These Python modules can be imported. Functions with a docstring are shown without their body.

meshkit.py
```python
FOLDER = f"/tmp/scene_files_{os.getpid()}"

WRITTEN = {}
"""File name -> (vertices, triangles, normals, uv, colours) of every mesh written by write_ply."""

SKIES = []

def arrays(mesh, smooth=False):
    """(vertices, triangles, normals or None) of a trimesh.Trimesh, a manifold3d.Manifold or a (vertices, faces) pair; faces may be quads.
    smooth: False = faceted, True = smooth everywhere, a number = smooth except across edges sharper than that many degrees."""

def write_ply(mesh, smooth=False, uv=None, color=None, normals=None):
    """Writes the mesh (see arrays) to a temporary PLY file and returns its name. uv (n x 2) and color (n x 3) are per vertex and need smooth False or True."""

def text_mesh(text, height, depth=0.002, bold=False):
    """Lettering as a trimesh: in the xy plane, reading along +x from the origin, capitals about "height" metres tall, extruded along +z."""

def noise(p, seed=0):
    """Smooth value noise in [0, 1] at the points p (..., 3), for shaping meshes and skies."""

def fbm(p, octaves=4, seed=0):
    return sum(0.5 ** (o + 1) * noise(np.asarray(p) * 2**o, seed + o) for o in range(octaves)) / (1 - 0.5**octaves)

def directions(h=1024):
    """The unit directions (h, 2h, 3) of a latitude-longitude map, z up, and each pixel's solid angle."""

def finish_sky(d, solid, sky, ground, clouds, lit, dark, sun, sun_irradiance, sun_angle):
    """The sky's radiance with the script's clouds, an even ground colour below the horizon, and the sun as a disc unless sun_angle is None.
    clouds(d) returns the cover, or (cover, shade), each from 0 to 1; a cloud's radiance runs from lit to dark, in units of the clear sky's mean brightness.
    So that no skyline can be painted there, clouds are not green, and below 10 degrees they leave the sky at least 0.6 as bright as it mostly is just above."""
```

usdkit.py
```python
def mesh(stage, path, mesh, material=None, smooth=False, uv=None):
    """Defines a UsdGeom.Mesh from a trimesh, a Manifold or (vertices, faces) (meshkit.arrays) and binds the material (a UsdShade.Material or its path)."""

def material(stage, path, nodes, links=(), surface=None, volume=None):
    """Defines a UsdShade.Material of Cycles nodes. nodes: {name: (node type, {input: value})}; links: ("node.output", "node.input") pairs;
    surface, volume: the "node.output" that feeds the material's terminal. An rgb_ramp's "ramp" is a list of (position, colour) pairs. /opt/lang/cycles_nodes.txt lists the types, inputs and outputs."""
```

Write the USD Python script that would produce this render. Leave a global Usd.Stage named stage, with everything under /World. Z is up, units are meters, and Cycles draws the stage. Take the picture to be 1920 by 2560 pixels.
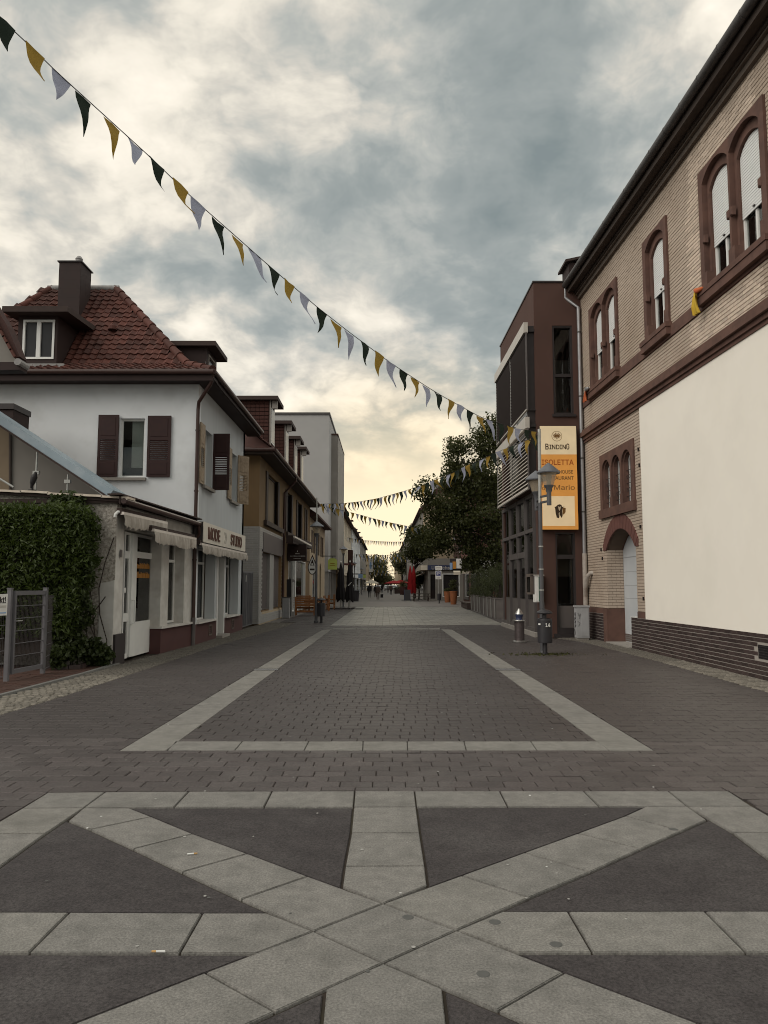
import math, random
import numpy as np, trimesh, usdkit, meshkit
import manifold3d as mf
from shapely.geometry import Polygon, Point, LineString, box as sbox
from shapely.ops import unary_union
from shapely.prepared import prep
from shapely import affinity
from pxr import Usd, UsdGeom, UsdLux, UsdShade, Gf, Sdf, Vt

stage = Usd.Stage.CreateInMemory()
UsdGeom.SetStageUpAxis(stage, "Z"); UsdGeom.SetStageMetersPerUnit(stage, 1.0)
UsdGeom.Xform.Define(stage, "/World"); UsdGeom.Scope.Define(stage, "/World/Looks")
R = random.Random(11); NR = np.random.default_rng(5)

# ------------------------------------------------------------------ camera, sky, sun, exposure
H = 1.65; PITCH = math.atan(181 / 1923.0); FPX = 1923.0
cam = UsdGeom.Camera.Define(stage, "/World/camera")
cam.CreateHorizontalApertureAttr(24.0); cam.CreateVerticalApertureAttr(32.0)
cam.CreateFocalLengthAttr(24.0 * FPX / 1920.0); cam.CreateClippingRangeAttr(Gf.Vec2f(0.05, 20000))
cam.AddTranslateOp().Set(Gf.Vec3d(0, 0, H)); cam.AddRotateXOp().Set(90 + math.degrees(PITCH))
cam.CreateExposureAttr(0.27)
SUN_AZ, SUN_EL = math.radians(-125.0), math.radians(36.0)
sun = UsdLux.DistantLight.Define(stage, "/World/sun")
sun.CreateIntensityAttr(0.4); sun.CreateAngleAttr(50.0); sun.CreateNormalizeAttr(True)
sun.CreateColorAttr(Gf.Vec3f(1.0, 0.93, 0.84))
sun.AddRotateZOp().Set(-math.degrees(SUN_AZ)); sun.AddRotateXOp().Set(-(90 - math.degrees(SUN_EL)))
SKY_STRENGTH = 0.1

def ray(u, v):
    x = (u - 960) / FPX; y = -(v - 1280) / FPX
    return np.array([x, math.cos(PITCH) - y * math.sin(PITCH), math.sin(PITCH) + y * math.cos(PITCH)])
EYE = np.array([0, 0, H])
def G(u, v, z=0.0):
    d = ray(u, v); return EYE + d * (z - H) / d[2]
def AY(u, v, Y):
    d = ray(u, v); return EYE + d * Y / d[1]
def AP(u, v, x0, s=0.0):          # on the vertical plane X = x0 + s * Y
    d = ray(u, v); return EYE + d * x0 / (d[0] - s * d[1])

def sky():
    N, L = {}, []
    def n(name, kind, **kw): N[name] = (kind, kw); return name
    def l(a, b): L.append((a, b))
    n("tc", "texture_coordinate"); n("sep", "separate_xyz"); l("tc.generated", "sep.vector")
    n("zc", "math", math_type="maximum", value2=0.0); l("sep.z", "zc.value1")
    n("zo", "math", math_type="add", value2=QZ); l("zc.value", "zo.value1")
    n("qx", "math", math_type="divide"); l("sep.x", "qx.value1"); l("zo.value", "qx.value2")
    n("qy", "math", math_type="divide"); l("sep.y", "qy.value1"); l("zo.value", "qy.value2")
    n("q", "combine_xyz"); l("qx.value", "q.x"); l("qy.value", "q.y")
    # billows: large masses, then ragged detail, domain-warped
    n("warp", "noise_texture", scale=3.2, detail=3.0, roughness=0.6); l("q.vector", "warp.vector")
    n("wv", "vector_math", math_type="multiply_add", vector2=(0.16, 0.16, 0.0)); l("warp.color", "wv.vector1"); l("q.vector", "wv.vector3")
    n("nb", "noise_texture", scale=2.6, detail=2.0, roughness=0.5); l("wv.vector", "nb.vector")
    n("nm", "noise_texture", scale=6.0, detail=6.0, roughness=0.60); l("wv.vector", "nm.vector")
    n("a", "math", math_type="multiply_add", value2=0.55, value3=-0.05); l("nb.fac", "a.value1")
    n("b", "math", math_type="multiply_add", value2=0.80); l("nm.fac", "b.value1"); l("a.value", "b.value3")
    # cauliflower edges: rounded cells, warped by finer noise
    n("w2", "noise_texture", scale=9.0, detail=4.0, roughness=0.6); l("q.vector", "w2.vector")
    n("v2", "vector_math", math_type="multiply_add", vector2=(0.16, 0.16, 0.0)); l("w2.color", "v2.vector1"); l("wv.vector", "v2.vector3")
    n("vo", "voronoi_texture", feature="f1", scale=7.0, detail=1.0, roughness=0.5); l("v2.vector", "vo.vector")
    n("vb", "math", math_type="multiply_add", value2=-0.28, value3=0.165); l("vo.distance", "vb.value1")
    n("bb", "math", math_type="add"); l("b.value", "bb.value1"); l("vb.value", "bb.value2")
    last = "bb.value"
    # broad cloud banks and thin spots, as (pixel seen, radius, amount)
    for i, (u, v, r, amt) in enumerate(SKY_MASSES):
        d = ray(u, v); d = d / np.linalg.norm(d); q = d[:2] / (max(d[2], 0) + QZ)
        n(f"d{i}", "vector_math", math_type="distance", vector2=(q[0], q[1], 0.0)); l("wv2.vector", f"d{i}.vector1")
        n(f"m{i}", "map_range", range_type="smoothstep", from_min=0.0, from_max=r, to_min=amt, to_max=0.0, clamp=True); l(f"d{i}.value", f"m{i}.value")
        n(f"s{i}", "math", math_type="add"); l(last, f"s{i}.value1"); l(f"m{i}.result", f"s{i}.value2"); last = f"s{i}.value"
    n("wv2", "vector_math", math_type="add", vector2=(-0.08, -0.08, 0.0)); l("wv.vector", "wv2.vector1")
    n("ramp", "rgb_ramp", ramp=[(p, tuple(c / SKY_STRENGTH for c in col)) for p, col in SKY_RAMP]); l(last, "ramp.fac")
    # warm, thin light towards the hidden sun
    g = ray(1010, 1330); g = g / np.linalg.norm(g)
    n("dot", "vector_math", math_type="dot_product", vector2=tuple(g)); l("tc.generated", "dot.vector1")
    n("gl", "map_range", range_type="smoothstep", from_min=0.965, from_max=0.999, to_min=0.0, to_max=1.0, clamp=True); l("dot.value", "gl.value")
    n("gm", "mix", mix_type="multiply", color2=(1.12, 1.02, 0.84)); l("gl.result", "gm.fac"); l("ramp.color", "gm.color1")
    n("hz", "map_range", range_type="smoothstep", from_min=0.09, from_max=0.24, to_min=1.0, to_max=0.0, clamp=True); l("zc.value", "hz.value")
    n("hg", "math", math_type="multiply"); l("hz.result", "hg.value1"); l("gl.result", "hg.value2")
    n("hm", "mix", mix_type="mix", color2=tuple(c / SKY_STRENGTH for c in (0.99, 0.82, 0.55))); l("hg.value", "hm.fac"); l("gm.color", "hm.color1")
    # an overcast dome grows brighter from the horizon up to the zenith
    n("zen", "map_range", range_type="linear", from_min=0.62, from_max=1.0, to_min=1.0, to_max=ZENITH, clamp=True); l("sep.z", "zen.value")
    n("zm", "vector_math", math_type="scale"); l("hm.color", "zm.vector1"); l("zen.result", "zm.scale")
    n("sky", "sky_texture", sky_type="single_scattering", sun_disc=False, sun_elevation=SUN_EL, sun_rotation=SUN_AZ)
    n("mix", "mix", mix_type="mix", fac=0.93); l("sky.color", "mix.color1"); l("zm.vector", "mix.color2")
    n("bg", "background_shader", strength=SKY_STRENGTH); l("mix.color", "bg.color")
    m = usdkit.material(stage, "/World/Looks/sky", N, L, surface="bg.background")
    dome = UsdLux.DomeLight.Define(stage, "/World/sky"); dome.CreateIntensityAttr(1.0)
    UsdShade.MaterialBindingAPI.Apply(dome.GetPrim()).Bind(m)
    dome.GetPrim().SetCustomDataByKey("kind", "structure")
QZ = 0.42
ZENITH = 1.8
SKY_MASSES = [(640, 260, 0.34, 0.14), (800, 320, 0.16, 0.12), (230, 600, 0.30, 0.06), (980, 480, 0.26, -0.11), (1130, 130, 0.34, -0.10), (760, 500, 0.14, -0.08), (1400, 420, 0.42, -0.07),
              (120, 900, 0.30, 0.05), (420, 720, 0.18, -0.04), (900, 740, 0.18, 0.08), (560, 960, 0.30, 0.10), (1000, 1060, 0.32, 0.10), (880, 1240, 0.10, -0.12), (1790, 120, 0.26, 0.08), (200, 250, 0.3, 0.03)]
SKY_RAMP = [(0.22, (0.20, 0.235, 0.232)), (0.44, (0.305, 0.332, 0.318)), (0.56, (0.44, 0.448, 0.412)), (0.64, (0.59, 0.56, 0.49)), (0.74, (0.79, 0.735, 0.625)), (0.90, (0.97, 0.89, 0.76))]
sky()

# ------------------------------------------------------------------ helpers
M = {}
def P(name, nodes, links, surface): M[name] = usdkit.material(stage, f"/World/Looks/{name}", nodes, links, surface=surface)
def mat(name, c1, c2=None, scale=6.0, rough=0.85, bump=0.0, bscale=60.0, spec=0.3, metallic=0.0, fine=0.0, fscale=300.0, island=0.0, stain=None, sscale=0.6, samt=0.5, coat=0.0, streak=False):
    """principled surface whose colour wanders between c1 and c2; fine = speckle, island = tone step from piece to piece, stain = colour of large soft blotches."""
    c2 = c2 or tuple(x * 0.82 for x in c1)
    n = {"g": ("geometry", {}), "t": ("noise_texture", {"scale": scale, "detail": 6.0, "roughness": 0.6}),
         "r": ("map_range", {"from_min": 0.3, "from_max": 0.7, "to_min": 0.0, "to_max": 1.0, "clamp": True}),
         "m": ("mix", {"mix_type": "mix", "color1": c1, "color2": c2}), "p": ("principled_bsdf", {"roughness": rough, "specular_ior_level": spec, "metallic": metallic, "coat_weight": coat})}
    l = [("g.position", "t.vector"), ("t.fac", "r.value"), ("r.result", "m.fac")]
    last = "m.color"
    if streak:
        n["sm"] = ("mapping", {"scale": (1.0, 1.0, 0.09)}); l[0] = ("g.position", "sm.vector"); l.append(("sm.vector", "t.vector"))
    if stain:
        n["s"] = ("noise_texture", {"scale": sscale, "detail": 5.0, "roughness": 0.65}); n["sr"] = ("map_range", {"from_min": 0.48, "from_max": 0.72, "to_min": 0.0, "to_max": samt, "clamp": True})
        n["smx"] = ("mix", {"mix_type": "mix", "color2": stain}); l += [("g.position", "s.vector"), ("s.fac", "sr.value"), ("sr.result", "smx.fac"), (last, "smx.color1")]; last = "smx.color"
    if fine:
        n["f"] = ("noise_texture", {"scale": fscale, "detail": 2.0, "roughness": 0.7}); n["fr"] = ("map_range", {"from_min": 0.3, "from_max": 0.7, "to_min": 1 - fine, "to_max": 1 + fine, "clamp": True})
        n["fv"] = ("vector_math", {"math_type": "scale"}); l += [("g.position", "f.vector"), ("f.fac", "fr.value"), (last, "fv.vector1"), ("fr.result", "fv.scale")]; last = "fv.vector"
    if island:
        n["ir"] = ("map_range", {"from_min": 0.0, "from_max": 1.0, "to_min": 1 - island, "to_max": 1 + island}); n["iv"] = ("vector_math", {"math_type": "scale"})
        l += [("g.random_per_island", "ir.value"), (last, "iv.vector1"), ("ir.result", "iv.scale")]; last = "iv.vector"
    l.append((last, "p.base_color"))
    if bump:
        n["bt"] = ("noise_texture", {"scale": bscale, "detail": 4.0, "roughness": 0.6}); n["b"] = ("bump", {"strength": bump, "distance": 0.01})
        l += [("g.position", "bt.vector"), ("bt.fac", "b.height"), ("b.normal", "p.normal")]
    P(name, n, l, "p.BSDF")
def tones(name, c1, spread, **kw):      # four tone variants of one material for pieces that are prims of their own
    for i, k in enumerate((1 - spread, 1 - spread * .3, 1 + spread * .4, 1 + spread)):
        mat(f"{name}_{'abcd'[i]}", tuple(x * k for x in c1), **kw)
def tone(name): return f"{name}_{R.choice('abcd')}"

_used = {}
LOC = {"/World": np.zeros(3)}
def path(parent, name):
    k = _used.get((parent, name), 0); _used[(parent, name)] = k + 1
    return f"{parent}/{name}" + (f"_{k:03d}" if k else "")
def tagp(prim, label=None, cat=None, group=None, kind=None):
    for k, v in (("label", label), ("category", cat), ("group", group), ("kind", kind)):
        if v: prim.SetCustomDataByKey(k, v)
def thing(name, label, cat, loc=(0, 0, 0), group=None, kind=None, rot=0.0):
    p = path("/World", name); x = UsdGeom.Xform.Define(stage, p)
    x.AddTranslateOp().Set(Gf.Vec3d(*map(float, loc))); x.AddRotateZOp().Set(float(rot))
    LOC[p] = np.array(loc, float); tagp(x.GetPrim(), label, cat, group, kind); return p
def obj(name, mb, m, parent="/World", smooth=False, label=None, cat=None, group=None, kind=None):
    v, f = mb.arr() if isinstance(mb, MB) else meshkit.arrays(mb)[:2]
    p = path(parent, name)
    me = usdkit.mesh(stage, p, (v - LOC[parent], f), M[m], smooth)
    LOC[p] = LOC[parent]; tagp(me.GetPrim(), label, cat, group, kind); return p
def dup(src, loc, rot=0.0, label=None, group=None, name=None):
    name = name or src.split("/")[-1].rstrip("0123456789").rstrip("_")
    p = path("/World", name); x = UsdGeom.Xform.Define(stage, p); pr = x.GetPrim()
    was = stage.GetPrimAtPath(src).GetCustomData()
    pr.GetReferences().AddInternalReference(src)
    pr.GetAttribute("xformOp:translate").Set(Gf.Vec3d(*map(float, loc))); pr.GetAttribute("xformOp:rotateZ").Set(float(rot))
    pr.SetInstanceable(True); tagp(pr, label or was.get("label"), was.get("category"), group or was.get("group")); return p

UP = np.array([0, 0, 1.0])
class Fr:                                # a wall's frame: s along it (to the right as seen from outside), d outwards, z up
    def __init__(s, O, t):
        s.O = np.array([O[0], O[1], 0.0 if len(O) < 3 else O[2]]); t = np.array([t[0], t[1], 0.0]); s.t = t / np.linalg.norm(t); s.n = np.cross(s.t, UP)
    def pt(f, s, d, z): return f.O + f.t * s + f.n * d + UP * z
    def of(f, p): q = np.asarray(p) - f.O; return float(q @ f.t), float(q[2] + f.O[2] - f.O[2])
BOXF = np.array([[0, 2, 1], [1, 2, 3], [4, 5, 6], [5, 7, 6], [0, 1, 4], [1, 5, 4], [2, 6, 3], [3, 6, 7], [0, 4, 2], [2, 4, 6], [1, 3, 5], [3, 7, 5]])
class MB:
    def __init__(s): s.v, s.f, s.n = [], [], 0
    def add(s, v, f, flip=False):
        v = np.asarray(v, float); f = np.asarray(f, int)
        if f.shape[1] == 4: f = np.vstack([f[:, [0, 1, 2]], f[:, [0, 2, 3]]])
        if flip: f = f[:, ::-1]
        s.v.append(v); s.f.append(f + s.n); s.n += len(v); return s
    def arr(s): return np.vstack(s.v), np.vstack(s.f)
    def mesh(s, m): return s.add(m.vertices, m.faces)
    def hexa(s, c8, flip=False): return s.add(c8, BOXF, flip)   # corner index = x + 2 y + 4 z
    def box(s, x0, x1, y0, y1, z0, z1): return s.hexa([(x, y, z) for z in (z0, z1) for y in (y0, y1) for x in (x0, x1)])
    def fb(s, F, s0, s1, d0, d1, z0, z1): return s.hexa([F.pt(a, b, c) for c in (z0, z1) for b in (d0, d1) for a in (s0, s1)], True)
    def bevel(s, F, s0, s1, d0, d1, z0, z1, e=0.006):            # a box proud of a wall, its front edges chamfered
        a = [F.pt(x, d0, z) for z in (z0, z1) for x in (s0, s1)]; b = [F.pt(x, d1 - e, z) for z in (z0, z1) for x in (s0, s1)]
        c = [F.pt(x, d1, z) for z in (z0 + e, z1 - e) for x in (s0 + e, s1 - e)]
        q = [(8, 9, 11, 10)]
        for o in (0, 4): q += [(o, o + 1, o + 5, o + 4), (o + 1, o + 3, o + 7, o + 5), (o + 3, o + 2, o + 6, o + 7), (o + 2, o, o + 4, o + 6)]
        return s.add(a + b + c, q)
    def bar(s, a, b, w, h=None, up=UP):
        a, b = np.asarray(a, float), np.asarray(b, float); h = h or w; d = b - a; d = d / np.linalg.norm(d)
        x = np.cross(d, up if abs(d @ up) < .98 else np.array([0, 1.0, 0])); x = x / (np.linalg.norm(x) or 1); y = np.cross(x, d)
        return s.hexa([p + x * i * w / 2 + y * j * h / 2 for j in (-1, 1) for p in (a, b) for i in (-1, 1)])
    def tube(s, pts, r, n=8, cap=True):
        pts = [np.asarray(p, float) for p in pts]; rs = r if np.ndim(r) else [r] * len(pts); rings = []; x = None
        for i, p in enumerate(pts):
            d = pts[min(i + 1, len(pts) - 1)] - pts[max(i - 1, 0)]; d = d / (np.linalg.norm(d) or 1)
            if x is None: x = np.cross(d, UP if abs(d[2]) < .9 else np.array([1.0, 0, 0]))
            x = x - d * (x @ d); x = x / np.linalg.norm(x); y = np.cross(d, x)
            rings.append([p + rs[i] * (x * math.cos(a) + y * math.sin(a)) for a in np.linspace(0, 2 * math.pi, n, False)])
        v = [q for g in rings for q in g]; f = []
        for i in range(len(pts) - 1):
            for k in range(n): a, b = i * n + k, i * n + (k + 1) % n; f += [(a, b, b + n), (a, b + n, a + n)]
        if cap:
            v += [pts[0], pts[-1]]; o = len(v) - 2; e = (len(pts) - 1) * n
            f += [(o, (k + 1) % n, k) for k in range(n)] + [(o + 1, e + k, e + (k + 1) % n) for k in range(n)]
        return s.add(v, f)
    def lathe(s, c, prof, n=20, sx=1.0, sy=1.0):
        c = np.asarray(c, float); v, f = [], []; m = len(prof)
        for r, z in prof: v += [c + np.array([r * math.cos(a) * sx, r * math.sin(a) * sy, z]) for a in np.linspace(0, 2 * math.pi, n, False)]
        for i in range(m - 1):
            for k in range(n): a, b = i * n + k, i * n + (k + 1) % n; f += [(a, b, b + n), (a, b + n, a + n)]
        v += [c + UP * prof[0][1], c + UP * prof[-1][1]]; o = len(v) - 2
        f += [(o, (k + 1) % n, k) for k in range(n)] + [(o + 1, (m - 1) * n + k, (m - 1) * n + (k + 1) % n) for k in range(n)]
        return s.add(v, f)
    def quad(s, a, b, c, d): return s.add([a, b, c, d], [(0, 1, 2), (0, 2, 3)])
    def poly(s, F, pg, d0, d1):            # a polygon in (s, z) of a wall, from depth d0 to d1
        for g in getattr(pg, "geoms", [pg]):
            if g.is_empty or g.geom_type != "Polygon" or g.area < 1e-7: continue
            e = trimesh.creation.extrude_polygon(g, d1 - d0, engine="earcut"); v = e.vertices
            s.add([F.pt(a, d0 + c, b) for a, b, c in v], e.faces)
        return s
    def gpoly(s, pg, z0, z1):
        for g in getattr(pg, "geoms", [pg]):
            if g.is_empty or g.geom_type != "Polygon" or g.area < 1e-7: continue
            e = trimesh.creation.extrude_polygon(g, z1 - z0, engine="earcut"); s.add(e.vertices + [0, 0, z0], e.faces)
        return s
    def text(s, F, s0, z0, txt, h, d, depth=0.006, width=None, bold=True):
        e = meshkit.text_mesh(txt, h, depth, bold); v = np.array(e.vertices); w = v[:, 0].max() - v[:, 0].min(); v[:, 0] -= v[:, 0].min()
        if width: v[:, 0] *= width / w
        return s.add([F.pt(s0 + a, d + c, z0 + b) for a, b, c in v], e.faces)
def rect(a, b, c, d): return sbox(a, c, b, d)         # s0, s1, z0, z1
def arch(s0, s1, z0, zs, rise=None, n=14):            # an opening with an arched head, springing at zs
    r = (s1 - s0) / 2; c = (s0 + s1) / 2; rise = rise or r
    return Polygon([(s0, z0), (s1, z0)] + [(c + r * math.cos(a), zs + rise * math.sin(a)) for a in np.linspace(0, math.pi, n)])
def hull(pts): return mf.Manifold.batch_hull([mf.Manifold.sphere(r, 10).translate(tuple(map(float, p))) for p, r in pts])

# ------------------------------------------------------------------ materials
mat("slab", (0.222, 0.212, 0.196), (0.160, 0.153, 0.142), scale=11, rough=0.82, fine=0.32, fscale=85, bump=0.4, bscale=95, stain=(0.115, 0.111, 0.102), sscale=2.6, samt=0.75)
mat("slab_warm", (0.227, 0.217, 0.199), (0.167, 0.160, 0.147), scale=11, rough=0.82, fine=0.32, fscale=85, bump=0.4, bscale=95, stain=(0.120, 0.115, 0.103), sscale=2.6, samt=0.75)
mat("slab_dark", (0.208, 0.199, 0.185), (0.153, 0.147, 0.136), scale=11, rough=0.82, fine=0.32, fscale=85, bump=0.4, bscale=95, stain=(0.108, 0.105, 0.097), sscale=2.6, samt=0.75)
mat("asphalt", (0.056, 0.049, 0.049), (0.039, 0.034, 0.0345), scale=5, rough=0.85, fine=0.5, fscale=80, bump=0.55, bscale=90, stain=(0.086, 0.079, 0.077), sscale=1.1, samt=0.7)
mat("joint", (0.05, 0.038, 0.03), (0.032, 0.025, 0.02), scale=9, rough=0.95, stain=(0.05, 0.055, 0.02), sscale=1.2, samt=0.4)
tones("paver", (0.078, 0.066, 0.064), 0.13, scale=6, rough=0.52, fine=0.38, fscale=60, bump=0.5, bscale=60, stain=(0.108, 0.098, 0.093), sscale=1.2, samt=0.6)
mat("paver_field", (0.078, 0.066, 0.064), (0.064, 0.055, 0.053), scale=2.5, rough=0.50, fine=0.34, fscale=50, bump=0.4, bscale=60, island=0.2, stain=(0.105, 0.094, 0.09), sscale=0.5, samt=0.5)
tones("crossing", (0.21, 0.2, 0.18), 0.10, scale=3, rough=0.45, fine=0.12, fscale=90)
mat("crossing_field", (0.21, 0.20, 0.18), (0.175, 0.168, 0.15), scale=0.8, rough=0.45, island=0.12)
tones("cobble", (0.175, 0.158, 0.133), 0.2, scale=8, rough=0.85, fine=0.25, fscale=120)
mat("cobble_field", (0.175, 0.158, 0.133), (0.13, 0.117, 0.10), scale=3, rough=0.85, island=0.25, fine=0.2, fscale=100)
mat("redbrick_path", (0.11, 0.055, 0.042), (0.075, 0.045, 0.036), scale=4, rough=0.9, island=0.25, fine=0.2, fscale=100)
mat("ground", (0.09, 0.083, 0.075), scale=0.3, rough=0.95)
mat("kerb", (0.17, 0.168, 0.16), scale=3, rough=0.9, fine=0.2, fscale=80)
tones("brick", (0.58, 0.475, 0.385), 0.12, scale=14, rough=0.75, fine=0.12, fscale=120)
mat("brick_field", (0.58, 0.475, 0.385), (0.50, 0.405, 0.325), scale=1.2, rough=0.75, island=0.2, fine=0.1, fscale=100, stain=(0.38, 0.285, 0.21), sscale=0.55, samt=0.5)
mat("mortar", (0.13, 0.093, 0.07), scale=3, rough=0.95)
tones("clinker", (0.050, 0.034, 0.032), 0.22, scale=10, rough=0.42, fine=0.15, fscale=120, spec=0.45)
mat("clinker_field", (0.050, 0.034, 0.032), (0.036, 0.026, 0.026), scale=2, rough=0.45, island=0.25, spec=0.45)
mat("mortar_pale", (0.34, 0.31, 0.28), scale=3, rough=0.95)
mat("sandstone", (0.138, 0.075, 0.058), (0.098, 0.054, 0.043), scale=3, rough=0.85, fine=0.12, fscale=140, bump=0.2, bscale=60, stain=(0.07, 0.04, 0.034), sscale=1.5, samt=0.6)
mat("sandstone_red", (0.15, 0.066, 0.055), (0.11, 0.05, 0.043), scale=4, rough=0.85, fine=0.15, fscale=120)
mat("stucco_white", (0.86, 0.815, 0.735), (0.82, 0.775, 0.695), scale=0.7, rough=0.9, bump=0.3, bscale=150, stain=(0.75, 0.71, 0.635), sscale=0.6, samt=0.5)
mat("wood_eave", (0.06, 0.043, 0.034), (0.042, 0.031, 0.026), scale=3, rough=0.7)
mat("wood_eave_pale", (0.15, 0.12, 0.098), (0.11, 0.088, 0.074), scale=3, rough=0.8)
mat("gutter_zinc", (0.085, 0.078, 0.076), (0.06, 0.055, 0.053), scale=5, rough=0.5, metallic=0.3)
mat("pipe_zinc", (0.34, 0.34, 0.345), (0.26, 0.26, 0.27), scale=4, rough=0.45, metallic=0.5)
mat("pipe_cast", (0.42, 0.38, 0.34), (0.32, 0.28, 0.25), scale=6, rough=0.7, stain=(0.2, 0.12, 0.08), sscale=5, samt=0.5)
mat("door_grey", (0.50, 0.52, 0.54), (0.45, 0.47, 0.49), scale=2, rough=0.5)
mat("steel", (0.55, 0.54, 0.52), (0.45, 0.44, 0.42), scale=5, rough=0.3, metallic=0.9)
mat("white_frame", (0.72, 0.72, 0.70), (0.66, 0.66, 0.64), scale=3, rough=0.45)
mat("rollo_white", (0.74, 0.75, 0.74), (0.68, 0.69, 0.68), scale=3, rough=0.5)
mat("curtain", (0.62, 0.60, 0.55), (0.5, 0.48, 0.44), scale=5, rough=0.9)
mat("brown_render", (0.085, 0.046, 0.037), (0.072, 0.039, 0.031), scale=0.8, rough=0.9, bump=0.2, bscale=150, fine=0.08, fscale=150)
mat("dark_metal", (0.045, 0.038, 0.038), (0.036, 0.031, 0.031), scale=4, rough=0.4, metallic=0.2)
mat("grey_metal", (0.13, 0.115, 0.112), (0.10, 0.09, 0.088), scale=3, rough=0.45, metallic=0.2)
mat("blind_dark", (0.028, 0.019, 0.018), scale=4, rough=0.6)
mat("blind_light", (0.66, 0.60, 0.53), scale=4, rough=0.35)
mat("fascia_light", (0.46, 0.43, 0.385), (0.41, 0.38, 0.34), scale=2, rough=0.4)
mat("frosted", (0.12, 0.105, 0.10), (0.10, 0.09, 0.085), scale=1, rough=0.35)
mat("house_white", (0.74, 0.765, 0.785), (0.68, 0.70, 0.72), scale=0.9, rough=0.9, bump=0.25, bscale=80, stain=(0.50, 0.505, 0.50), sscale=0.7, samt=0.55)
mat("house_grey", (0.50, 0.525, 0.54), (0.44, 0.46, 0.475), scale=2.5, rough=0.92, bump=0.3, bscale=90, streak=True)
mat("rough_plaster", (0.60, 0.56, 0.50), (0.13, 0.11, 0.09), scale=16, rough=0.95, bump=0.9, bscale=40, fine=0.25, fscale=60, stain=(0.20, 0.17, 0.14), sscale=2.2, samt=0.7)
mat("plaster_pale", (0.64, 0.625, 0.59), (0.46, 0.44, 0.41), scale=2.5, rough=0.92, bump=0.3, bscale=60, stain=(0.34, 0.29, 0.24), sscale=1.4, samt=0.45)
mat("plinth_red", (0.082, 0.036, 0.034), (0.066, 0.03, 0.029), scale=2, rough=0.7, bump=0.3, bscale=60)
mat("shutter_brown", (0.034, 0.012, 0.011), (0.026, 0.0095, 0.009), scale=6, rough=0.55)
mat("shutter_tan", (0.36, 0.29, 0.21), (0.22, 0.16, 0.11), scale=9, rough=0.7)
tones("tile", (0.084, 0.027, 0.019), 0.3, scale=7, rough=0.75, stain=(0.06, 0.028, 0.022), sscale=2.0, samt=0.6)
mat("tile_field", (0.084, 0.027, 0.019), (0.058, 0.022, 0.016), scale=2.5, rough=0.75, island=0.28, stain=(0.06, 0.028, 0.022), sscale=1.3, samt=0.6)
mat("tile_dark", (0.075, 0.032, 0.026), (0.055, 0.026, 0.022), scale=4, rough=0.8, island=0.2)
mat("roof_dark", (0.05, 0.034, 0.03), scale=4, rough=0.85)
mat("eternit", (0.028, 0.0145, 0.013), (0.022, 0.012, 0.011), scale=3, rough=0.7)
mat("lead", (0.28, 0.27, 0.265), (0.2, 0.195, 0.19), scale=8, rough=0.6)
mat("brown_pipe", (0.05, 0.026, 0.022), scale=4, rough=0.4)
mat("awning_cloth", (0.44, 0.40, 0.355), (0.30, 0.27, 0.235), scale=9, rough=0.9, stain=(0.2, 0.17, 0.14), sscale=3, samt=0.6, streak=True)
mat("awning_bar", (0.66, 0.60, 0.55), (0.55, 0.5, 0.45), scale=6, rough=0.5)
mat("sign_cream", (0.66, 0.615, 0.54), (0.58, 0.535, 0.465), scale=2, rough=0.5, streak=True)
mat("lettering_brown", (0.11, 0.05, 0.035), scale=8, rough=0.6)
mat("lettering_grey", (0.42, 0.39, 0.35), scale=8, rough=0.6)
mat("black_paint", (0.018, 0.016, 0.017), scale=8, rough=0.5)
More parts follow.
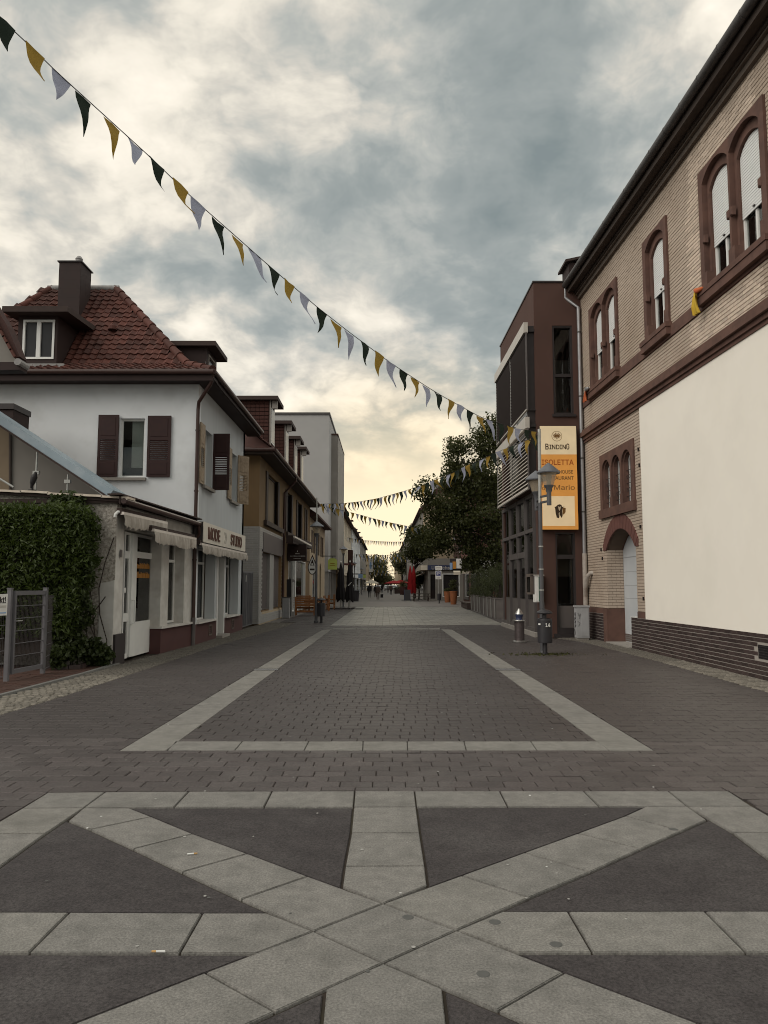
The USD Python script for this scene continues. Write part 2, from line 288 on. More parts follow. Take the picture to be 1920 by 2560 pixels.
mat("white_paint", (0.72, 0.71, 0.68), scale=5, rough=0.5)
mat("blue_grey_sheet", (0.30, 0.37, 0.42), (0.24, 0.30, 0.345), scale=1.5, rough=0.4, stain=(0.4, 0.44, 0.47), sscale=2, samt=0.5)
mat("grey_panel", (0.22, 0.205, 0.185), (0.19, 0.177, 0.16), scale=1.2, rough=0.9)
mat("tan_panel", (0.20, 0.155, 0.105), (0.17, 0.13, 0.09), scale=1.2, rough=0.9)
mat("copper_edge", (0.62, 0.54, 0.46), (0.45, 0.38, 0.31), scale=5, rough=0.5)
mat("fence_grey", (0.16, 0.155, 0.165), (0.125, 0.12, 0.128), scale=3, rough=0.45, metallic=0.3)
mat("ochre", (0.175, 0.112, 0.055), (0.145, 0.093, 0.046), scale=0.9, rough=0.9, bump=0.2, bscale=70, stain=(0.12, 0.078, 0.042), sscale=0.5, samt=0.5)
mat("beige", (0.40, 0.32, 0.22), (0.34, 0.27, 0.19), scale=0.8, rough=0.9)
mat("block_grey", (0.36, 0.355, 0.35), (0.32, 0.315, 0.31), scale=0.3, rough=0.9, stain=(0.29, 0.285, 0.28), sscale=0.2, samt=0.5)
mat("concrete", (0.30, 0.28, 0.255), (0.24, 0.22, 0.2), scale=0.8, rough=0.9)
mat("white_tile", (0.34, 0.33, 0.315), (0.28, 0.272, 0.26), scale=3, rough=0.4, island=0.10)
mat("far_grey", (0.21, 0.195, 0.175), (0.17, 0.158, 0.142), scale=0.5, rough=0.9)
mat("roller_dark", (0.105, 0.09, 0.085), (0.085, 0.073, 0.07), scale=2, rough=0.5)
mat("gate_metal", (0.13, 0.128, 0.135), (0.105, 0.103, 0.11), scale=2, rough=0.5)
mat("wood", (0.30, 0.125, 0.045), (0.22, 0.09, 0.033), scale=6, rough=0.55, streak=False)
mat("black_cloth", (0.012, 0.010, 0.011), scale=5, rough=0.9)
mat("red_cloth", (0.32, 0.010, 0.012), (0.22, 0.008, 0.010), scale=3, rough=0.85)
mat("cream_cloth", (0.62, 0.56, 0.46), scale=3, rough=0.85)
mat("terracotta", (0.26, 0.092, 0.035), (0.2, 0.07, 0.028), scale=4, rough=0.75)
mat("planter_grey", (0.19, 0.17, 0.16), (0.14, 0.125, 0.118), scale=3, rough=0.8)
mat("bark", (0.045, 0.034, 0.028), (0.03, 0.024, 0.02), scale=9, rough=0.95, bump=0.6, bscale=30)
mat("anthracite", (0.030, 0.028, 0.032), (0.024, 0.023, 0.026), scale=4, rough=0.45, spec=0.4)
mat("lamp_grey", (0.145, 0.15, 0.165), (0.12, 0.125, 0.14), scale=5, rough=0.4, metallic=0.2)
mat("lamp_pole", (0.10, 0.10, 0.108), (0.075, 0.075, 0.08), scale=4, rough=0.5, metallic=0.2, stain=(0.06, 0.06, 0.065), sscale=3, samt=0.5)
mat("pole_light", (0.42, 0.42, 0.40), scale=3, rough=0.4, metallic=0.5)
mat("bollard_body", (0.12, 0.10, 0.10), (0.08, 0.065, 0.065), scale=12, rough=0.45, metallic=0.6)
mat("navy", (0.035, 0.045, 0.10), scale=5, rough=0.4)
mat("cabinet_grey", (0.36, 0.36, 0.365), (0.31, 0.31, 0.315), scale=2, rough=0.6, stain=(0.24, 0.235, 0.23), sscale=2, samt=0.5)
mat("sign_green", (0.02, 0.11, 0.06), scale=4, rough=0.5)
mat("sign_blue", (0.03, 0.04, 0.20), scale=4, rough=0.5)
mat("sign_sky", (0.25, 0.38, 0.60), scale=4, rough=0.5)
mat("sign_lime", (0.44, 0.52, 0.12), (0.40, 0.47, 0.11), scale=4, rough=0.5)
mat("sign_orange", (0.50, 0.22, 0.04), scale=4, rough=0.5)
mat("paper", (0.70, 0.70, 0.68), scale=4, rough=0.8)
mat("yellow_cloth", (0.60, 0.40, 0.045), (0.5, 0.33, 0.04), scale=7, rough=0.9)
mat("orange_cloth", (0.50, 0.13, 0.05), scale=7, rough=0.9)
mat("skin", (0.42, 0.25, 0.18), scale=5, rough=0.6)
mat("cloth_dark", (0.022, 0.02, 0.022), scale=8, rough=0.9)
mat("cloth_brown", (0.10, 0.07, 0.055), scale=8, rough=0.9)
mat("cloth_pale", (0.25, 0.23, 0.22), scale=8, rough=0.9)
mat("car_white", (0.62, 0.62, 0.62), scale=4, rough=0.25, coat=0.6)
mat("tyre", (0.02, 0.02, 0.02), scale=8, rough=0.9)
mat("moss", (0.045, 0.05, 0.015), (0.06, 0.055, 0.02), scale=18, rough=0.95)
mat("gum", (0.36, 0.35, 0.33), scale=20, rough=0.8)
mat("gum_dark", (0.10, 0.10, 0.095), scale=20, rough=0.8)
mat("filter_tan", (0.50, 0.30, 0.12), scale=20, rough=0.9)
mat("iron_dark", (0.028, 0.022, 0.022), scale=6, rough=0.55, metallic=0.3)
def glow(name, col, strength, base):
    n = {"g": ("geometry", {}), "t": ("noise_texture", {"scale": 2.2, "detail": 5.0, "roughness": 0.6}), "r": ("map_range", {"from_min": 0.3, "from_max": 0.7, "to_min": 0.78, "to_max": 1.05, "clamp": True}),
         "c": ("vector_math", {"math_type": "scale", "vector1": col}), "p": ("principled_bsdf", {"base_color": base, "roughness": 0.4, "emission_strength": strength})}
    P(name, n, [("g.position", "t.vector"), ("t.fac", "r.value"), ("r.result", "c.scale"), ("c.vector", "p.emission_color")], "p.BSDF")
glow("lit_cream", (1.0, 0.74, 0.42), 0.30, (0.42, 0.37, 0.26)); glow("lit_orange", (1.0, 0.44, 0.09), 0.25, (0.40, 0.17, 0.035))
glow("lit_picture", (1.0, 0.70, 0.38), 0.28, (0.5, 0.42, 0.28))
mat("print_dark", (0.05, 0.03, 0.015), scale=30, rough=0.5); mat("print_brown", (0.20, 0.10, 0.03), scale=12, rough=0.5); mat("print_red", (0.42, 0.11, 0.02), scale=20, rough=0.5)
mat("print_pale", (0.62, 0.50, 0.34), scale=12, rough=0.5)
P("pane", {"tr": ("transparent_bsdf", {"color": (0.80, 0.82, 0.80)}), "gl": ("glossy_bsdf", {"color": (0.9, 0.9, 0.9), "roughness": 0.02}), "fr": ("fresnel", {"IOR": 1.5}), "m": ("mix_closure", {})},
  [("fr.fac", "m.fac"), ("tr.BSDF", "m.closure1"), ("gl.BSDF", "m.closure2")], "m.closure")
mat("pane_dark", (0.014, 0.013, 0.014), (0.022, 0.02, 0.02), scale=0.7, rough=0.06, spec=0.6)
mat("pane_grey", (0.035, 0.035, 0.038), (0.022, 0.022, 0.025), scale=0.7, rough=0.22, spec=0.25)
P("lamp_glass", {"tr": ("transparent_bsdf", {"color": (0.86, 0.80, 0.68)}), "df": ("principled_bsdf", {"base_color": (0.50, 0.42, 0.32), "roughness": 0.25}), "m": ("mix_closure", {"fac": 0.45})},
  [("tr.BSDF", "m.closure1"), ("df.BSDF", "m.closure2")], "m.closure")
def leafmat(name, c1, c2, tr=0.3, scale=3.0, rough=0.5):
    P(name, {"g": ("geometry", {}), "t": ("noise_texture", {"scale": scale, "detail": 3.0}), "i": ("mix", {"color1": c1, "color2": c2}), "a": ("math", {"math_type": "multiply_add", "value2": 0.5, "value3": 0.25}), "ad": ("math", {"math_type": "multiply_add", "value2": 0.5}),
             "p": ("principled_bsdf", {"roughness": rough, "specular_ior_level": 0.35}), "tl": ("translucent_bsdf", {}), "m": ("mix_closure", {"fac": tr})},
      [("g.position", "t.vector"), ("g.random_per_island", "a.value1"), ("t.fac", "ad.value1"), ("a.value", "ad.value3"), ("ad.value", "i.fac"), ("i.color", "p.base_color"), ("i.color", "tl.color"), ("p.BSDF", "m.closure1"), ("tl.BSDF", "m.closure2")], "m.closure")
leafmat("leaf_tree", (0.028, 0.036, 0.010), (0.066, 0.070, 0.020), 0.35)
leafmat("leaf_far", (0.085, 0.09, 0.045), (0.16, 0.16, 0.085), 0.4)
leafmat("leaf_laurel", (0.018, 0.033, 0.006), (0.066, 0.092, 0.015), 0.25)
leafmat("leaf_ivy", (0.022, 0.034, 0.009), (0.050, 0.066, 0.018), 0.25)
leafmat("leaf_olive", (0.030, 0.038, 0.015), (0.075, 0.085, 0.035), 0.3)
def clothmat(name, c, tr=0.35):
    P(name, {"g": ("geometry", {}), "t": ("noise_texture", {"scale": 20.0, "detail": 2.0}), "i": ("mix", {"color1": c, "color2": tuple(x * .8 for x in c)}), "p": ("principled_bsdf", {"roughness": 0.8, "specular_ior_level": 0.2}), "tl": ("translucent_bsdf", {}), "m": ("mix_closure", {"fac": tr})},
      [("g.position", "t.vector"), ("t.fac", "i.fac"), ("i.color", "p.base_color"), ("i.color", "tl.color"), ("p.BSDF", "m.closure1"), ("tl.BSDF", "m.closure2")], "m.closure")
clothmat("flag_yellow", (0.33, 0.215, 0.045), 0.3); clothmat("flag_white", (0.37, 0.39, 0.49), 0.3); clothmat("flag_green", (0.020, 0.030, 0.022), 0.2)
# ------------------------------------------------------------------ ground and paving
obj("ground", MB().box(-400, 400, -60, 1500, -0.6, -0.06), "ground", kind="structure")
def L3(*p): return [(x / 1.728, 1950 + y / 1.728) for x, y in p]        # measured on two enlargements of the photograph
def R4(*p): return [(960 + x / 1.728, 1950 + y / 1.728) for x, y in p]
def gp(px): return Polygon([tuple(G(u, v)[:2]) for u, v in px])
c_t, c_l, c_b, c_r = (958.5, 2258), (784, 2327), (958.5, 2407), (1141, 2325)
SL = [gp(q) for q in (
    L3((205, 54), (455, 51), (360, 120), (95, 122)), L3((455, 51), (815, 49), (750, 118), (360, 120)), L3((815, 49), (1175, 48), (1140, 117), (750, 118)), L3((1175, 48), (1533, 47), (1527, 117), (1140, 117)),
    L3((1533, 47)) + R4((132, 47), (140, 116)) + L3((1527, 117)),
    R4((132, 47), (500, 47), (535, 115), (140, 116)), R4((500, 47), (862, 47), (930, 114), (535, 115)), R4((862, 47), (1228, 47), (1310, 113), (930, 114)), R4((1228, 47), (1488, 47), (1590, 113), (1310, 113)),
    L3((95, 122), (360, 120), (195, 232), (-95, 232)), L3((-95, 232), (195, 232), (-10, 380), (-345, 380)), L3((-345, 380), (-10, 380), (-330, 610), (-730, 610)),
    R4((1310, 113), (1590, 113), (1790, 226), (1505, 226)), R4((1505, 226), (1790, 226), (2050, 372), (1700, 372)), R4((1700, 372), (2050, 372), (2450, 600), (2010, 600)),
    L3((360, 120), (560, 121), (655, 158), (390, 213), (295, 175)), L3((655, 158), (835, 232), (575, 297), (390, 213)), L3((835, 232), (1070, 317), (785, 397), (575, 297)), L3((1070, 317), (1330, 415), (1040, 515), (785, 397)),
    L3((1330, 415)) + [c_t, c_l] + L3((1040, 515)),
    R4((1310, 113), (1395, 172), (1285, 220), (1040, 155), (1130, 114)), R4((1285, 220), (1110, 297), (835, 230), (1040, 155)), R4((1110, 297), (890, 397), (605, 313), (835, 230)), R4((890, 397), (628, 507), (333, 412), (605, 313)),
    R4((628, 507), (313, 648)) + [c_t] + R4((333, 412)),
    [c_t, c_r, c_b, c_l],
    L3((885, 830)) + [c_l, c_b] + L3((1190, 1000)), L3((885, 830), (1190, 1000), (830, 1165), (560, 1010), (310, 1054)) if False else L3((885, 830), (1190, 1000), (760, 1195), (310, 1054)), L3((310, 1054), (760, 1195), (400, 1355), (-300, 1310)),
    R4((313, 648), (780, 830), (490, 995)) + [c_b], R4((780, 830), (490, 995), (900, 1180), (1370, 1054)), R4((1370, 1054), (900, 1180), (1300, 1350), (2000, 1300)),
    L3((-560, 568), (-260, 568), (-500, 745), (-820, 745)), L3((-260, 568), (300, 570), (125, 745), (-500, 745)), L3((300, 570), (875, 573), (775, 747), (125, 745)), L3((875, 573), (1155, 573)) + [c_l] + L3((1110, 748), (775, 747)),
    R4((510, 566), (795, 566), (900, 744), (580, 744), (313, 648)), R4((795, 566), (1385, 565), (1565, 745), (900, 744)), R4((1385, 565), (1990, 565), (2290, 745), (1565, 745)), R4((1990, 565), (2350, 565), (2700, 745), (2290, 745)),
    L3((1527, 117)) + R4((140, 116), (155, 228)) + L3((1517, 228)), L3((1517, 228)) + R4((155, 228), (178, 371)) + L3((1490, 373)), L3((1490, 373)) + R4((178, 371), (188, 455)) + [c_t] + L3((1478, 458)),
    [c_b] + R4((255, 900), (280, 1120)) + L3((1385, 1120), (1405, 900)))]
SL = [s.buffer(0) for s in SL]
plaza = thing("plaza_pavement", None, None, (0, 0, 0), kind="structure")
def slab(pg, name="slab", m=None, z=0.0, gap=0.006, th=0.05):
    pg = pg.buffer(-gap, join_style=2)
    if pg.is_empty: return
    m = m or R.choice(["slab", "slab", "slab_warm", "slab_dark"])
    mb = MB().gpoly(pg.buffer(-0.004, join_style=2), z - 0.004, z); mb.gpoly(pg, z - th, z - 0.004); obj(name, mb, m, plaza)
for s in SL: slab(s)
star = unary_union([s.buffer(0.002) for s in SL])
front_y = max(p[1] for p in star.exterior.coords) if star.geom_type == "Polygon" else 6.5
# the star's dark fillings: every gap between the slabs, cut where the photograph's frame is left far behind
outl = gp(L3((205, 54), (-95, 232), (-345, 380), (-1400, 1000), (-1400, 1300)) + R4((2800, 1300), (2800, 800), (2050, 372), (1790, 226), (1488, 47))).buffer(0)
for g in getattr(outl.difference(star), "geoms", [outl.difference(star)]):
    if g.area > 0.03: slab(g, "asphalt_panel", "asphalt", z=-0.006, gap=0.008)
star_all = unary_union([outl, star]).buffer(0.003)
# trapezoid of pale bands in the middle of the street
def band(px, name="band_slab", cuts=()):
    pass
lo, li = [(296, 1878), (804, 1575)], [(414, 1877), (830.4, 1573)]
ro, ri = [(1637, 1877), (1130.7, 1574)], [(1524, 1877), (1101.8, 1573)]
BANDS = []
def mix2(a, b, t): return (a[0] + (b[0] - a[0]) * t, a[1] + (b[1] - a[1]) * t)
def side_band(o, i, n):
    O0, O1 = G(*o[0])[:2], G(*o[1])[:2]; I0, I1 = G(*i[0])[:2], G(*i[1])[:2]
    for k in range(n):
        a, b = k / n, (k + 1) / n
        BANDS.append(Polygon([mix2(O0, O1, a), mix2(O0, O1, b), mix2(I0, I1, b), mix2(I0, I1, a)]))
side_band(lo, li, 14); side_band(ro, ri, 14)
fx = [(418, 438), (586, 606), (760, 772), (906.8, 908), (1019, 1018), (1166, 1160), (1343, 1327), (1524, 1496)]
for (a, a2), (b, b2) in zip(fx, fx[1:]): BANDS.append(gp([(a, 1876.5), (b, 1876.5), (b2, 1853), (a2, 1853)]))
nb = 9; fa, fb_ = (831, 1573.5), (1101, 1573.5)
for k in range(nb): BANDS.append(gp([(fa[0] + (fb_[0] - fa[0]) * k / nb, 1573.5), (fa[0] + (fb_[0] - fa[0]) * (k + 1) / nb, 1573.5), (831 + 270 * (k + 1) / nb, 1570.3), (831 + 270 * k / nb, 1570.3)]))
for b in BANDS: slab(b.buffer(0), "band_slab", R.choice(["slab_warm", "slab"]), gap=0.004)
# pale bands that go on beyond the crossing
FAR = []
for (o0, o1, i0, i1) in (((889.8, 1518), (937.6, 1482.6), (910, 1518), (943, 1482.6)), ((1056, 1517), (998, 1482), (1034, 1517), (990, 1482))):
    O0, O1, I0, I1 = G(*o0)[:2], G(*o1)[:2], G(*i0)[:2], G(*i1)[:2]
    for k in range(22): FAR.append(Polygon([mix2(O0, O1, k / 22), mix2(O0, O1, (k + 1) / 22), mix2(I0, I1, (k + 1) / 22), mix2(I0, I1, k / 22)]).buffer(0))
for b in FAR: slab(b, "band_slab", "slab_warm", gap=0.01, z=0.004)
# drain grates let into the bands
for (o, i, who) in ((lo, li, "left"), (ro, ri, "right")):
    t = 0.665
    def at(a, v): k = (v - a[0][1]) / (a[1][1] - a[0][1]); return G(a[0][0] + (a[1][0] - a[0][0]) * k, v)
    A, B = at(o, 1674), at(i, 1674); y0, y1 = A[1] - 0.15, A[1] + 0.15; x0, x1 = min(A[0], B[0]) - .04, max(A[0], B[0]) + .04
    g = thing("drain_grate", f"iron drain grate in the pale paving band on the {'bollard' if who == 'right' else 'white shop'} side", "drain grate", ((x0 + x1) / 2, A[1], 0))
    obj("grate_frame", MB().box(x0, x1, y0, y0 + .02, -.01, .004).box(x0, x1, y1 - .02, y1, -.01, .004).box(x0, x0 + .02, y0 + .02, y1 - .02, -.01, .004).box(x1 - .02, x1, y0 + .02, y1 - .02, -.01, .004), "iron_dark", g)
    obj("grate_pit", MB().box(x0 + .02, x1 - .02, y0 + .02, y1 - .02, -.01, .0015), "iron_dark", g)
    nn = 15
    for k in range(nn):
        xx = x0 + .03 + (x1 - x0 - .06) * k / (nn - 1); obj("slat", MB().box(xx - .010, xx + .010, y0 + .02, y1 - .02, -.005, .003), "pipe_zinc", g)
# edges of the brown paving: gutter strips of small cobbles along the houses
LE = [G(u, v)[:2] for u, v in ((-420, 1910), (0, 1788), (135, 1748), (320, 1688), (422, 1654), (487, 1633), (552, 1611), (630, 1590), (716, 1566))]          # outer edge of the brown paving, left
LI = [G(u, v)[:2] for u, v in ((-420, 1840), (0, 1743), (214, 1686), (300, 1660))]                                     # house side of the cobble strip, left
RE = [G(u, v)[:2] for u, v in ((1400, 1597), (1460, 1606), (1640, 1652), (1920, 1731), (2400, 1868))]
left_line = [tuple(p) for p in LE]; right_line = [tuple(p) for p in RE]
def line_x(line, y):
    ys = [p[1] for p in line]; xs = [p[0] for p in line]; o = np.argsort(ys); return float(np.interp(y, np.array(ys)[o], np.array(xs)[o]))
def xl(y): return line_x(left_line, y) if y < 34 else -4.6
def xr(y): return line_x(right_line, y) if y < 23.5 else (4.75 if y < 31 else 5.6)
CX0, CX1, CY0, CY1 = -2.75, 5.6, G(960, 1564)[1], G(960, 1517)[1]
cross = Polygon([tuple(G(826, 1564)[:2]), tuple(G(1262, 1562)[:2]), (5.75, CY1), tuple(G(892, 1517)[:2])])
occupied = unary_union([star_all] + [b.buffer(0.003) for b in BANDS] + [cross.buffer(0.004)] + [b.buffer(.003) for b in FAR])
occ = prep(occupied); occin = prep(occupied.buffer(-0.001))
obj("joint_bed", MB().box(-14, 12, 1.5, 62, -0.05, -0.016), "joint", plaza)
PL, PW, gap = 0.272, 0.182, 0.009
singles, field = [], MB()
y = 5.2; row = 0
def paver_mesh(mb, pg):
    mb.gpoly(pg, -0.03, 0.0)
while y < 58:
    a, b = xl(y), xr(y)
    if y < 13.5: a, b = max(a, -6.9 - (y - 5) * .2), min(b, 6.4)
    x = a - (row % 2) * PL / 2 - R.uniform(0, .05)
    while x < b:
        q = sbox(max(x, a) + gap * .32, y + gap * .55, min(x + PL, b) - gap * .32, y + PW - gap * .55); x += PL
        if q.bounds[2] - q.bounds[0] < 0.03 or occin.contains(q): continue
        h = R.gauss(0, 0.0016)
        if occ.intersects(q):
            q = q.difference(occupied)
            if q.area < 0.004: continue
        singles.append((y, q, h))
    y += PW; row += 1
def put_paver(mb, q, h):
    if len(getattr(q, "exterior", Polygon().exterior).coords) == 5 and abs(q.area - (q.bounds[2] - q.bounds[0]) * (q.bounds[3] - q.bounds[1])) < 1e-6:
        x0, y0, x1, y1 = q.bounds; e = 0.006; t = [R.gauss(0, .0012) + h for _ in range(4)]
        v = [(x0, y0, -.03), (x1, y0, -.03), (x0, y1, -.03), (x1, y1, -.03), (x0, y0, h - .006), (x1, y0, h - .006), (x0, y1, h - .006), (x1, y1, h - .006), (x0 + e, y0 + e, t[0]), (x1 - e, y0 + e, t[1]), (x0 + e, y1 - e, t[2]), (x1 - e, y1 - e, t[3])]
        mb.add(v, [(8, 9, 11, 10), (4, 5, 9, 8), (5, 7, 11, 9), (7, 6, 10, 11), (6, 4, 8, 10), (0, 1, 5, 4), (1, 3, 7, 5), (3, 2, 6, 7), (2, 0, 4, 6)])
    else: mb.gpoly(q, -0.03, h)
inview = lambda q: abs(q.centroid.x) < 0.53 * q.centroid.y
near = [s for s in singles if inview(s[1])][:300]; nid = {id(s) for s in near}
for s in near:
    mb = MB(); put_paver(mb, s[1], s[2]); obj("paver", mb, tone("paver"), plaza)
for s in singles:
    if id(s) not in nid: put_paver(field, s[1], s[2])
obj("paver_field", field, "paver_field", plaza, kind="stuff")
# the pale crossing
CF, k = MB(), 0
y = CY0; row = 0
cp = prep(cross)
edge = cross.buffer(-0.003)
while y < CY1:
    x = CX0 - 0.3 - (row % 2) * 0.3
    while x < 6.2:
        q = sbox(x + .008, y + .008, x + .592, y + .412); x += .6
        if not cp.intersects(q): continue
        q = q.intersection(edge)
        if q.area < .01: continue
        if k < 300: mb = MB(); mb.gpoly(q, -.03, R.gauss(0, .002)); obj("crossing_stone", mb, tone("crossing"), plaza); k += 1
        else: CF.gpoly(q, -.03, R.gauss(0, .002))
    y += .42; row += 1
obj("crossing_field", CF, "crossing_field", plaza, kind="stuff")
# beyond the crossing the joints are too fine to build one by one
mat("street_far", (0.155, 0.14, 0.13), (0.125, 0.113, 0.106), scale=0.5, rough=0.62, fine=0.1, fscale=14, stain=(0.18, 0.165, 0.15), sscale=0.15, samt=0.5)
obj("street", MB().box(-12, 14, 57.5, 420, -0.2, -0.002), "street_far", kind="structure")
obj("side_pavement", MB().box(-14, -4.55, 33.5, 57.4, -0.2, -0.004).box(5.65, 14, 31.2, 57.4, -0.2, -0.004).box(-60, -12.2, 57.5, 420, -0.2, -0.01).box(14.2, 60, 57.5, 420, -0.2, -0.01), "street_far", kind="structure")
# cobble strips
def strip(name, inner, outer, ylist_far, label_side):
    t = thing(name, None, None, (0, 0, 0), kind="structure")
    lo_y, hi_y = min(p[1] for p in outer), max(p[1] for p in outer)
    st, sing = MB(), []
    y = max(lo_y, 7.5); row = 0
    while y < ylist_far:
        a, b = sorted((inner(y), line_x(outer, y))); x = a + (row % 2) * .055
        while x < b - .03:
            w = R.uniform(.10, .13); x1 = min(x + w, b); h = R.gauss(0.004, .004)
            sing.append((x + .006, x1 - .006, y + .006, y + .1, h)); x = x1
        y += .106; row += 1
    vis = [c for c in sing if abs(c[0]) < .53 * c[2]][:300]; ids = {id(c) for c in vis}
    for c in sing:
        mb = MB() if id(c) in ids else st; x0, x1, y0, y1, h = c; e = .012
        v = [(x0, y0, -.04), (x1, y0, -.04), (x0, y1, -.04), (x1, y1, -.04), (x0, y0, h - .012), (x1, y0, h - .012), (x0, y1, h - .012), (x1, y1, h - .012), (x0 + e, y0 + e, h), (x1 - e, y0 + e, h), (x0 + e, y1 - e, h), (x1 - e, y1 - e, h)]
        mb.add(v, [(8, 9, 11, 10), (4, 5, 9, 8), (5, 7, 11, 9), (7, 6, 10, 11), (6, 4, 8, 10), (0, 1, 5, 4), (1, 3, 7, 5), (3, 2, 6, 7), (2, 0, 4, 6)])
        if id(c) in ids: obj("cobble", mb, tone("cobble"), t)
    obj("cobble_field", st, "cobble_field", t, kind="stuff")
def left_inner(y): return line_x([tuple(p) for p in LI] + [(-5.58, 16.0), (-5.25, 21.2), (-5.2, 34)], y)
strip("gutter_strip", left_inner, left_line, 33.5, "left")
strip("gutter_strip", lambda y: 6.87 - .02 * y + .02, right_line, 24.4, "right")
# the red brick path behind the gate and its kerb
rp = thing("brick_path", None, None, (0, 0, 0), kind="structure")
bed = MB(); y = 9.0; cnt = 0
while y < 16:
    xe = left_inner(y) - .09; x = xe
    while x > -9.2:
        x0 = x - .21; mb = bed
        mb.box(x0 + .004, x - .004, y + .004, y + .1, -.04, R.gauss(.012, .003)); x = x0
    y += .105
obj("brick_field", bed, "redbrick_path", rp, kind="stuff")
kerb = thing("kerb", None, None, (0, 0, 0), kind="structure")
pts = [p for p in LI]
for a, b in zip(pts, pts[1:]):
    n = max(1, int(np.hypot(*(b - a)) / 0.9))
    for k in range(n):
        p, q = a + (b - a) * (k + .01) / n, a + (b - a) * (k + .99) / n
        obj("kerb_stone", MB().bar((p[0] - .045, p[1], -.01), (q[0] - .045, q[1], -.01), .08, .08), "kerb", kerb)
# litter and wear: chewing gum, cigarette ends
gum = MB(); gd = MB()
for _ in range(70):
    y = R.uniform(3.2, 13); x = R.uniform(-.45, .45) * y; r = R.uniform(.006, .012)
    if y > 5: x *= .8
    (gum if R.random() < .75 else gd).lathe((x, y, 0.003), [(r, 0), (r * .7, .0009)], 7, 1, R.uniform(.8, 1.5))
for u, v in ((1020, 2293), (1208, 2435), (1390, 2361), (1683, 2073), (1237, 2305)): g_ = G(u, v); gd.lathe((g_[0], g_[1], .001), [(.03, 0), (.024, .002)], 12)
obj("gum_spots", gum, "gum", plaza, kind="stuff"); obj("gum_spots_dark", gd, "gum_dark", plaza, kind="stuff")
for (u, v, ang, lab) in ((473, 2138, .2, "white cigarette end lying on the second diagonal slab"), (397, 2383, 0, "cigarette end with tan filter at the lower edge of the left cross slab")):
    p = G(u, v); c = thing("cigarette_end", lab, "cigarette end", (p[0], p[1], 0)); d = np.array([math.cos(ang), math.sin(ang), 0])
    q = np.array([p[0], p[1], .008]); obj("paper_tube", MB().tube([q - d * .012, q + d * .028], .0045, 7), "paper", c); obj("filter", MB().tube([q + d * .028, q + d * .048] if lab[0] == 'w' else [q - d * .032, q - d * .012], .0046, 7), "filter_tan", c)
lw = MB()
for _ in range(14):
    y = R.uniform(4, 11); x = R.uniform(-.4, .4) * y; s = R.uniform(.006, .015); lw.box(x, x + s, y, y + s * R.uniform(.5, 1.5), .002, .005)
obj("litter_scraps", lw, "paper", plaza, kind="stuff")
# ------------------------------------------------------------------ brick building on the right
RX, RS = 6.87, -0.02
RF = Fr((RX + RS * 24.55, 24.55), (0.02, -1))
def rw(u, v, off=0.0): return RF.of(AP(u, v, RX - off, RS))
LEN = 17.0
bb = thing("brick_building", "yellow brick building with brown sandstone arched windows and a white plastered lower wall", "building", (6.4, 17, 0))
W = {"a": (9.30, 11.94, [(9.56, 10.50), (10.74, 11.68)]), "b": (6.03, 7.55, [(6.30, 7.28)]), "c": (1.33, 3.98, [(1.60, 2.54), (2.77, 3.71)]), "e": (14.0, 15.5, [(14.27, 15.25)])}
def seg_arch(s0, s1, z0, zs, apex, n=14):
    c, h, w = (s0 + s1) / 2, apex - zs, (s1 - s0) / 2; r = (w * w + h * h) / (2 * h); a0 = math.asin(w / r)
    return Polygon([(s0, z0), (s1, z0)] + [(c + r * math.sin(a), apex - r + r * math.cos(a)) for a in np.linspace(a0, -a0, n)])
door_hole = seg_arch(2.36, 4.80, 0.0, 2.62, 3.17)
ring_out = seg_arch(2.13, 5.02, 2.62, 2.80, 3.57)
ring = ring_out.difference(door_hole).difference(rect(2.36, 4.8, 2.0, 2.62))
tri = rect(2.03, 4.93, 3.57, 5.42)
holes = [rect(w[0], w[1], 7.5, 10.12) for w in W.values()] + [door_hole, tri]
wallpg = rect(0, LEN, 0, 10.9).difference(unary_union(holes))
mb = MB().poly(RF, wallpg, -0.42, 0.0)
mb.poly(RF, rect(0, LEN, 0, 10.9), -9.0, -8.8)
for s0 in (0, LEN - .3): mb.fb(RF, s0 + .001, s0 + .299, -8.8, -0.42, 0, 10.9)
obj("wall", mb, "mortar", bb)
# every brick: header and stretcher courses clipped by the stone trim
stuccor = rect(5.42, LEN, 0.0, 6.2)
solid = unary_union([rect(w[0] - .01, w[1] + .01, 7.24, 10.13) for w in W.values()] + [ring_out.buffer(.008), rect(2.36, 4.8, 0, 2.9), tri.buffer(.008), stuccor, rect(-1, 20, 6.17, 6.52), rect(-1, 20, 7.23, 7.51), rect(-1, 20, -1, .96)])
sp, sin_ = prep(solid), prep(solid.buffer(-.001))
bricks = []
CH = 0.0795; z = 0.965; row = 0
while z < 10.86:
    x = -0.125 * (row % 2)
    while x < LEN:
        a, b = max(x, 0) + .006, min(x + .25, LEN) - .006; q = rect(a, b, z + .0055, z + CH - .0055); x += .25
        if b - a < .03 or sin_.contains(q): continue
        if sp.intersects(q):
            q = q.difference(solid)
            if q.area < .0015: continue
        bricks.append(q)
    z += CH; row += 1
def brick_mesh(mb, q, d):
    if len(getattr(q, "exterior", Polygon().exterior).coords) == 5: a, b, c, e = q.bounds; mb.bevel(RF, a, c, .0, d, b, e, .004)
    else: mb.poly(RF, q, 0.0, d)
vis = sorted([q for q in bricks if q.centroid.x < 11.6], key=lambda q: -q.centroid.x)
vis = [q for q in vis if q.area > .012][:300]; vid = {id(q) for q in vis}
bf = MB()
for q in bricks:
    d = .012 + R.gauss(0, .0022)
    if id(q) in vid: m1 = MB(); brick_mesh(m1, q, d); obj("brick", m1, tone("brick"), bb)
    else: brick_mesh(bf, q, d)
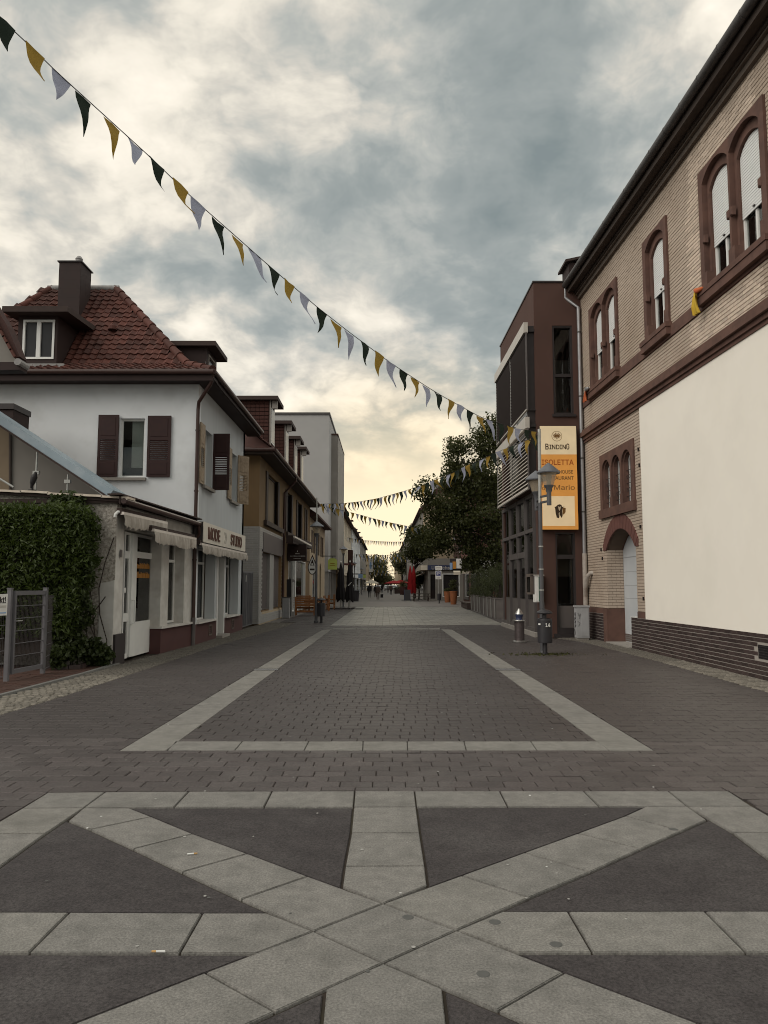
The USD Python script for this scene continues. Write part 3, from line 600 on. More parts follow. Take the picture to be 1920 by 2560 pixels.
# jamb of the doorway in the same brick
JF = Fr(RF.pt(2.36, 0, 0), -RF.n)
z = 0.97; row = 0
while z < 2.6:
    x = .0 - .125 * (row % 2)
    while x < .47:
        a, b = max(x, 0.0) + .004, min(x + .25, .47) - .004; x += .25
        if b - a > .02: bf.bevel(JF, a, b, 0.0, .010, z + .006, z + CH - .006, .004)
    z += CH; row += 1
obj("brick_field", bf, "brick_field", bb, kind="stuff")
# plinth of dark clinker with pale joints
pm = MB().fb(RF, 0, 2.02, 0.0, .03, -.1, .80).fb(RF, 4.36, LEN, 0.0, .03, -.1, .80).fb(RF, 4.36, 4.8, -.40, 0.0, -.1, .80)
obj("plinth_core", pm, "mortar_pale", bb)
pl = []
for k in range(10):
    x = -.125 * (k % 2) ; z0 = -.0 + k * .08
    while x < LEN:
        for lo_, hi_ in ((0, 2.02), (4.36, LEN)):
            a, b = max(x, lo_) + .003, min(x + .25, hi_) - .003
            if b - a > .03: pl.append((a, b, z0 + .006, z0 + .074))
        x += .25
vis = sorted([p for p in pl if 4 < p[0] < 11.2], key=lambda p: -p[0])[:300]; vid = {id(p) for p in vis}; pf = MB()
ventz = rect(*sorted((rw(1902, 1660)[0], rw(1935, 1660)[0])), .36, .60)
for p in pl:
    d = .037 + R.gauss(0, .0012)
    if ventz.intersects(rect(p[0], p[1], p[2], p[3])): continue
    if id(p) in vid: obj("clinker_brick", MB().bevel(RF, p[0], p[1], .03, d, p[2], p[3], .004), tone("clinker"), bb)
    else: pf.bevel(RF, p[0], p[1], .03, d, p[2], p[3], .004)
obj("clinker_field", pf, "clinker_field", bb, kind="stuff")
vb = ventz.bounds
vent = obj("cellar_vent", MB().fb(RF, vb[0], vb[2], .03, .036, vb[1], vb[3]), "black_paint", bb)
for k in range(5): zz = vb[1] + .03 + k * .045; obj("slat", MB().fb(RF, vb[0] + .02, vb[2] - .02, .037, .044, zz, zz + .012), "dark_metal", vent)
obj("stucco_panel", MB().fb(RF, 5.42, LEN, .0, .035, .795, 6.17), "stucco_white", bb)
# sandstone: string course, sill band, door surround
obj("string_course", MB().fb(RF, -.12, LEN, .0, .10, 6.18, 6.28).fb(RF, -.16, LEN, .0, .17, 6.28, 6.42).fb(RF, -.14, LEN, .0, .12, 6.42, 6.50).poly(RF, Polygon([(-.1, 6.1), (LEN, 6.1), (LEN, 6.18), (-.1, 6.18)]), 0, .06), "sandstone", bb)
obj("sill_band", MB().fb(RF, 0, LEN, .0, .045, 7.24, 7.50), "sandstone", bb)
obj("door_base_stone", MB().fb(RF, 2.03, 2.36, 0, .05, 0, .96).fb(JF, 0.002, .47, 0.0, .014, 0, .96), "sandstone", bb)
obj("dado_course", MB().fb(RF, .0, 2.03, 0, .02, .802, .955).fb(RF, 4.80, 5.42, 0, .02, .802, .955), "sandstone", bb)
# voussoirs of the door arch, one by one
nv = 23; cx, cz = 3.575, 1.0
for k in range(nv):
    a0, a1 = math.pi * .13 + (math.pi * .74) * k / nv, math.pi * .13 + (math.pi * .74) * (k + 1) / nv
    wedge = Polygon([(cx, cz), (cx + 5 * math.cos(a0 + .006), cz + 5 * math.sin(a0 + .006)), (cx + 5 * math.cos(a1 - .006), cz + 5 * math.sin(a1 - .006))]).intersection(ring)
    if not wedge.is_empty: obj("arch_stone", MB().poly(RF, wedge, -.05, .035 + R.gauss(0, .003)), "sandstone_red", bb)
obj("arch_soffit", MB().poly(RF, seg_arch(2.30, 4.86, 2.63, 2.68, 3.24).difference(door_hole.buffer(.004)), -.46, -.05), "sandstone", bb)
dr = obj("door", MB().poly(RF, seg_arch(2.36, 4.80, .03, 2.62, 3.17), -.53, -.47), "door_grey", bb)
for zz in (1.26, 1.62, 2.0): obj("door_seam", MB().fb(RF, 2.4, 4.78, -.47, -.468, zz, zz + .006), "gutter_zinc", dr)
obj("door_fanlight_bar", MB().fb(RF, 2.38, 4.78, -.47, -.455, 2.42, 2.45), "door_grey", dr)
for zz in (1.02, 1.36, 1.74): obj("lock", MB().fb(RF, 4.42, 4.60, -.47, -.43, zz - .04, zz + .05).fb(RF, 4.48, 4.53, -.43, -.40, zz - .01, zz + .02), "steel", dr)
for k in range(4): obj("kick_plate", MB().fb(RF, 2.4, 4.78, -.47, -.462, .05 + k * .055, .095 + k * .055), "steel", dr)
obj("door_step", MB().fb(RF, 2.36, 4.36, -.5, .10, -.05, .03), "concrete", bb)
obj("plinth_cap", MB().fb(RF, 4.34, 4.80, -.41, .05, .80, .815), "white_paint", bb)
def stone_window(s0, s1, ops, roll, z0=7.5, top=10.12, spring=9.62, apex=9.87, sill=7.60):
    outer = rect(s0, s1, z0, top); hol = [seg_arch(a, b, sill, spring, apex) for a, b in ops]
    step = [seg_arch(a - .085, b + .085, sill + .35, spring + .19, apex + .185) for a, b in ops]
    mb = MB().poly(RF, outer.difference(unary_union(hol + step)), -.05, .06).poly(RF, outer.difference(unary_union(hol)), -.22, -.05)
    w = obj("window", mb, "sandstone", bb)
    for a, b in ops:                          # small carved blocks half way up the jambs
        for q0, q1 in ((a - .10, a - .004), (b + .004, b + .10)): obj("jamb_block", MB().bevel(RF, q0, q1, .0, .085, 8.55, 8.72, .02), "sandstone", w)
    obj("sill", MB().fb(RF, s0 - .06, s1 + .06, .0, .15, 7.30, 7.47).poly(RF, Polygon([(s0 - .08, 7.47), (s1 + .08, 7.47), (s1 + .08, 7.58), (s0 - .08, 7.58)]), 0.0, .17), "sandstone", w)
    for a, b in ops:
        o = seg_arch(a, b, sill, spring, apex)
        obj("frame", MB().poly(RF, o.difference(o.buffer(-.055)), -.19, -.13).fb(RF, (a + b) / 2 - .03, (a + b) / 2 + .03, -.185, -.135, sill + .05, roll), "white_frame", w)
        obj("pane", MB().poly(RF, o.buffer(-.05), -.172, -.166), "pane", w)
        obj("curtain", MB().fb(RF, a + .06, a + .40, -.27, -.25, sill, roll + .1), "curtain", w)
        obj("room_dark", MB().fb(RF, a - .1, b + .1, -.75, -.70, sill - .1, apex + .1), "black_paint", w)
        zz = roll
        while zz < apex - .02:
            q = o.buffer(-.02).intersection(rect(a, b, zz, zz + .046)); zz += .056
            if q.area > .003: obj("shutter_slat", MB().poly(RF, q, -.125, -.108), "rollo_white", w)
        obj("pull_tab", MB().fb(RF, (a + b) / 2 - .03, (a + b) / 2 + .03, -.108, -.08, roll + .05, roll + .07), "dark_metal", w)
    return w
stone_window(*W["a"], 8.42); stone_window(*W["b"], 8.60); stone_window(*W["c"], 8.62); stone_window(*W["e"], 8.5)
# triple window with iron bars
ops = [(2.27, 2.93), (3.14, 3.80), (4.01, 4.67)]
hol = [arch(a, b, 3.82, 4.86, .31) for a, b in ops]
w = obj("triple_window", MB().poly(RF, tri.difference(unary_union([h.buffer(.05).intersection(rect(0, 9, 4.1, 9)) for h in hol] + hol)), -.01, .05).poly(RF, tri.difference(unary_union(hol)), -.20, -.01), "sandstone", bb)
obj("sill", MB().fb(RF, 1.99, 4.98, .0, .10, 3.55, 3.80), "sandstone", w)
for (a, b), h in zip(ops, hol):
    obj("pane", MB().poly(RF, h, -.18, -.17), "pane_dark", w)
    obj("frame", MB().poly(RF, h.difference(h.buffer(-.04)), -.17, -.13), "white_frame", w)
    g = MB()
    for k in range(1, 4): s = a + (b - a) * k / 4; g.tube([RF.pt(s, -.08, 3.82), RF.pt(s, -.08, 5.08)], .009, 6)
    for zz in (4.0, 4.35, 4.7): g.tube([RF.pt(a, -.08, zz), RF.pt(b, -.08, zz)], .008, 6)
    for zz in (4.17, 4.52):
        for k in range(4): s = a + (b - a) * (k + .5) / 4; g.tube([RF.pt(s + .05 * math.cos(t), -.07, zz + .05 * math.sin(t)) for t in np.linspace(0, 6.28, 9)], .006, 5, False)
    obj("grille", g, "iron_dark", w)
for s, zz in ((5.25, 5.02), (5.28, 4.6), (5.22, 3.05), (1.9, 2.62), (2.0, 2.36), (5.28, 1.25)): obj("wall_hook", MB().fb(RF, s, s + .03, .01, .05, zz, zz + .09), "iron_dark", bb)
# eaves: pale moulding, dark boards, half-round gutter, roof
obj("cornice", MB().fb(RF, -.05, LEN, .0, .10, 10.86, 10.98).fb(RF, -.08, LEN, .0, .17, 10.98, 11.06), "wood_eave_pale", bb)
obj("soffit", MB().fb(RF, -.12, LEN, -.4, .40, 11.10, 11.16).fb(RF, -.12, LEN, .38, .42, 11.08, 11.30).fb(RF, -.1, LEN, .17, .21, 11.02, 11.12), "wood_eave", bb)
gp_ = [RF.pt(-.25, .50, 11.32), RF.pt(LEN, .50, 11.32)]
gut = obj("gutter", MB().tube(gp_, .10, 12), "gutter_zinc", bb, smooth=50)
k = 0.4
while k < LEN: obj("gutter_bracket", MB().tube([RF.pt(k, .50, 11.32), RF.pt(k + .03, .50, 11.32)], .106, 12), "gutter_zinc", gut); k += .85
RIDGE = 15.6
rm = MB().poly(Fr(RF.pt(0, 0, 0), RF.n), Polygon([(.48, 11.40), (-4.6, RIDGE), (-9.4, 11.40), (-9.4, 11.30), (-4.6, RIDGE - .12), (.46, 11.30)]), -LEN, .2)
obj("roof", rm, "tile_dark", bb)
for nm, s in (("gable", .02), ("gable", LEN - .2)): obj(nm, MB().poly(Fr(RF.pt(s, 0, 0), RF.n), Polygon([(.3, 11.3), (-4.6, RIDGE - .14), (-9.2, 11.3), (-9.0, 10.9), (0, 10.9)]), -.12, 0), "brown_render", bb)
dm = obj("roof_dormer", MB().box(5.98, 7.1, 24.05, 24.95, 11.35, 12.02), "eternit", bb)
obj("dormer_roof", MB().hexa([(x, y, z + (x - 5.86) * .22) for z in (12.02, 12.10) for y in (23.95, 25.05) for x in (5.86, 7.2)]), "roof_dark", dm)
# downpipe at the corner
p0 = RF.pt(.30, .50, 11.22)
dp = [p0, p0 - UP * .30, RF.pt(.45, .12, 10.55), RF.pt(.45, .11, 2.55)]
pipe = obj("downpipe", MB().tube(dp, .055, 12), "pipe_zinc", bb, smooth=50)
for zz in (9.7, 7.6, 5.6, 3.9): obj("pipe_bracket", MB().tube([RF.pt(.45, .11, zz), RF.pt(.45, .11, zz + .05)], .066, 12), "gutter_zinc", pipe)
obj("cast_pipe", MB().tube([RF.pt(.45, .11, 2.62), RF.pt(.45, .11, 1.0)], .075, 12).tube([RF.pt(.45, .11, 1.25), RF.pt(.52, .13, 1.5), RF.pt(.80, .13, 1.9), RF.pt(.92, .07, 2.0), RF.pt(.92, -.05, 2.0)], .07, 10), "pipe_cast", pipe, smooth=50)

# cloths that hang from two of the upper sills
def sill_cloth(name, label, cat, pts, w, m, knot, km):
    t = thing(name, label, cat, tuple(pts[0]))
    mb = MB(); n = len(pts)
    v, f = [], []
    for i, p in enumerate(pts):
        ww = w * (0.45 + .55 * i / (n - 1))
        for j in range(7): v.append(np.asarray(p) + RF.t * (j / 6 - .5) * ww + RF.n * .035 * math.sin(j * 2.4 + i * .7))
    for i in range(n - 1):
        for j in range(6): a = i * 7 + j; f += [(a, a + 1, a + 8), (a, a + 8, a + 7)]
    mb.add(v, f); mb.add(np.array(v) - RF.n * .02, [q[::-1] for q in f]); obj("cloth", mb, m, t, smooth=True)
    obj("knot", hull([(np.asarray(pts[0]) + q, r) for q, r in knot]).refine(1), km, t, smooth=True)
    return t
b0 = RF.pt(9.36, .22, 7.58)
y1 = sill_cloth("hanging_cloth", "yellow cloth hanging from the sill of the double window nearest the viewer", "cloth", [b0, b0 - UP * .12 + RF.n * .02, b0 - UP * .3 + RF.n * .03, b0 - UP * .46], .20, "yellow_cloth", [(RF.t * .06, .05), (RF.t * .2 - RF.n * .05, .035), (UP * .04, .04)], "orange_cloth")
b1 = RF.pt(1.40, .22, 7.58)
y2 = sill_cloth("hanging_cloth", "orange and grey cloth hanging from the sill of the double window beside the downpipe", "cloth", [b1, b1 - UP * .1 - RF.t * .05, b1 - UP * .22 - RF.t * .10, b1 - UP * .32 - RF.t * .14], .22, "orange_cloth", [(RF.t * .05, .05), (RF.t * .22, .05), (UP * .05, .04)], "pipe_zinc")

# ------------------------------------------------------------------ utility cabinet at the corner
c0 = G(1452, 1600); cabx, caby = c0[0], c0[1]
ucab = thing("utility_cabinet", "pale grey utility cabinet with black graffiti beneath the corner downpipe", "cabinet", (cabx, caby, 0))
CFm = Fr((cabx - .10, caby), (1, 0))
obj("body", MB().box(cabx - .10, cabx + .27, caby, caby + .33, .06, .97), "cabinet_grey", ucab)
obj("base", MB().box(cabx - .08, cabx + .25, caby + .02, caby + .31, 0, .06), "concrete", ucab)
obj("lid", MB().box(cabx - .125, cabx + .295, caby - .02, caby + .35, .97, 1.02), "cabinet_grey", ucab)
obj("door_panel", MB().fb(CFm, .13, .35, 0, .012, .1, .93), "cabinet_grey", ucab)
sc = MB()
LFm = Fr((cabx - .10, caby + .33), (0, -1))
for pts in ([(.05, .8), (.12, .72), (.2, .82), (.14, .6), (.24, .66)], [(.08, .5), (.2, .56), (.1, .36), (.24, .44)], [(.06, .3), (.12, .2), (.09, .14)], [(.04, .66), (.1, .58), (.2, .52)]): sc.tube([LFm.pt(a, .004, b) for a, b in pts], .008, 5)
for pts in ([(.03, .8), (.06, .7), (.1, .78), (.08, .62)], [(.02, .55), (.09, .5), (.04, .4)]): sc.tube([CFm.pt(a, .004, b) for a, b in pts], .006, 5)
obj("graffiti", sc, "black_paint", ucab)

# ------------------------------------------------------------------ brown modern building
FY = 24.2; BX, BS = 5.02, -0.007
bx = lambda y: BX + BS * y
mbld = thing("restaurant_building", "modern dark brown rendered building with slatted sun blinds and a glazed ground floor", "building", (5, 25, 0))
FF = Fr((bx(FY), FY), (1, 0)); SF = Fr((bx(31.0), 31.0), (-BS, -1)); SLEN = 6.8
fz = lambda u, v: FF.of(AY(u, v, FY))
w0, w1 = fz(1380, 814), fz(1435, 1036); d0, d1 = fz(1388, 1331), fz(1443, 1583)
fw, fd = rect(w0[0], w1[0], w1[1], w0[1]), rect(d0[0], d1[0], .12, d0[1])
wall = MB().poly(FF, rect(0, 1.72, 0, 11.42).difference(fw).difference(fd), -.3, 0.0)
GZ = rect(.12, SLEN - .13, .14, 4.62); UZ = rect(.12, SLEN - .30, 4.9, 9.9)
wall.poly(SF, rect(0, SLEN - .301, 0, 11.42).difference(GZ).difference(UZ), -.3, 0.0)
wall.box(bx(31), 14, 30.7, 31.0, 0, 11.42).box(bx(28) + .302, 14, FY + .3, 30.7, 11.1, 11.36).box(6.6, 14, FY + .4, FY + .6, 0, 11.42).fb(SF, SLEN - .30, SLEN, -.299, -.001, 4.63, 11.42)
obj("wall", wall, "brown_render", mbld)
obj("parapet_cap", MB().fb(FF, -.03, 1.75, -.33, .03, 11.42, 11.47).fb(SF, -.03, SLEN - .34, -.33, .03, 11.42, 11.47), "dark_metal", mbld)
w = obj("window", MB().poly(FF, fw.difference(fw.buffer(-.06)), -.18, -.02).fb(FF, w0[0], w1[0], -.17, -.03, fz(1400, 938)[1] - .05, fz(1400, 938)[1] + .05), "dark_metal", mbld)
obj("pane", MB().poly(FF, fw.buffer(-.05), -.14, -.13), "pane", w); obj("sill", MB().fb(FF, w0[0] - .05, w1[0] + .05, 0, .06, w1[1] - .08, w1[1]), "dark_metal", w)
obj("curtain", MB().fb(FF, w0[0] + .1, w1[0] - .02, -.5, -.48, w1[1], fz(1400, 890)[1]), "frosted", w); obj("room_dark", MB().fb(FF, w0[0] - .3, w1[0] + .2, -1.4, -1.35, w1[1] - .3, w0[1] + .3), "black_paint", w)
w = obj("side_entrance", MB().poly(FF, fd.difference(fd.buffer(-.05)), -.22, -.02).fb(FF, d0[0], d1[0], -.2, -.04, 2.45, 2.58).fb(FF, d0[0], d1[0], -.2, -.04, .12, .3), "dark_metal", mbld)
obj("pane", MB().fb(FF, d0[0] + .04, d1[0] - .04, -.16, -.15, 2.57, d0[1] - .04), "pane", w); obj("pane", MB().fb(FF, d0[0] + .04, d1[0] - .04, -.16, -.15, .98, 2.46), "pane", w)
obj("frosted_panel", MB().fb(FF, d0[0] + .04, d1[0] - .04, -.16, -.15, .3, .98), "frosted", w); obj("blind", MB().fb(FF, d0[0], d1[0], -.5, -.48, 1.9, d0[1]), "wood_eave_pale", w)
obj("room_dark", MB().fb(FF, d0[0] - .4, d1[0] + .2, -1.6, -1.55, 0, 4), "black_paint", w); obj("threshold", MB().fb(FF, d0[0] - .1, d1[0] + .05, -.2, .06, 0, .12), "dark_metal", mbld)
# upper glazing behind the blinds
w = obj("window_strip", MB().poly(SF, UZ.difference(UZ.buffer(-.06)), -.2, -.05).fb(SF, .12, SLEN - .3, -.2, -.05, 7.3, 7.42), "dark_metal", mbld)
obj("pane", MB().poly(SF, UZ.buffer(-.05), -.14, -.13), "pane_dark", w)
# ground-floor glazing with mullions, transoms, frosted lower panels
ys = [31.0 - y for y in (30.86, 29.3, 27.7, 26.2, 24.75)]
fr = MB()
for s in ys: fr.fb(SF, s - .035, s + .035, -.10, .05, .14, 4.62)
for s in [(a + b) / 2 for a, b in zip(ys, ys[1:])][1:3]: pass
for a, b in zip(ys, ys[1:]): fr.fb(SF, a + .035, b - .035, -.09, .04, 3.35, 3.47)
for a, b in list(zip(ys, ys[1:]))[1:3]: fr.fb(SF, a + .035, b - .035, -.09, .035, 2.56, 2.76)
for a, b in zip(ys, ys[1:]): fr.fb(SF, a + .035, b - .035, -.09, .035, 4.5, 4.62); fr.fb(SF, a + .035, b - .035, -.09, .035, .14, .26)
gz = obj("shopfront", fr, "grey_metal", mbld)
for i, (a, b) in enumerate(zip(ys, ys[1:])):
    cut = [(.26, 1.15), (1.15, 2.56 if i in (1, 2) else 3.35)] + ([(2.76, 3.35)] if i in (1, 2) else []) + [(3.47, 4.5)]
    for j, (z0, z1) in enumerate(cut): obj("frosted_panel" if j == 0 else "pane", MB().fb(SF, a + .03, b - .03, -.05, -.04, z0 - .01, z1 + .01), "frosted" if j == 0 else "pane", gz)
obj("room", MB().fb(SF, .05, SLEN - .5, -3.05, -3.0, .1, 4.7).fb(SF, .05, SLEN - .5, -3, -.32, 4.66, 4.7).fb(SF, .05, SLEN - .5, -3, -.32, .1, .14), "roof_dark", gz)
for (s, z0, z1, m_, dd) in ((.9, 3.5, 4.3, "curtain", .3), (2.5, 3.5, 4.2, "cream_cloth", .5), (4.1, 3.48, 3.75, "sign_sky", .25), (5.6, 3.5, 3.72, "white_paint", .3), (.7, 2.9, 3.2, "sign_sky", .4), (1.0, 2.0, 2.2, "cream_cloth", .3), (5.75, 1.9, 2.6, "sign_green", .2)):
    obj("display_item", hull([(SF.pt(s, -.25, z0 + .08), .07), (SF.pt(s + .12, -.25 - dd * .4, (z0 + z1) / 2), .09), (SF.pt(s + .05, -.25, z1 - .08), .06)]).refine(1), m_, gz, smooth=True)
obj("shop_plinth", MB().fb(SF, .02, SLEN - .08, -.1, .13, 0, .14), "concrete", mbld)
# projecting sun blinds: head boards, guide rails and slats one by one
def blind(zb, zt, m, tilt, pitch, fz0, fz1):
    s0, s1 = 31.0 - 30.35, 31.0 - 24.12; sm = 31.0 - 27.05
    hd = obj("blind_head", MB().fb(SF, s0 - .02, s1 + .02, .22, .36, fz0, fz1), "fascia_light", mbld)
    for s in (s0, sm, s1): obj("guide_rail", MB().fb(SF, s - .022, s + .022, .26, .30, zb - .06, fz0 + .02), "steel" if s != s1 else "grey_metal", hd)
    obj("bottom_rail", MB().fb(SF, s0, s1, .25, .32, zb - .06, zb - .02), "fascia_light", hd)
    for s in (s0 + .1, sm, s1 - .1): obj("bracket", MB().fb(SF, s - .03, s + .03, .0, .24, fz0 + .06, fz0 + .16).fb(SF, s - .03, s + .03, .0, .24, zb - .05, zb - .01), "dark_metal", hd)
    for a, b in ((s0 + .03, sm - .03), (sm + .03, s1 - .03)):
        z = zb + .03
        while z < zt - .02:
            c, hw = math.cos(tilt) * pitch * .48, math.sin(tilt) * pitch * .48
            v = [SF.pt(s, .28 + e * c + k * .002, z + e * hw + k * .003) for k in (0, 1) for e in (-1, 1) for s in (a, b)]
            obj("blind_slat", MB().hexa(v), m, hd); z += pitch
blind(7.24, 9.72, "blind_dark", math.radians(62), .11, 9.72, 10.06)
blind(4.70, 6.60, "blind_light", math.radians(-50), .12, 6.60, 6.96)
obj("end_post", MB().fb(SF, SLEN - .2, SLEN - .08, .0, .24, 4.64, 10.0), "dark_metal", mbld)

# lit sign on the front: box, picture panels, lettering
SY = FY - .22
s0 = AY(1352, 1200, SY)[0]; s1 = AY(1443, 1200, SY)[0]; QF = Fr((s0, SY), (1, 0)); SW = s1 - s0
qz = lambda v: AY(1400, v, SY)[2]
Z = lambda y: qz(1060 + y / 7.9); S = lambda x: (x - 195) / (895 - 195) * SW
sg = thing("restaurant_sign", "tall backlit cream and orange restaurant sign on the brown front wall", "sign", (s0, SY, 3.4))
obj("sign_box", MB().box(s0, s1, SY + .002, FY - .01, Z(2085), Z(40)), "dark_metal", sg)
obj("cream_panel", MB().fb(QF, 0, SW, -.002, .008, Z(600), Z(40)), "lit_cream", sg)
obj("orange_panel", MB().fb(QF, 0, SW, -.002, .008, Z(2085), Z(600) - .002), "lit_orange", sg)
obj("picture_panel", MB().fb(QF, S(215), S(835), .008, .012, Z(2015), Z(1425)), "lit_picture", sg)
def words(txt, x0, x1, yb, yt, m, bold=True): obj("lettering", MB().text(QF, S(x0), Z(yb), txt, Z(yt) - Z(yb), .009, .004, S(x1) - S(x0), bold), m, sg)
words("B", 292, 358, 502, 392, "print_dark"); words("INDIN", 370, 690, 497, 412, "print_dark"); words("G", 694, 756, 502, 392, "print_dark")
words("ISOLETTA", 218, 832, 806, 706, "print_red"); words("STEAKHOUSE", 290, 815, 978, 912, "print_brown"); words("RESTAURANT", 262, 826, 1100, 1032, "print_brown")
words("da", 215, 330, 1300, 1225, "print_brown", False); words("Mario", 448, 842, 1300, 1205, "print_brown", False)
em = MB(); ec = (S(520), Z(240)); er = (S(620) - S(420)) / 2
em.poly(QF, Point(ec).buffer(er, 24).difference(Point(ec).buffer(er * .93, 24)), .009, .013)
eagle = [Point(ec[0], ec[1] + er * .05).buffer(er * .2), affinity.scale(Point(ec[0], ec[1] - er * .32).buffer(er * .2), .6, 1.6), Polygon([(ec[0] - er * .08, ec[1] + er * .2), (ec[0], ec[1] + er * .7), (ec[0] + er * .1, ec[1] + er * .2)])]
for sgn in (-1, 1):
    for k in range(5):
        a = math.radians(75 - k * 33); L_ = er * (.72 - .04 * k)
        bx_, bz_ = ec[0] + sgn * er * .12, ec[1] + er * .02
        eagle.append(LineString([(bx_, bz_), (bx_ + sgn * L_ * math.cos(a) * .9, bz_ + L_ * math.sin(a) * .8)]).buffer(er * .075))
em.poly(QF, unary_union(eagle), .009, .013); obj("emblem", em, "print_brown", sg)
def XP(pts): return Polygon([(S(x), Z(y)) for x, y in pts])
bull = unary_union([XP([(455, 1650), (505, 1600), (545, 1585), (580, 1600), (600, 1660), (590, 1720), (600, 1800), (580, 1860), (545, 1800), (525, 1860), (485, 1850), (465, 1760)]), XP([(440, 1640), (510, 1625), (505, 1640), (450, 1650)]), XP([(590, 1640), (640, 1632), (600, 1655)])])
obj("bull_picture", MB().poly(QF, bull, .012, .015), "print_dark", sg)
obj("bull_picture", MB().poly(QF, unary_union([XP([(510, 1625), (545, 1640), (575, 1620), (550, 1700), (535, 1720)]), XP([(525, 1760), (545, 1740), (540, 1830), (528, 1830)])]), .015, .017), "print_pale", sg)
obj("bull_picture", MB().poly(QF, XP([(600, 1650), (660, 1660), (655, 1740), (620, 1790), (600, 1780)]), .012, .0145), "print_brown", sg)
# boxes at the shop corner
mx = bx(24.6) - .10
mn = thing("menu_case", "glazed wooden menu case on the glass wall of the brown building", "menu case", (mx, 24.9, 1.4))
MFm = Fr((mx, 25.6), (0, -1)); zt, zb = 1.95, 1.33
obj("case", MB().fb(MFm, 0, .72, -.12, .0, zb, zt).fb(MFm, -.03, .75, -.14, .03, zt, zt + .04), "wood_eave_pale", mn); obj("menu_sheet", MB().fb(MFm, .14, .56, .0, .006, zb + .08, zt - .08), "paper", mn)
obj("frame", MB().poly(MFm, rect(0, .72, zb, zt).difference(rect(.06, .66, zb + .06, zt - .06)), .0, .03), "wood_eave_pale", mn); obj("pane", MB().fb(MFm, .05, .67, .018, .022, zb + .05, zt - .05), "pane", mn)
gb = thing("notice_box", "green notice box with a white side on the corner of the brown building", "notice box", (mx, 24.1, 1.1))
GFm = Fr((bx(24.1) - .14, 24.02), (1, 0))
obj("box_body", MB().box(bx(24.1) - .14, bx(24.1) + .10, 24.03, 24.18, 1.12, 1.92), "white_paint", gb); obj("green_front", MB().fb(GFm, .1, .24, -.005, .012, 1.13, 1.88), "sign_green", gb)
obj("top_cap", MB().box(bx(24.1) - .17, bx(24.1) + .13, 24.0, 24.2, 1.92, 1.95), "fascia_light", gb)
sc = MB()
for k in range(13): sc.fb(GFm, .16, .16 + R.uniform(.03, .06), .012, .016, 1.20 + k * .05, 1.20 + k * .05 + .03)
obj("small_lettering", sc, "white_paint", gb)
obj("lower_box", MB().box(bx(24.1) - .20, bx(24.1) - .02, 24.05, 24.16, 1.10, 1.34), "white_paint", gb)

# ------------------------------------------------------------------ lamp with two lanterns, bin, bollard
def lantern(mb_parent, c, name_over=None, r=.27):
    """c: top of the neck (bottom of the glass)."""
    x, y, z = c; t = mb_parent
    n = obj("lantern_neck", MB().lathe((x, y, z), [(.045, -.46), (.055, -.46), (.055, -.16), (.075, -.12), (.075, -.06), (.12, 0), (.12, .015), (.10, .02)], 18), "lamp_pole", t, smooth=40)
    obj("lantern_glass", MB().lathe((x, y, z), [(.112, .02), (.195, .31), (.195, .315)], 20), "lamp_glass", t, smooth=40)
    obj("lamp_bulb", MB().lathe((x, y, z), [(.055, .02), (.055, .13), (.07, .14), (.07, .16), (.045, .17), (.075, .20), (.075, .28)], 14), "lamp_grey", t, smooth=40)
    obj("lantern_cap", MB().lathe((x, y, z), [(.2, .31), (r, .30), (r + .01, .325), (r - .02, .36), (.13, .47), (.05, .53), (.03, .55), (.0, .56)], 24), "lamp_grey", t, smooth=40)
pb = G(1357, 1634); PX, PY = pb[0], pb[1]
lamp = thing("street_lamp", "street lamp with two cone-capped lanterns standing beside the brown building's sign", "street lamp", (PX, PY, 0))
ptop = AY(1346, 1073, PY)
obj("pole", MB().lathe((PX, PY, 0), [(.075, 0), (.075, .06), (.06, .08), (.058, 1.2), (.052, 1.25), (.050, 3.62), (.035, 3.64)], 16), "lamp_pole", lamp, smooth=40)
obj("top_pole", MB().tube([(PX, PY, 3.62), (ptop[0] + .02, PY, ptop[2])], .040, 12), "pole_light", lamp, smooth=40)
ha, hb = AY(1372, 1215, PY - .42), AY(1341, 1231, PY + .72)
for hh in (ha, hb):
    lantern(lamp, hh)
    for dz in (-.22, -.36): obj("arm", MB().bar((PX, PY, hh[2] + dz), (hh[0], hh[1], hh[2] + dz), .035, .05), "lamp_pole", lamp)
for zz in (1.5, 2.0, 2.55): obj("pole_band", MB().lathe((PX, PY, zz), [(.056, 0), (.06, .0), (.06, .03), (.056, .03)], 14), "pole_light", lamp)
def litter_bin(x, y, label, number=None, lid=True):
    t = thing("litter_bin", label, "litter bin", (x, y, 0), group=None)
    obj("post", MB().lathe((x, y, 0), [(.075, 0), (.075, .02), (.052, .03), (.052, .3)], 14), "anthracite", t, smooth=40)
    obj("bin_body", MB().lathe((x, y, 0), [(.0, .28), (.165, .28), (.172, .30), (.175, .80), (.168, .84), (.15, .85), (.15, .80)], 26), "anthracite", t, smooth=40)
    obj("bin_lip", MB().lathe((x, y, 0), [(.178, .775), (.178, .80), (.17, .805)], 26), "anthracite", t, smooth=40)
    if lid:
        obj("lid_stem", MB().lathe((x, y, 0), [(.05, .80), (.05, .985)], 14), "anthracite", t); obj("lid", MB().lathe((x, y, 0), [(.13, .955), (.18, .965), (.185, .985), (.17, 1.01), (.10, 1.05), (.02, 1.065), (.02, 1.085), (.0, 1.09)], 26), "anthracite", t, smooth=40)
    if number:
        F_ = Fr((x - .045, y - .178), (1, 0)); obj("number", MB().text(F_, .03, .66, number, .085, .0, .012, .11), "white_paint", t); obj("sticker", MB().fb(Fr((x - .16, y - .09), (.5, -.6)), .0, .06, .0, .012, .70, .74), "paper", t)
    return t
bb_ = G(1363, 1637)
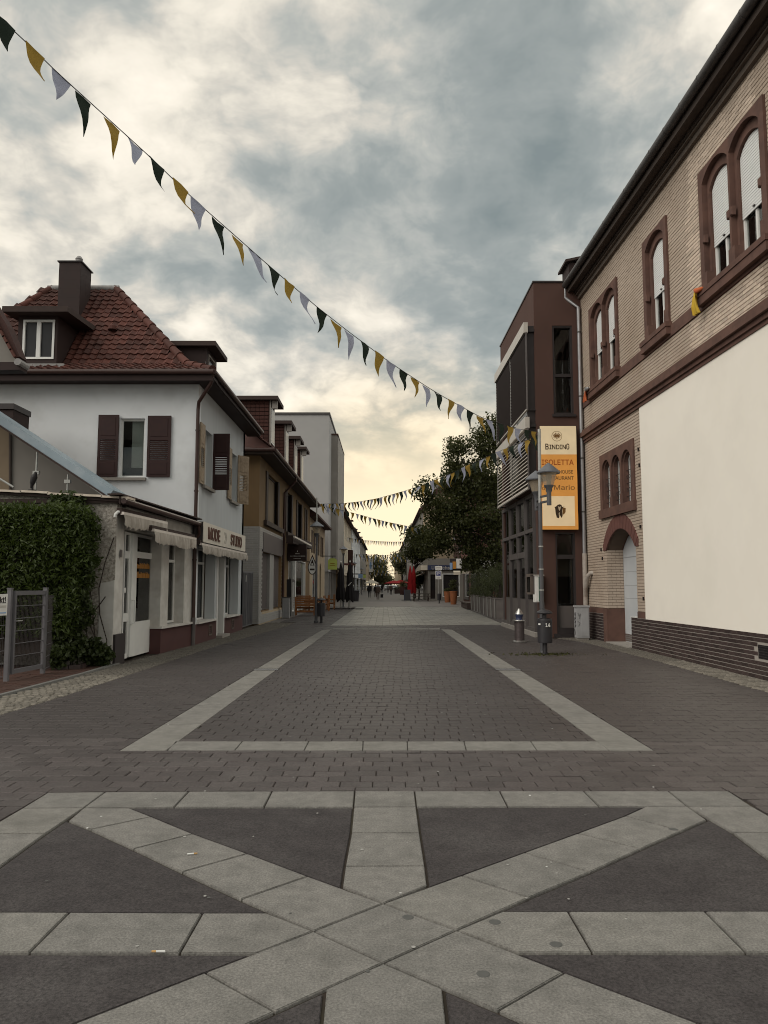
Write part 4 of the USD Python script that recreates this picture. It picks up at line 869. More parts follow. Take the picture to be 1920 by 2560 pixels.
litter_bin(bb_[0], bb_[1], "dark domed litter bin with a white number 14 before the double lantern lamp", "14")
bo = G(1299, 1606)
bol = thing("bollard", "stainless bollard with a conical top and blue collar in front of the shop glazing", "bollard", (bo[0], bo[1], 0))
obj("base_ring", MB().lathe((bo[0], bo[1], 0), [(.0, 0), (.19, .0), (.20, .02), (.20, .04), (.15, .06), (.14, .06)], 26), "steel", bol, smooth=40)
obj("column", MB().lathe((bo[0], bo[1], 0), [(.14, .05), (.14, .60)], 26), "bollard_body", bol, smooth=40)
obj("top_ring", MB().lathe((bo[0], bo[1], 0), [(.14, .60), (.195, .605), (.20, .62), (.195, .64), (.11, .65)], 26), "steel", bol, smooth=40)
obj("collar", MB().lathe((bo[0], bo[1], 0), [(.10, .65), (.085, .68), (.12, .80)], 26), "navy", bol, smooth=40)
obj("cone", MB().lathe((bo[0], bo[1], 0), [(.125, .80), (.125, .815), (.045, .93), (.03, .955), (.0, .96)], 26), "steel", bol, smooth=40)
ms = MB()
for _ in range(420):
    a, r = R.uniform(0, 6.28), abs(R.gauss(0, .45)); x, y = bb_[0] + r * 1.1 * math.cos(a), bb_[1] + .05 + r * .45 * math.sin(a); s = R.uniform(.015, .04); hh = R.uniform(.01, .045)
    b = R.uniform(0, 3.14); ms.add([(x - s * math.cos(b), y - s * math.sin(b), 0), (x + s * math.cos(b), y + s * math.sin(b), 0), (x + R.gauss(0, .02), y + R.gauss(0, .02), hh)], [(0, 1, 2)])
obj("moss", ms, "moss", kind="stuff")
# ------------------------------------------------------------------ white house with the tiled hip roof, left
HX = -5.2; HY0, HY1 = 21.2, 28.4
HF = Fr((-13.3, HY0), (1, 0)); HS = Fr((HX, HY0), (0, 1))
hf = lambda u, v: HF.of(AY(u, v, HY0)); hs = lambda u, v, o=0.0: HS.of(AP(u, v, HX + o))
wh = thing("white_house", "white plastered house with a red tiled hip roof and brown shutters", "house", (-9, 24.5, 0))
fwin = rect(hf(299, 1100)[0], hf(361, 1100)[0], 4.62, 6.28)
swins = [rect(HS.of(AP(u0, 1150, HX))[0], HS.of(AP(u1, 1150, HX))[0], 4.5, 6.15) for u0, u1 in ((507, 530), (576, 592))]
sA, sD, sB = rect(.35, 2.55, .60, 2.72), rect(2.78, 3.92, .08, 2.62), rect(4.2, 6.35, .60, 2.72)
EZ = 7.28
mb = MB().poly(HF, rect(0, 8.099, 0, EZ).difference(fwin), -.3, 0)
obj("front_wall", mb, "house_white", wh)
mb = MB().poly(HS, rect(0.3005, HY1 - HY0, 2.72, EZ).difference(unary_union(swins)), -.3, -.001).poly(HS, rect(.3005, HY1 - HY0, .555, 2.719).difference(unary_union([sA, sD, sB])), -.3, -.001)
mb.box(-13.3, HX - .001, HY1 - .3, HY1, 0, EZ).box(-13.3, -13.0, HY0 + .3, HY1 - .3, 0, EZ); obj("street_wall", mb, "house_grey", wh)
for a, b in ((.001, 2.78), (3.92, HY1 - HY0)): obj("plinth", MB().fb(HS, a, b, -.3, .02, -.05, .55), "plinth_red", wh)
for s in (1.75, 5.15):
    v = obj("plinth_vent", MB().poly(HS, rect(s, s + .42, .14, .46).difference(rect(s + .04, s + .38, .18, .42)), .02, .035), "wood_eave_pale", wh)
    for k in range(4): obj("slat", MB().fb(HS, s + .045, s + .375, .021, .03, .19 + k * .058, .215 + k * .058), "roof_dark", v)
def plain_window(parent, F, q, rec=.16, cut=(.5,), curtain=None, transom=None, m="white_frame", pane="pane", back="black_paint", name="window"):
    a, z0, b, z1 = q.bounds
    w = obj(name, MB().poly(F, q.difference(q.buffer(-.055)), -rec - .05, -rec), m, parent)
    for c in cut: s = a + (b - a) * c; obj("mullion", MB().fb(F, s - .04, s + .04, -rec - .045, -rec + .012, z0 + .05, transom or z1 - .05), m, w)
    if transom: obj("transom", MB().fb(F, a + .05, b - .05, -rec - .045, -rec + .012, transom, transom + .07), m, w)
    obj("pane", MB().poly(F, q.buffer(-.05), -rec - .03, -rec - .024), pane, w)
    if pane == "pane":
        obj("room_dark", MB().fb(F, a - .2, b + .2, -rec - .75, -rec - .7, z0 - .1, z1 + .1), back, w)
        for c0, c1, mm, top in (curtain or ()): obj("curtain", MB().fb(F, a + (b - a) * c0, a + (b - a) * c1, -rec - .16, -rec - .14, z0 + (z1 - z0) * (1 - top), z1), mm, w)
    return w
w = plain_window(wh, HF, fwin, .12, (), [(.38, .97, "rollo_white", .82)]); obj("sill", MB().fb(HF, fwin.bounds[0] - .60, fwin.bounds[2] + .08, 0, .10, 4.52, 4.60), "concrete", w)
for q, u in zip(swins, (.5, .5)):
    w = plain_window(wh, HS, q, .18, (.5,), [(0.02, .98, "curtain", .4)]); a, z0, b, z1 = q.bounds; obj("sill", MB().fb(HS, a - .08, b + .12, 0, .10, z0 - .1, z0 - .01), "concrete", w)
def shutter(F, s0, s1, z0, z1, m, d=.03):
    t = obj("shutter", MB().poly(F, rect(s0, s1, z0, z1).difference(rect(s0 + .07, s1 - .07, z0 + .48, z0 + (z1 - z0) * .60)), d, d + .035), m, wh)
    for za, zb in ((z0 + .07, z0 + .41), (z0 + (z1 - z0) * .66, z1 - .07)): obj("shutter_panel", MB().bevel(F, s0 + .08, s1 - .08, d + .035, d + .045, za, zb, .008), m, t)
    z = z0 + .50
    while z < z0 + (z1 - z0) * .60 - .02:
        v = [F.pt(s, d + .004 + e, z + k) for k, e in ((0, .012), (.012, .012)) for e2 in (0,) for s in (s0 + .07, s1 - .07)]
        obj("louvre_slat", MB().hexa([F.pt(s, d + .005 + (.028 if j else 0), z + k + (0 if j else .03)) for k in (0, .01) for j in (0, 1) for s in (s0 + .07, s1 - .07)]), m, t); z += .055
    return t
a0, b0_ = hf(247, 1100)[0], hf(299, 1100)[0]
shutter(HF, a0, b0_ - .01, 4.62, 6.36, "shutter_brown", .05); shutter(HF, hf(370, 1100)[0], hf(428, 1100)[0], 4.62, 6.34, "shutter_brown")
q1, q2 = swins[0].bounds, swins[1].bounds
shutter(HS, q1[0] - .55, q1[0] - .01, 4.48, 6.2, "shutter_tan"); shutter(HS, q2[0] - .55, q2[0] - .01, 4.48, 6.2, "shutter_tan")
shutter(Fr(HS.pt(q1[2] + .02, .03, 0), (1, 0)), 0, .50, 4.48, 6.2, "shutter_brown", 0.0)
shutter(Fr(HS.pt(q2[2] + .02, .03, 0), (.62, .78)), 0, .5, 4.48, 6.2, "shutter_tan", 0.0)
# ground-floor shop: windows, door, sills
for q, mu in ((sA, (.5,)), (sB, ())):
    w = plain_window(wh, HS, q, .34, mu, [(.1, .9, "wood_eave_pale", .75)], 2.25, back="wood_eave", name="shop_window"); a, z0, b, z1 = q.bounds
    obj("sill", MB().fb(HS, a - .05, b + .06, -.34, .08, .555, .605), "plaster_pale", w)
d_ = obj("shop_door", MB().poly(HS, sD.difference(rect(2.90, 3.80, .08, 2.5)), -.25, .03), "white_frame", wh)
obj("door_leaf", MB().fb(HS, 2.90, 3.80, -.55, -.50, .1, 2.5), "wood_eave", d_); obj("door_reveal", MB().fb(HS, 3.801, 3.85, -.52, -.251, .1, 2.5), "wood_eave_pale", d_); obj("door_step", MB().fb(HS, 2.75, 3.95, -.5, .22, -.03, .08), "concrete", d_)
# eaves, roof
EF, EO = 20.62, -4.72           # eave lines: front (Y) and street (X)
obj("soffit", MB().box(-13.9, EO + .05, EF + .02, HY0 - .002, EZ - .03, EZ + .05).box(HX + .002, EO - .02, HY0 - .001, 28.9, EZ - .03, EZ + .05), "eternit", wh)
obj("fascia", MB().box(-13.9, EO + .03, EF - .02, EF + .02, EZ - .08, EZ + .16).box(EO - .02, EO + .02, EF + .021, 28.9, EZ - .02, EZ + .14), "eternit", wh)
g_ = obj("gutter", MB().tube([(-13.9, EF - .06, EZ + .16), (EO + .07, EF - .06, EZ + .16)], .075, 10).tube([(EO + .07, EF - .06, EZ + .16), (EO + .07, 28.95, EZ + .15)], .075, 10), "brown_pipe", wh, smooth=50)
dpn = obj("downpipe", MB().tube([(EO + .02, EF + .02, EZ + .1), (EO - .02, EF + .06, EZ - .12), (HX + .03, HY0 - .10, 6.72), (HX + .01, HY0 - .09, 6.5), (HX + .01, HY0 - .09, .72)], .05, 10), "brown_pipe", wh, smooth=50)
obj("downpipe_sleeve", MB().tube([(HX + .01, HY0 - .09, .75), (HX + .01, HY0 - .09, 0)], .062, 12), "grey_metal", dpn, smooth=50)
for zz in (5.9, 4.2, 2.3): obj("pipe_bracket", MB().tube([(HX + .01, HY0 - .09, zz), (HX + .01, HY0 - .09, zz + .04)], .062, 10), "brown_pipe", dpn)
rD = AY(290, 724, 24.3); rC = AY(128, 724, 24.3); RZ = rD[2]
KZ = EZ + .62; KD = .92       # bell-cast: the pitch is flatter over the first stretch
FP = [(EF - .02, EZ + .20), (EF + KD, KZ), (24.3, RZ)]
XE, XK, XR = EO + .02, EO - KD, rD[0]
XL, XLK, XLR = -13.9, -13.9 + KD, rC[0]
BYE, BYK = 28.95, 28.95 - KD
def ring_(z, x0, x1, y0, y1): return [np.array(p) for p in ((x0, y0, z), (x1, y0, z), (x1, y1, z), (x0, y1, z))]
r0, r1 = ring_(EZ + .17, XL, XE, EF - .02, BYE), ring_(KZ - .03, XLK, XK, EF + KD, BYK)
r2 = [np.array((XLR, 24.3, RZ - .03)), np.array((XR, 24.3, RZ - .03)), np.array((XR, 25.2, RZ - .03)), np.array((XLR, 25.2, RZ - .03))]
rb = MB()
for lo_, hi_ in ((r0, r1), (r1, r2)):
    for k in range(4): j = (k + 1) % 4; rb.quad(lo_[k], lo_[j], hi_[j], hi_[k])
rb.quad(*r2); roof = obj("roof", rb, "tile_dark", wh)
def tile_mesh(mb, c, ax, up, nrm, w=.30, l=.43):
    """one pantile: c = middle of its lower edge."""
    prof = [(-.5, .012), (-.28, .046), (-.02, .02), (.22, -.002), (.5, .020)]
    lo_ = [c + ax * (a * w) + nrm * (b + .045) for a, b in prof]; hi_ = [c + ax * (a * w) + up * l + nrm * (b + .004) for a, b in prof]; bt = [p - nrm * .028 for p in lo_]
    v = lo_ + hi_ + bt; f = []
    for k in range(4): f += [(k, k + 1, 5 + k + 1), (k, 6 + k, 5 + k), (10 + k, 10 + k + 1, k + 1), (10 + k, k + 1, k)]
    mb.add(v, f)
dorm_x0, dorm_x1 = AY(42, 850, 21.1)[0], AY(141, 850, 21.1)[0]
chx0, chx1 = AY(147, 700, 23.0)[0], AY(200.5, 700, 23.0)[0]
tiles = []
TW, TG = .225, .26
for (y0, z0), (y1, z1) in zip(FP, FP[1:]):
    L_ = math.hypot(y1 - y0, z1 - z0); up = np.array([0, (y1 - y0) / L_, (z1 - z0) / L_]); nr = np.array([0, -up[2], up[1]]); n = max(1, round(L_ / TG))
    for r in range(n):
        tt = r / n; c0 = np.array([0, y0, z0]) + up * (L_ * tt); yy = c0[1] + .1
        if yy < EF + KD: f = (yy - EF) / KD; xr_, xl_ = XE + (XK - XE) * f, XL + (XLK - XL) * f
        else: f = (yy - EF - KD) / (24.3 - EF - KD); xr_, xl_ = XK + (XR - XK) * f, XLK + (XLR - XLK) * f
        x = -4.6 - (r % 2) * TW * .0
        while x > xl_:
            x -= TW
            if x > xr_ - .06: continue
            if dorm_x0 - .1 < x < dorm_x1 + .12 and 21.2 < yy < 22.6: continue
            if chx0 < x < chx1 and 22.9 < yy < 23.9: continue
            j = np.array([R.gauss(0, .004), R.gauss(0, .006), R.gauss(0, .004)])
            tiles.append((np.array([x, c0[1], c0[2]]) + j, np.array([1.0, 0, 0]), up, nr, L_ / n * 1.3, abs(x + 7.5)))
vis = sorted([t for t in tiles if t[0][0] > -10.9], key=lambda t: t[5])[:300]; vid = {id(t) for t in vis}; tf = MB()
for t in tiles:
    m1 = MB() if id(t) in vid else tf; tile_mesh(m1, *t[:4], TW * 1.03, t[4])
    if id(t) in vid: obj("tile", m1, tone("tile"), roof)
# the street side of the roof, seen edge-on
for (xa, za), (xb, zb) in (((XE, EZ + .20), (XK, KZ)), ((XK, KZ), (XR, RZ))):
    L_ = math.hypot(xb - xa, zb - za); up = np.array([(xb - xa) / L_, 0, (zb - za) / L_]); nr = np.array([up[2], 0, -up[0]]); n = max(1, round(L_ / TG))
    for r in range(n):
        c0 = np.array([xa, 0, za]) + up * (L_ * r / n); f = (XE - c0[0]) / (XE - XR); yl, yh = EF + (24.3 - EF) * f, BYE + (25.2 - BYE) * f; y = yl + .3
        while y < yh - .15:
            if not (22.5 < y < 24.0 and c0[0] < -5.1): tile_mesh(tf, np.array([c0[0], y, c0[2]]), np.array([0, 1.0, 0]), up, nr, TW * 1.03, L_ / n * 1.3)
            y += TW
obj("tile_field", tf, "tile_field", roof, kind="stuff")
def ridge_run(a, b, n, r=.115):
    a, b = np.asarray(a, float), np.asarray(b, float)
    for k in range(n):
        p, q = a + (b - a) * (k / n), a + (b - a) * ((k + 1.18) / n); obj("ridge_tile", MB().tube([p + UP * .025, q], [r * 1.12, r * .92], 9), tone("tile"), roof, smooth=45)
ridge_run((XE + .0, EF, EZ + .20), (XK, EF + KD, KZ + .02), 3); ridge_run((XK, EF + KD, KZ + .02), (XR, 24.3, RZ + .02), 11)
ridge_run((XLK, EF + KD, KZ + .02), (XLR, 24.3, RZ + .02), 11); obj("ridge_flashing", MB().tube([(XLR - .1, 24.3, RZ + .03), (XR + .1, 24.3, RZ + .03)], .11, 9), "lead", roof, smooth=45)
obj("roof_vent_tile", MB().lathe(AY(281, 822, 22.6) + UP * .02, [(.14, -.05), (.12, .06), (.0, .12)], 10), "tile_b", roof)
# chimney clad in dark panels
cy0, cy1 = 23.0, 23.85; cz0, cz1 = 9.3, AY(170, 655, 23.0)[2]
ch = obj("chimney", MB().box(chx0 + .02, chx1 - .02, cy0 + .02, cy1 - .02, cz0, cz1), "eternit", wh)
n = 7
for k in range(n):
    za, zb = cz0 + .3 + (cz1 - cz0 - .3) * k / n, cz0 + .3 + (cz1 - cz0 - .3) * (k + 1) / n
    obj("cladding_panel", MB().box(chx0 - .004, chx1 + .004, cy0 - .006, cy0 + .019, za + .004, zb + .006), "eternit", ch)
    for yy in (0, 1): obj("cladding_panel", MB().box(chx1 - .019, chx1 + .006, cy0 + .02 + yy * .41, cy0 + .425 + yy * .41, za + .004, zb + .006), "eternit", ch)
obj("chimney_cap", MB().box(chx0 - .05, chx1 + .05, cy0 - .05, cy1 + .05, cz1, cz1 + .035), "dark_metal", ch)
obj("chimney_pot", MB().lathe(((chx0 + chx1) / 2 + .1, (cy0 + cy1) / 2, cz1 + .03), [(.13, 0), (.13, .12), (.10, .2), (.12, .24), (.06, .33), (.0, .34)], 14), "lead", ch, smooth=40)
obj("flashing", MB().box(chx0 - .1, chx1 + .1, cy0 - .16, cy0 - .01, 9.62, 9.68).box(chx1 + .01, chx1 + .1, cy0, cy1 - .1, 9.75, 9.8), "lead", ch)
# front dormer
dy = 21.15; dz0, dz1 = 7.72, AY(90, 790, dy)[2]
DF = Fr((dorm_x0, dy), (1, 0)); dw = dorm_x1 - dorm_x0
wq = rect(*[DF.of(AY(u, 850, dy))[0] for u in (57, 136)], DF.of(AY(90, 898, dy))[1], DF.of(AY(90, 800, dy))[1])
dmr = obj("dormer", MB().poly(DF, rect(0, dw, dz0, dz1).difference(wq), -.12, 0).box(dorm_x1 - .14, dorm_x1, dy + .121, 23.3, dz0, dz1).box(dorm_x0, dorm_x0 + .14, dy + .121, 23.3, dz0, dz1), "eternit", wh)
rx0, rx1 = AY(6, 770, dy - .4)[0], AY(170, 770, dy - .4)[0]
obj("dormer_roof", MB().hexa([(x, y, z + (y - dy) * .06) for z in (dz1 + .002, dz1 + .16) for y in (dy - .42, 23.4) for x in (rx0, rx1)]), "roof_dark", dmr)
w = plain_window(dmr, DF, wq, .04, (.5,), [(.02, .98, "blind_light", .0)], pane="pane_dark") if False else None
fr_ = obj("window_frame", MB().poly(DF, wq.difference(wq.buffer(-.06)), -.08, .02).fb(DF, (wq.bounds[0] + wq.bounds[2]) / 2 - .055, (wq.bounds[0] + wq.bounds[2]) / 2 + .055, -.08, .02, wq.bounds[1] + .06, wq.bounds[3] - .06), "white_frame", dmr)
obj("window_pane", MB().poly(DF, wq.buffer(-.05), -.05, -.04), "pane_grey", dmr); obj("apron_flashing", MB().fb(DF, -.05, dw + .25, -.02, .10, dz0 - .02, dz0 + .09), "lead", dmr)
# street dormer
sx = -5.32; SDF = Fr((sx, 22.55), (0, 1)); sz0, sz1 = 7.7, 8.74
sd = obj("dormer", MB().poly(SDF, rect(0, 1.35, sz0, sz1).difference(rect(.2, 1.15, 7.86, 8.6)), -.12, 0).box(-7.0, sx - .121, 22.55, 22.67, sz0, sz1).box(-7.0, sx - .121, 23.78, 23.9, sz0, sz1), "eternit", wh)
obj("dormer_roof", MB().box(-7.2, sx + .30, 22.35, 24.1, sz1 + .002, sz1 + .14), "roof_dark", sd); obj("window_frame", MB().poly(SDF, rect(.2, 1.15, 7.86, 8.6).difference(rect(.26, 1.09, 7.92, 8.54)), -.08, .02), "concrete", sd); obj("window_pane", MB().fb(SDF, .25, 1.1, -.05, -.04, 7.9, 8.56), "pane_grey", sd)
# snow guard on the street eave
sgd = MB()
for zz in (0.0, .10, .2): sgd.tube([(XE - .35, 21.3, EZ + .45 + zz), (XE - .35, 28.3, EZ + .45 + zz)], .009, 5)
k = 21.3
while k < 28.4: sgd.bar((XE - .35, k, EZ + .38), (XE - .35, k, EZ + .66), .012); k += .35
obj("snow_guard", sgd, "grey_metal", wh)

# ------------------------------------------------------------------ single-storey shop annex in front of it
ASl = .0635; A0 = -5.58 - ASl * 16.0
AFm = Fr((-5.58, 16.0), (ASl, 1)); af = lambda u, v, o=0.0: AFm.of(AP(u, v, A0 + o, ASl))
an = thing("shop_annex", "low roughcast shop annex with a glazed door and flat roof edge", "shop", (-7.5, 18.5, 0))
us = lambda u: af(u, 1500)[0]
dL, dRr, pR, wL, wR, pE = us(309), us(401), us(401), us(420), us(459), 5.2
top = 3.32
WFm = Fr((-9.6, 16.0), (1, 0))
zt0, zt1 = WFm.of(AY(0, 1228, 16.0))[1], WFm.of(AY(300, 1247, 16.0))[1]
xa_ = AY(0, 1228, 16.0)[0] + 9.6
obj("rough_wall", MB().poly(WFm, Polygon([(0, 0), (3.72, 0), (3.72, 1.67), (4.02, 1.73), (4.02, zt1), (xa_, zt0), (0, zt0 + .1)]), -.3, 0), "rough_plaster", an)
obj("corner_pier", MB().poly(WFm, Polygon([(3.722, 0), (4.02, 0), (4.02, 1.74), (3.9, 1.70), (3.722, 1.68)]), -.3, .015).poly(Fr((-5.578, 16.0), (0, 1)), rect(.016, us(309) - .0, .6, top - .04), -.3, 0), "plaster_pale", an)
obj("corner_plinth", MB().fb(AFm, .012, dL + .02, -.02, .05, -.04, .62), "dark_metal", an)
obj("street_wall", MB().poly(AFm, rect(us(309), pE, 2.83, top).union(rect(pR, pE, .62, 2.84)).difference(rect(wL, wR, .62, 2.72)), -.3, 0.0), "plaster_pale", an)
obj("plinth", MB().fb(AFm, pR - .01, pE, -.32, .03, -.05, .58), "plinth_red", an)
obj("back_walls", MB().box(-9.6, -9.3, 16.3, 21.19, 0, 3.5).fb(AFm, .3, pE, -3.4, -3.35, 0, 3.2), "plaster_pale", an)
obj("flat_roof", MB().hexa([(x, y, z) for z in (3.34, 3.42) for y in (15.9, 21.18) for x in (-9.6, -5.5 + ASl * (y - 16))]), "roof_dark", an)
ce = MB(); pA, pB = AY(-80, 1221, 15.86), AY(322, 1246, 15.86)
n = 6
for k in range(n):
    a, b = pA + (pB - pA) * (k / n), pA + (pB - pA) * ((k + 1.03) / n); j = R.uniform(-.008, .008)
    obj("roof_edge_sheet", MB().bar(a + UP * j + np.array([0, .15, .0]), b + UP * (j + .006) + np.array([0, .15, 0]), .42, .045), "copper_edge", an)
obj("edge_board", MB().bar(pA + np.array([0, .02, -.05]), pB + np.array([-.05, .02, -.05]), .03, .05), "roof_dark", an)
gA, gB = AP(309, 1252, A0 + .22, ASl), AP(502, 1310, A0 + .22, ASl)
gB[2] = gA[2] - .08
g_ = obj("gutter", MB().tube([gA, gB], .06, 10), "brown_pipe", an, smooth=50)
obj("gutter_edge", MB().tube([gA + np.array([.055, 0, .03]), gB + np.array([.055, 0, .03])], .013, 6), "awning_bar", g_); obj("gutter_board", MB().bar(gA + np.array([-.08, 0, .02]), gB + np.array([-.08, 0, .02]), .03, .16), "roof_dark", g_)
obj("tar_edge", MB().bar(gA + np.array([-.16, -.1, .13]), gB + np.array([-.16, .2, .16]), .3, .03), "roof_dark", g_)
obj("outlet_pipe", MB().tube([gB + np.array([-.02, -.2, -.04]), gB + np.array([0, -.15, -.25]), gB + np.array([-.18, -.02, -.62])], .045, 8), "brown_pipe", g_, smooth=50)
obj("white_elbow", MB().tube([AY(305, 1279, 15.95), AY(295, 1280, 15.9), AY(289, 1286, 15.9), AY(288, 1293, 15.9)], .035, 8), "white_frame", an, smooth=50)
# recessed door with side glass
rec = .02
DFr = Fr((-5.63, 16.0), (0, 1)); ud = lambda u: DFr.of(AP(u, 1500, -5.65))[0]
dz = [1.0]
dL, dRr = ud(308), ud(381); o_door = rect(dL, dRr, .04, 2.8); sp0 = ud(323); sp1 = ud(335)
de = obj("shop_door", MB().poly(DFr, o_door.difference(unary_union([rect(dL + .05, sp0 - .07, 1.02, 2.22), rect(dL + .05, sp0 - .07, .14, .84), rect(dL + .06, sp0 - .06, 2.38, 2.74), rect(sp1 + .02, dRr - .06, .80, 2.26), rect(sp1 + .02, dRr - .06, 2.40, 2.74)])), -rec - .06, -rec), "white_frame", an)
for q in (rect(dL + .04, sp0 - .06, 1.01, 2.23), rect(dL + .04, sp0 - .06, .13, .85), rect(dL + .05, sp0 - .05, 2.37, 2.75), rect(sp1 + .01, dRr - .05, .79, 2.27), rect(sp1 + .01, dRr - .05, 2.39, 2.75)): obj("pane", MB().poly(DFr, q, -rec - .035, -rec - .03), "pane", de)
obj("door_post", MB().fb(DFr, sp0 - .03, sp1 - .02, -rec, -rec + .05, .06, 2.78), "white_frame", de)
obj("pull_handle", MB().tube([DFr.pt(sp0 + .0, -rec + .05, 1.30), DFr.pt(sp0 + .03, -rec + .12, 1.30), DFr.pt(sp0 - .01, -rec + .13, 1.02), DFr.pt(sp0 + .03, -rec + .12, .80), DFr.pt(sp0, -rec + .05, .78)], .018, 8), "white_frame", de, smooth=50)
obj("inside_wall", MB().fb(DFr, dL - .1, dRr + .5, -1.5, -1.45, 0, 3), "wood_eave", de)
sh = MB()
for zz in (.5, .95, 1.35, 1.75): sh.fb(DFr, dL + .1, dRr + .2, -1.2, -.85, zz, zz + .025)
obj("shelf", sh, "wood_eave_pale", de); it = MB()
for zz in (.53, .98, 1.38, 1.78):
    s = dL + .15
    while s < dRr + .1: wd = R.uniform(.06, .16); hh = R.uniform(.08, .24); it.fb(DFr, s, s + wd, -1.1, -.9, zz, zz + hh); s += wd + R.uniform(.02, .14)
obj("shelf_goods", it, "curtain", de, kind="stuff")
obj("notice", MB().fb(DFr, sp1 - .01, sp1 + .11, -rec, -rec + .006, 1.22, 1.80), "paper", de); obj("round_sticker", MB().poly(DFr, Point((dL + .18, 1.52)).buffer(.06), -rec - .029, -rec - .024), "white_paint", de)
for (zz, txt, hh, wd) in ((2.05, "Schuh", .10, .42), (1.86, "Schlüssel", .11, .62)):
    pass
ob = MB()
for zz, hh in ((2.02, .13), (1.80, .15)):
    s = sp1 + .08
    while s < dRr - .2: wd = R.uniform(.02, .055); ob.fb(DFr, s, s + wd, -rec - .03, -rec - .025, zz, zz + hh * R.uniform(.6, 1)); s += wd + .02
obj("orange_lettering", ob, "sign_orange", de)
w = plain_window(an, AFm, rect(wL, wR, .66, 2.72), .26, (), [(.05, .95, "wood_eave_pale", .9)], 2.22, back="wood_eave", name="shop_window"); obj("sill", MB().fb(AFm, pR - .04, pE - .02, -.26, .07, .585, .64), "plaster_pale", w)
obj("house_number", MB().fb(AFm, .20, .30, .012, .022, 2.22, 2.38), "grey_metal", an)
# awnings: rolled bars with scalloped valances
def awning(parent, a, b, h, label=None):
    t = obj("awning", MB().bar(a, b, .07, .06), "awning_bar", parent)
    n = max(40, int(np.linalg.norm(b - a) * 22)); d = (b - a) / n; nn = np.cross(d, UP); nn /= np.linalg.norm(nn); v = []
    for i in range(n + 1):
        p = a + d * i + nn * .035; sc = abs(math.sin(i * math.pi / 5.2)); wv = .014 * math.sin(i * 1.3) + .012 * math.sin(i * .41 + 1)
        hh = h * (.80 + .20 * sc) * (1 + .08 * math.sin(i * .17)); v += [p - UP * .025, p - UP * (hh * .55) + nn * (wv + .02), p - UP * hh + nn * (wv * 1.8 + .005)]
    f = []
    for i in range(n):
        for j in range(2): q = i * 3 + j; f += [(q, q + 3, q + 4), (q, q + 4, q + 1)]
    obj("valance", MB().add(v, f).add(np.array(v) - nn * .004, [g[::-1] for g in f]), "awning_cloth", t, smooth=True)
    obj("cassette", MB().bar(a - nn * .07 + UP * .05, b - nn * .07 + UP * .05, .11, .12), "roof_dark", t)
    return t
def apz(u, v, o, z): p = AP(u, v, A0 + o, ASl); p[2] = z; return p
awning(an, apz(306, 1279, .16, 3.12), apz(416, 1310, .26, 3.10), .30); awning(an, apz(382, 1327, .34, 2.86), apz(488, 1350, .34, 2.84), .30)
awning(wh, np.array([-4.96, 20.8, 2.74]), np.array([-4.96, 27.7, 2.74]), .26)
# MODE STUDIO sign
ms_ = thing("shop_sign", "long cream MODE STUDIO box sign above the striped awning", "sign", (-5.05, 24, 2.8))
MSF = Fr((-4.93, 20.95), (0, 1)); ml = 6.35
obj("sign_box", MB().box(-5.195, -4.94, 20.95, 20.95 + ml, 2.80, 3.36), "dark_metal", ms_); obj("sign_face", MB().fb(MSF, 0, ml, -.01, .006, 2.80, 3.36), "sign_cream", ms_)
mU = lambda u: MSF.of(AP(u, 1340, -4.93))[0]
obj("lettering", MB().text(MSF, mU(519.5), 2.92, "MODE", .33, .006, .02, mU(549) - mU(519.5)), "lettering_brown", ms_)
obj("lettering", MB().text(MSF, mU(576), 2.92, "STUDIO", .33, .006, .02, mU(603.5) - mU(576)), "lettering_brown", ms_)
chv = MB()
for k in range(2):
    s = mU(560.5) + k * .17
    chv.poly(MSF, Polygon([(s, 3.25), (s + .07, 3.25), (s + .20, 3.08), (s + .07, 2.91), (s, 2.91), (s + .13, 3.08)]), .006, .014)
obj("arrow_mark", chv, "lettering_grey", ms_)

# ------------------------------------------------------------------ stair roof, bird figure, neighbour's gable at the left edge
cn = thing("stair_roof", "sloping blue-grey sheet stair roof with grey panels behind the annex", "stair roof", (-9, 17.8, 3.4))
q0, q1_ = AY(-120, 972, 17.6), AY(277, 1234, 17.6)
obj("roof_sheet", MB().bar(q0 + np.array([0, .5, 0]), q1_ + np.array([0, .5, 0]), 1.0, .19), "blue_grey_sheet", cn)
obj("edge_strip", MB().bar(q0 + np.array([0, -.02, -.12]), q1_ + np.array([0, -.02, -.12]), .03, .04), "roof_dark", cn)
PFm = Fr((-14, 18.7), (1, 0)); pz = lambda u, v: PFm.of(AY(u, v, 18.7))
obj("grey_panel", MB().poly(PFm, Polygon([pz(28, 1078), pz(255, 1238), pz(255, 1330), pz(28, 1330)]), -.05, 0), "grey_panel", cn)
obj("tan_panel", MB().poly(PFm, Polygon([pz(-60, 1020), pz(26, 1074), pz(26, 1330), pz(-60, 1330)]), -.05, .01), "tan_panel", cn); obj("panel_post", MB().poly(PFm, Polygon([pz(25, 1075), pz(29, 1078), pz(29, 1330), pz(25, 1330)]), -.05, .06), "wood_eave", cn)
for u, v0 in ((93, 1130), (170, 1186)):
    p = AY(u, v0, 17.9); obj("post", MB().tube([p, (p[0], p[1], 3.3)], .022, 8), "pole_light", cn); z_ = AY(u, 1181 if u < 100 else 1203, 17.9)[2]; obj("post_clamp", MB().box(p[0] - .07, p[0] + .07, p[1] - .04, p[1] + .04, z_ - .05, z_ + .03), "pole_light", cn)
obj("handrail", MB().tube([AY(-60, 1160, 17.5), AY(34, 1218, 17.5)], .025, 8), "pole_light", cn)
p = AY(81, 1215, 17.7)
br = thing("bird_figure", "dark bird figure on the flat roof beside the stair post", "bird figure", tuple(p))
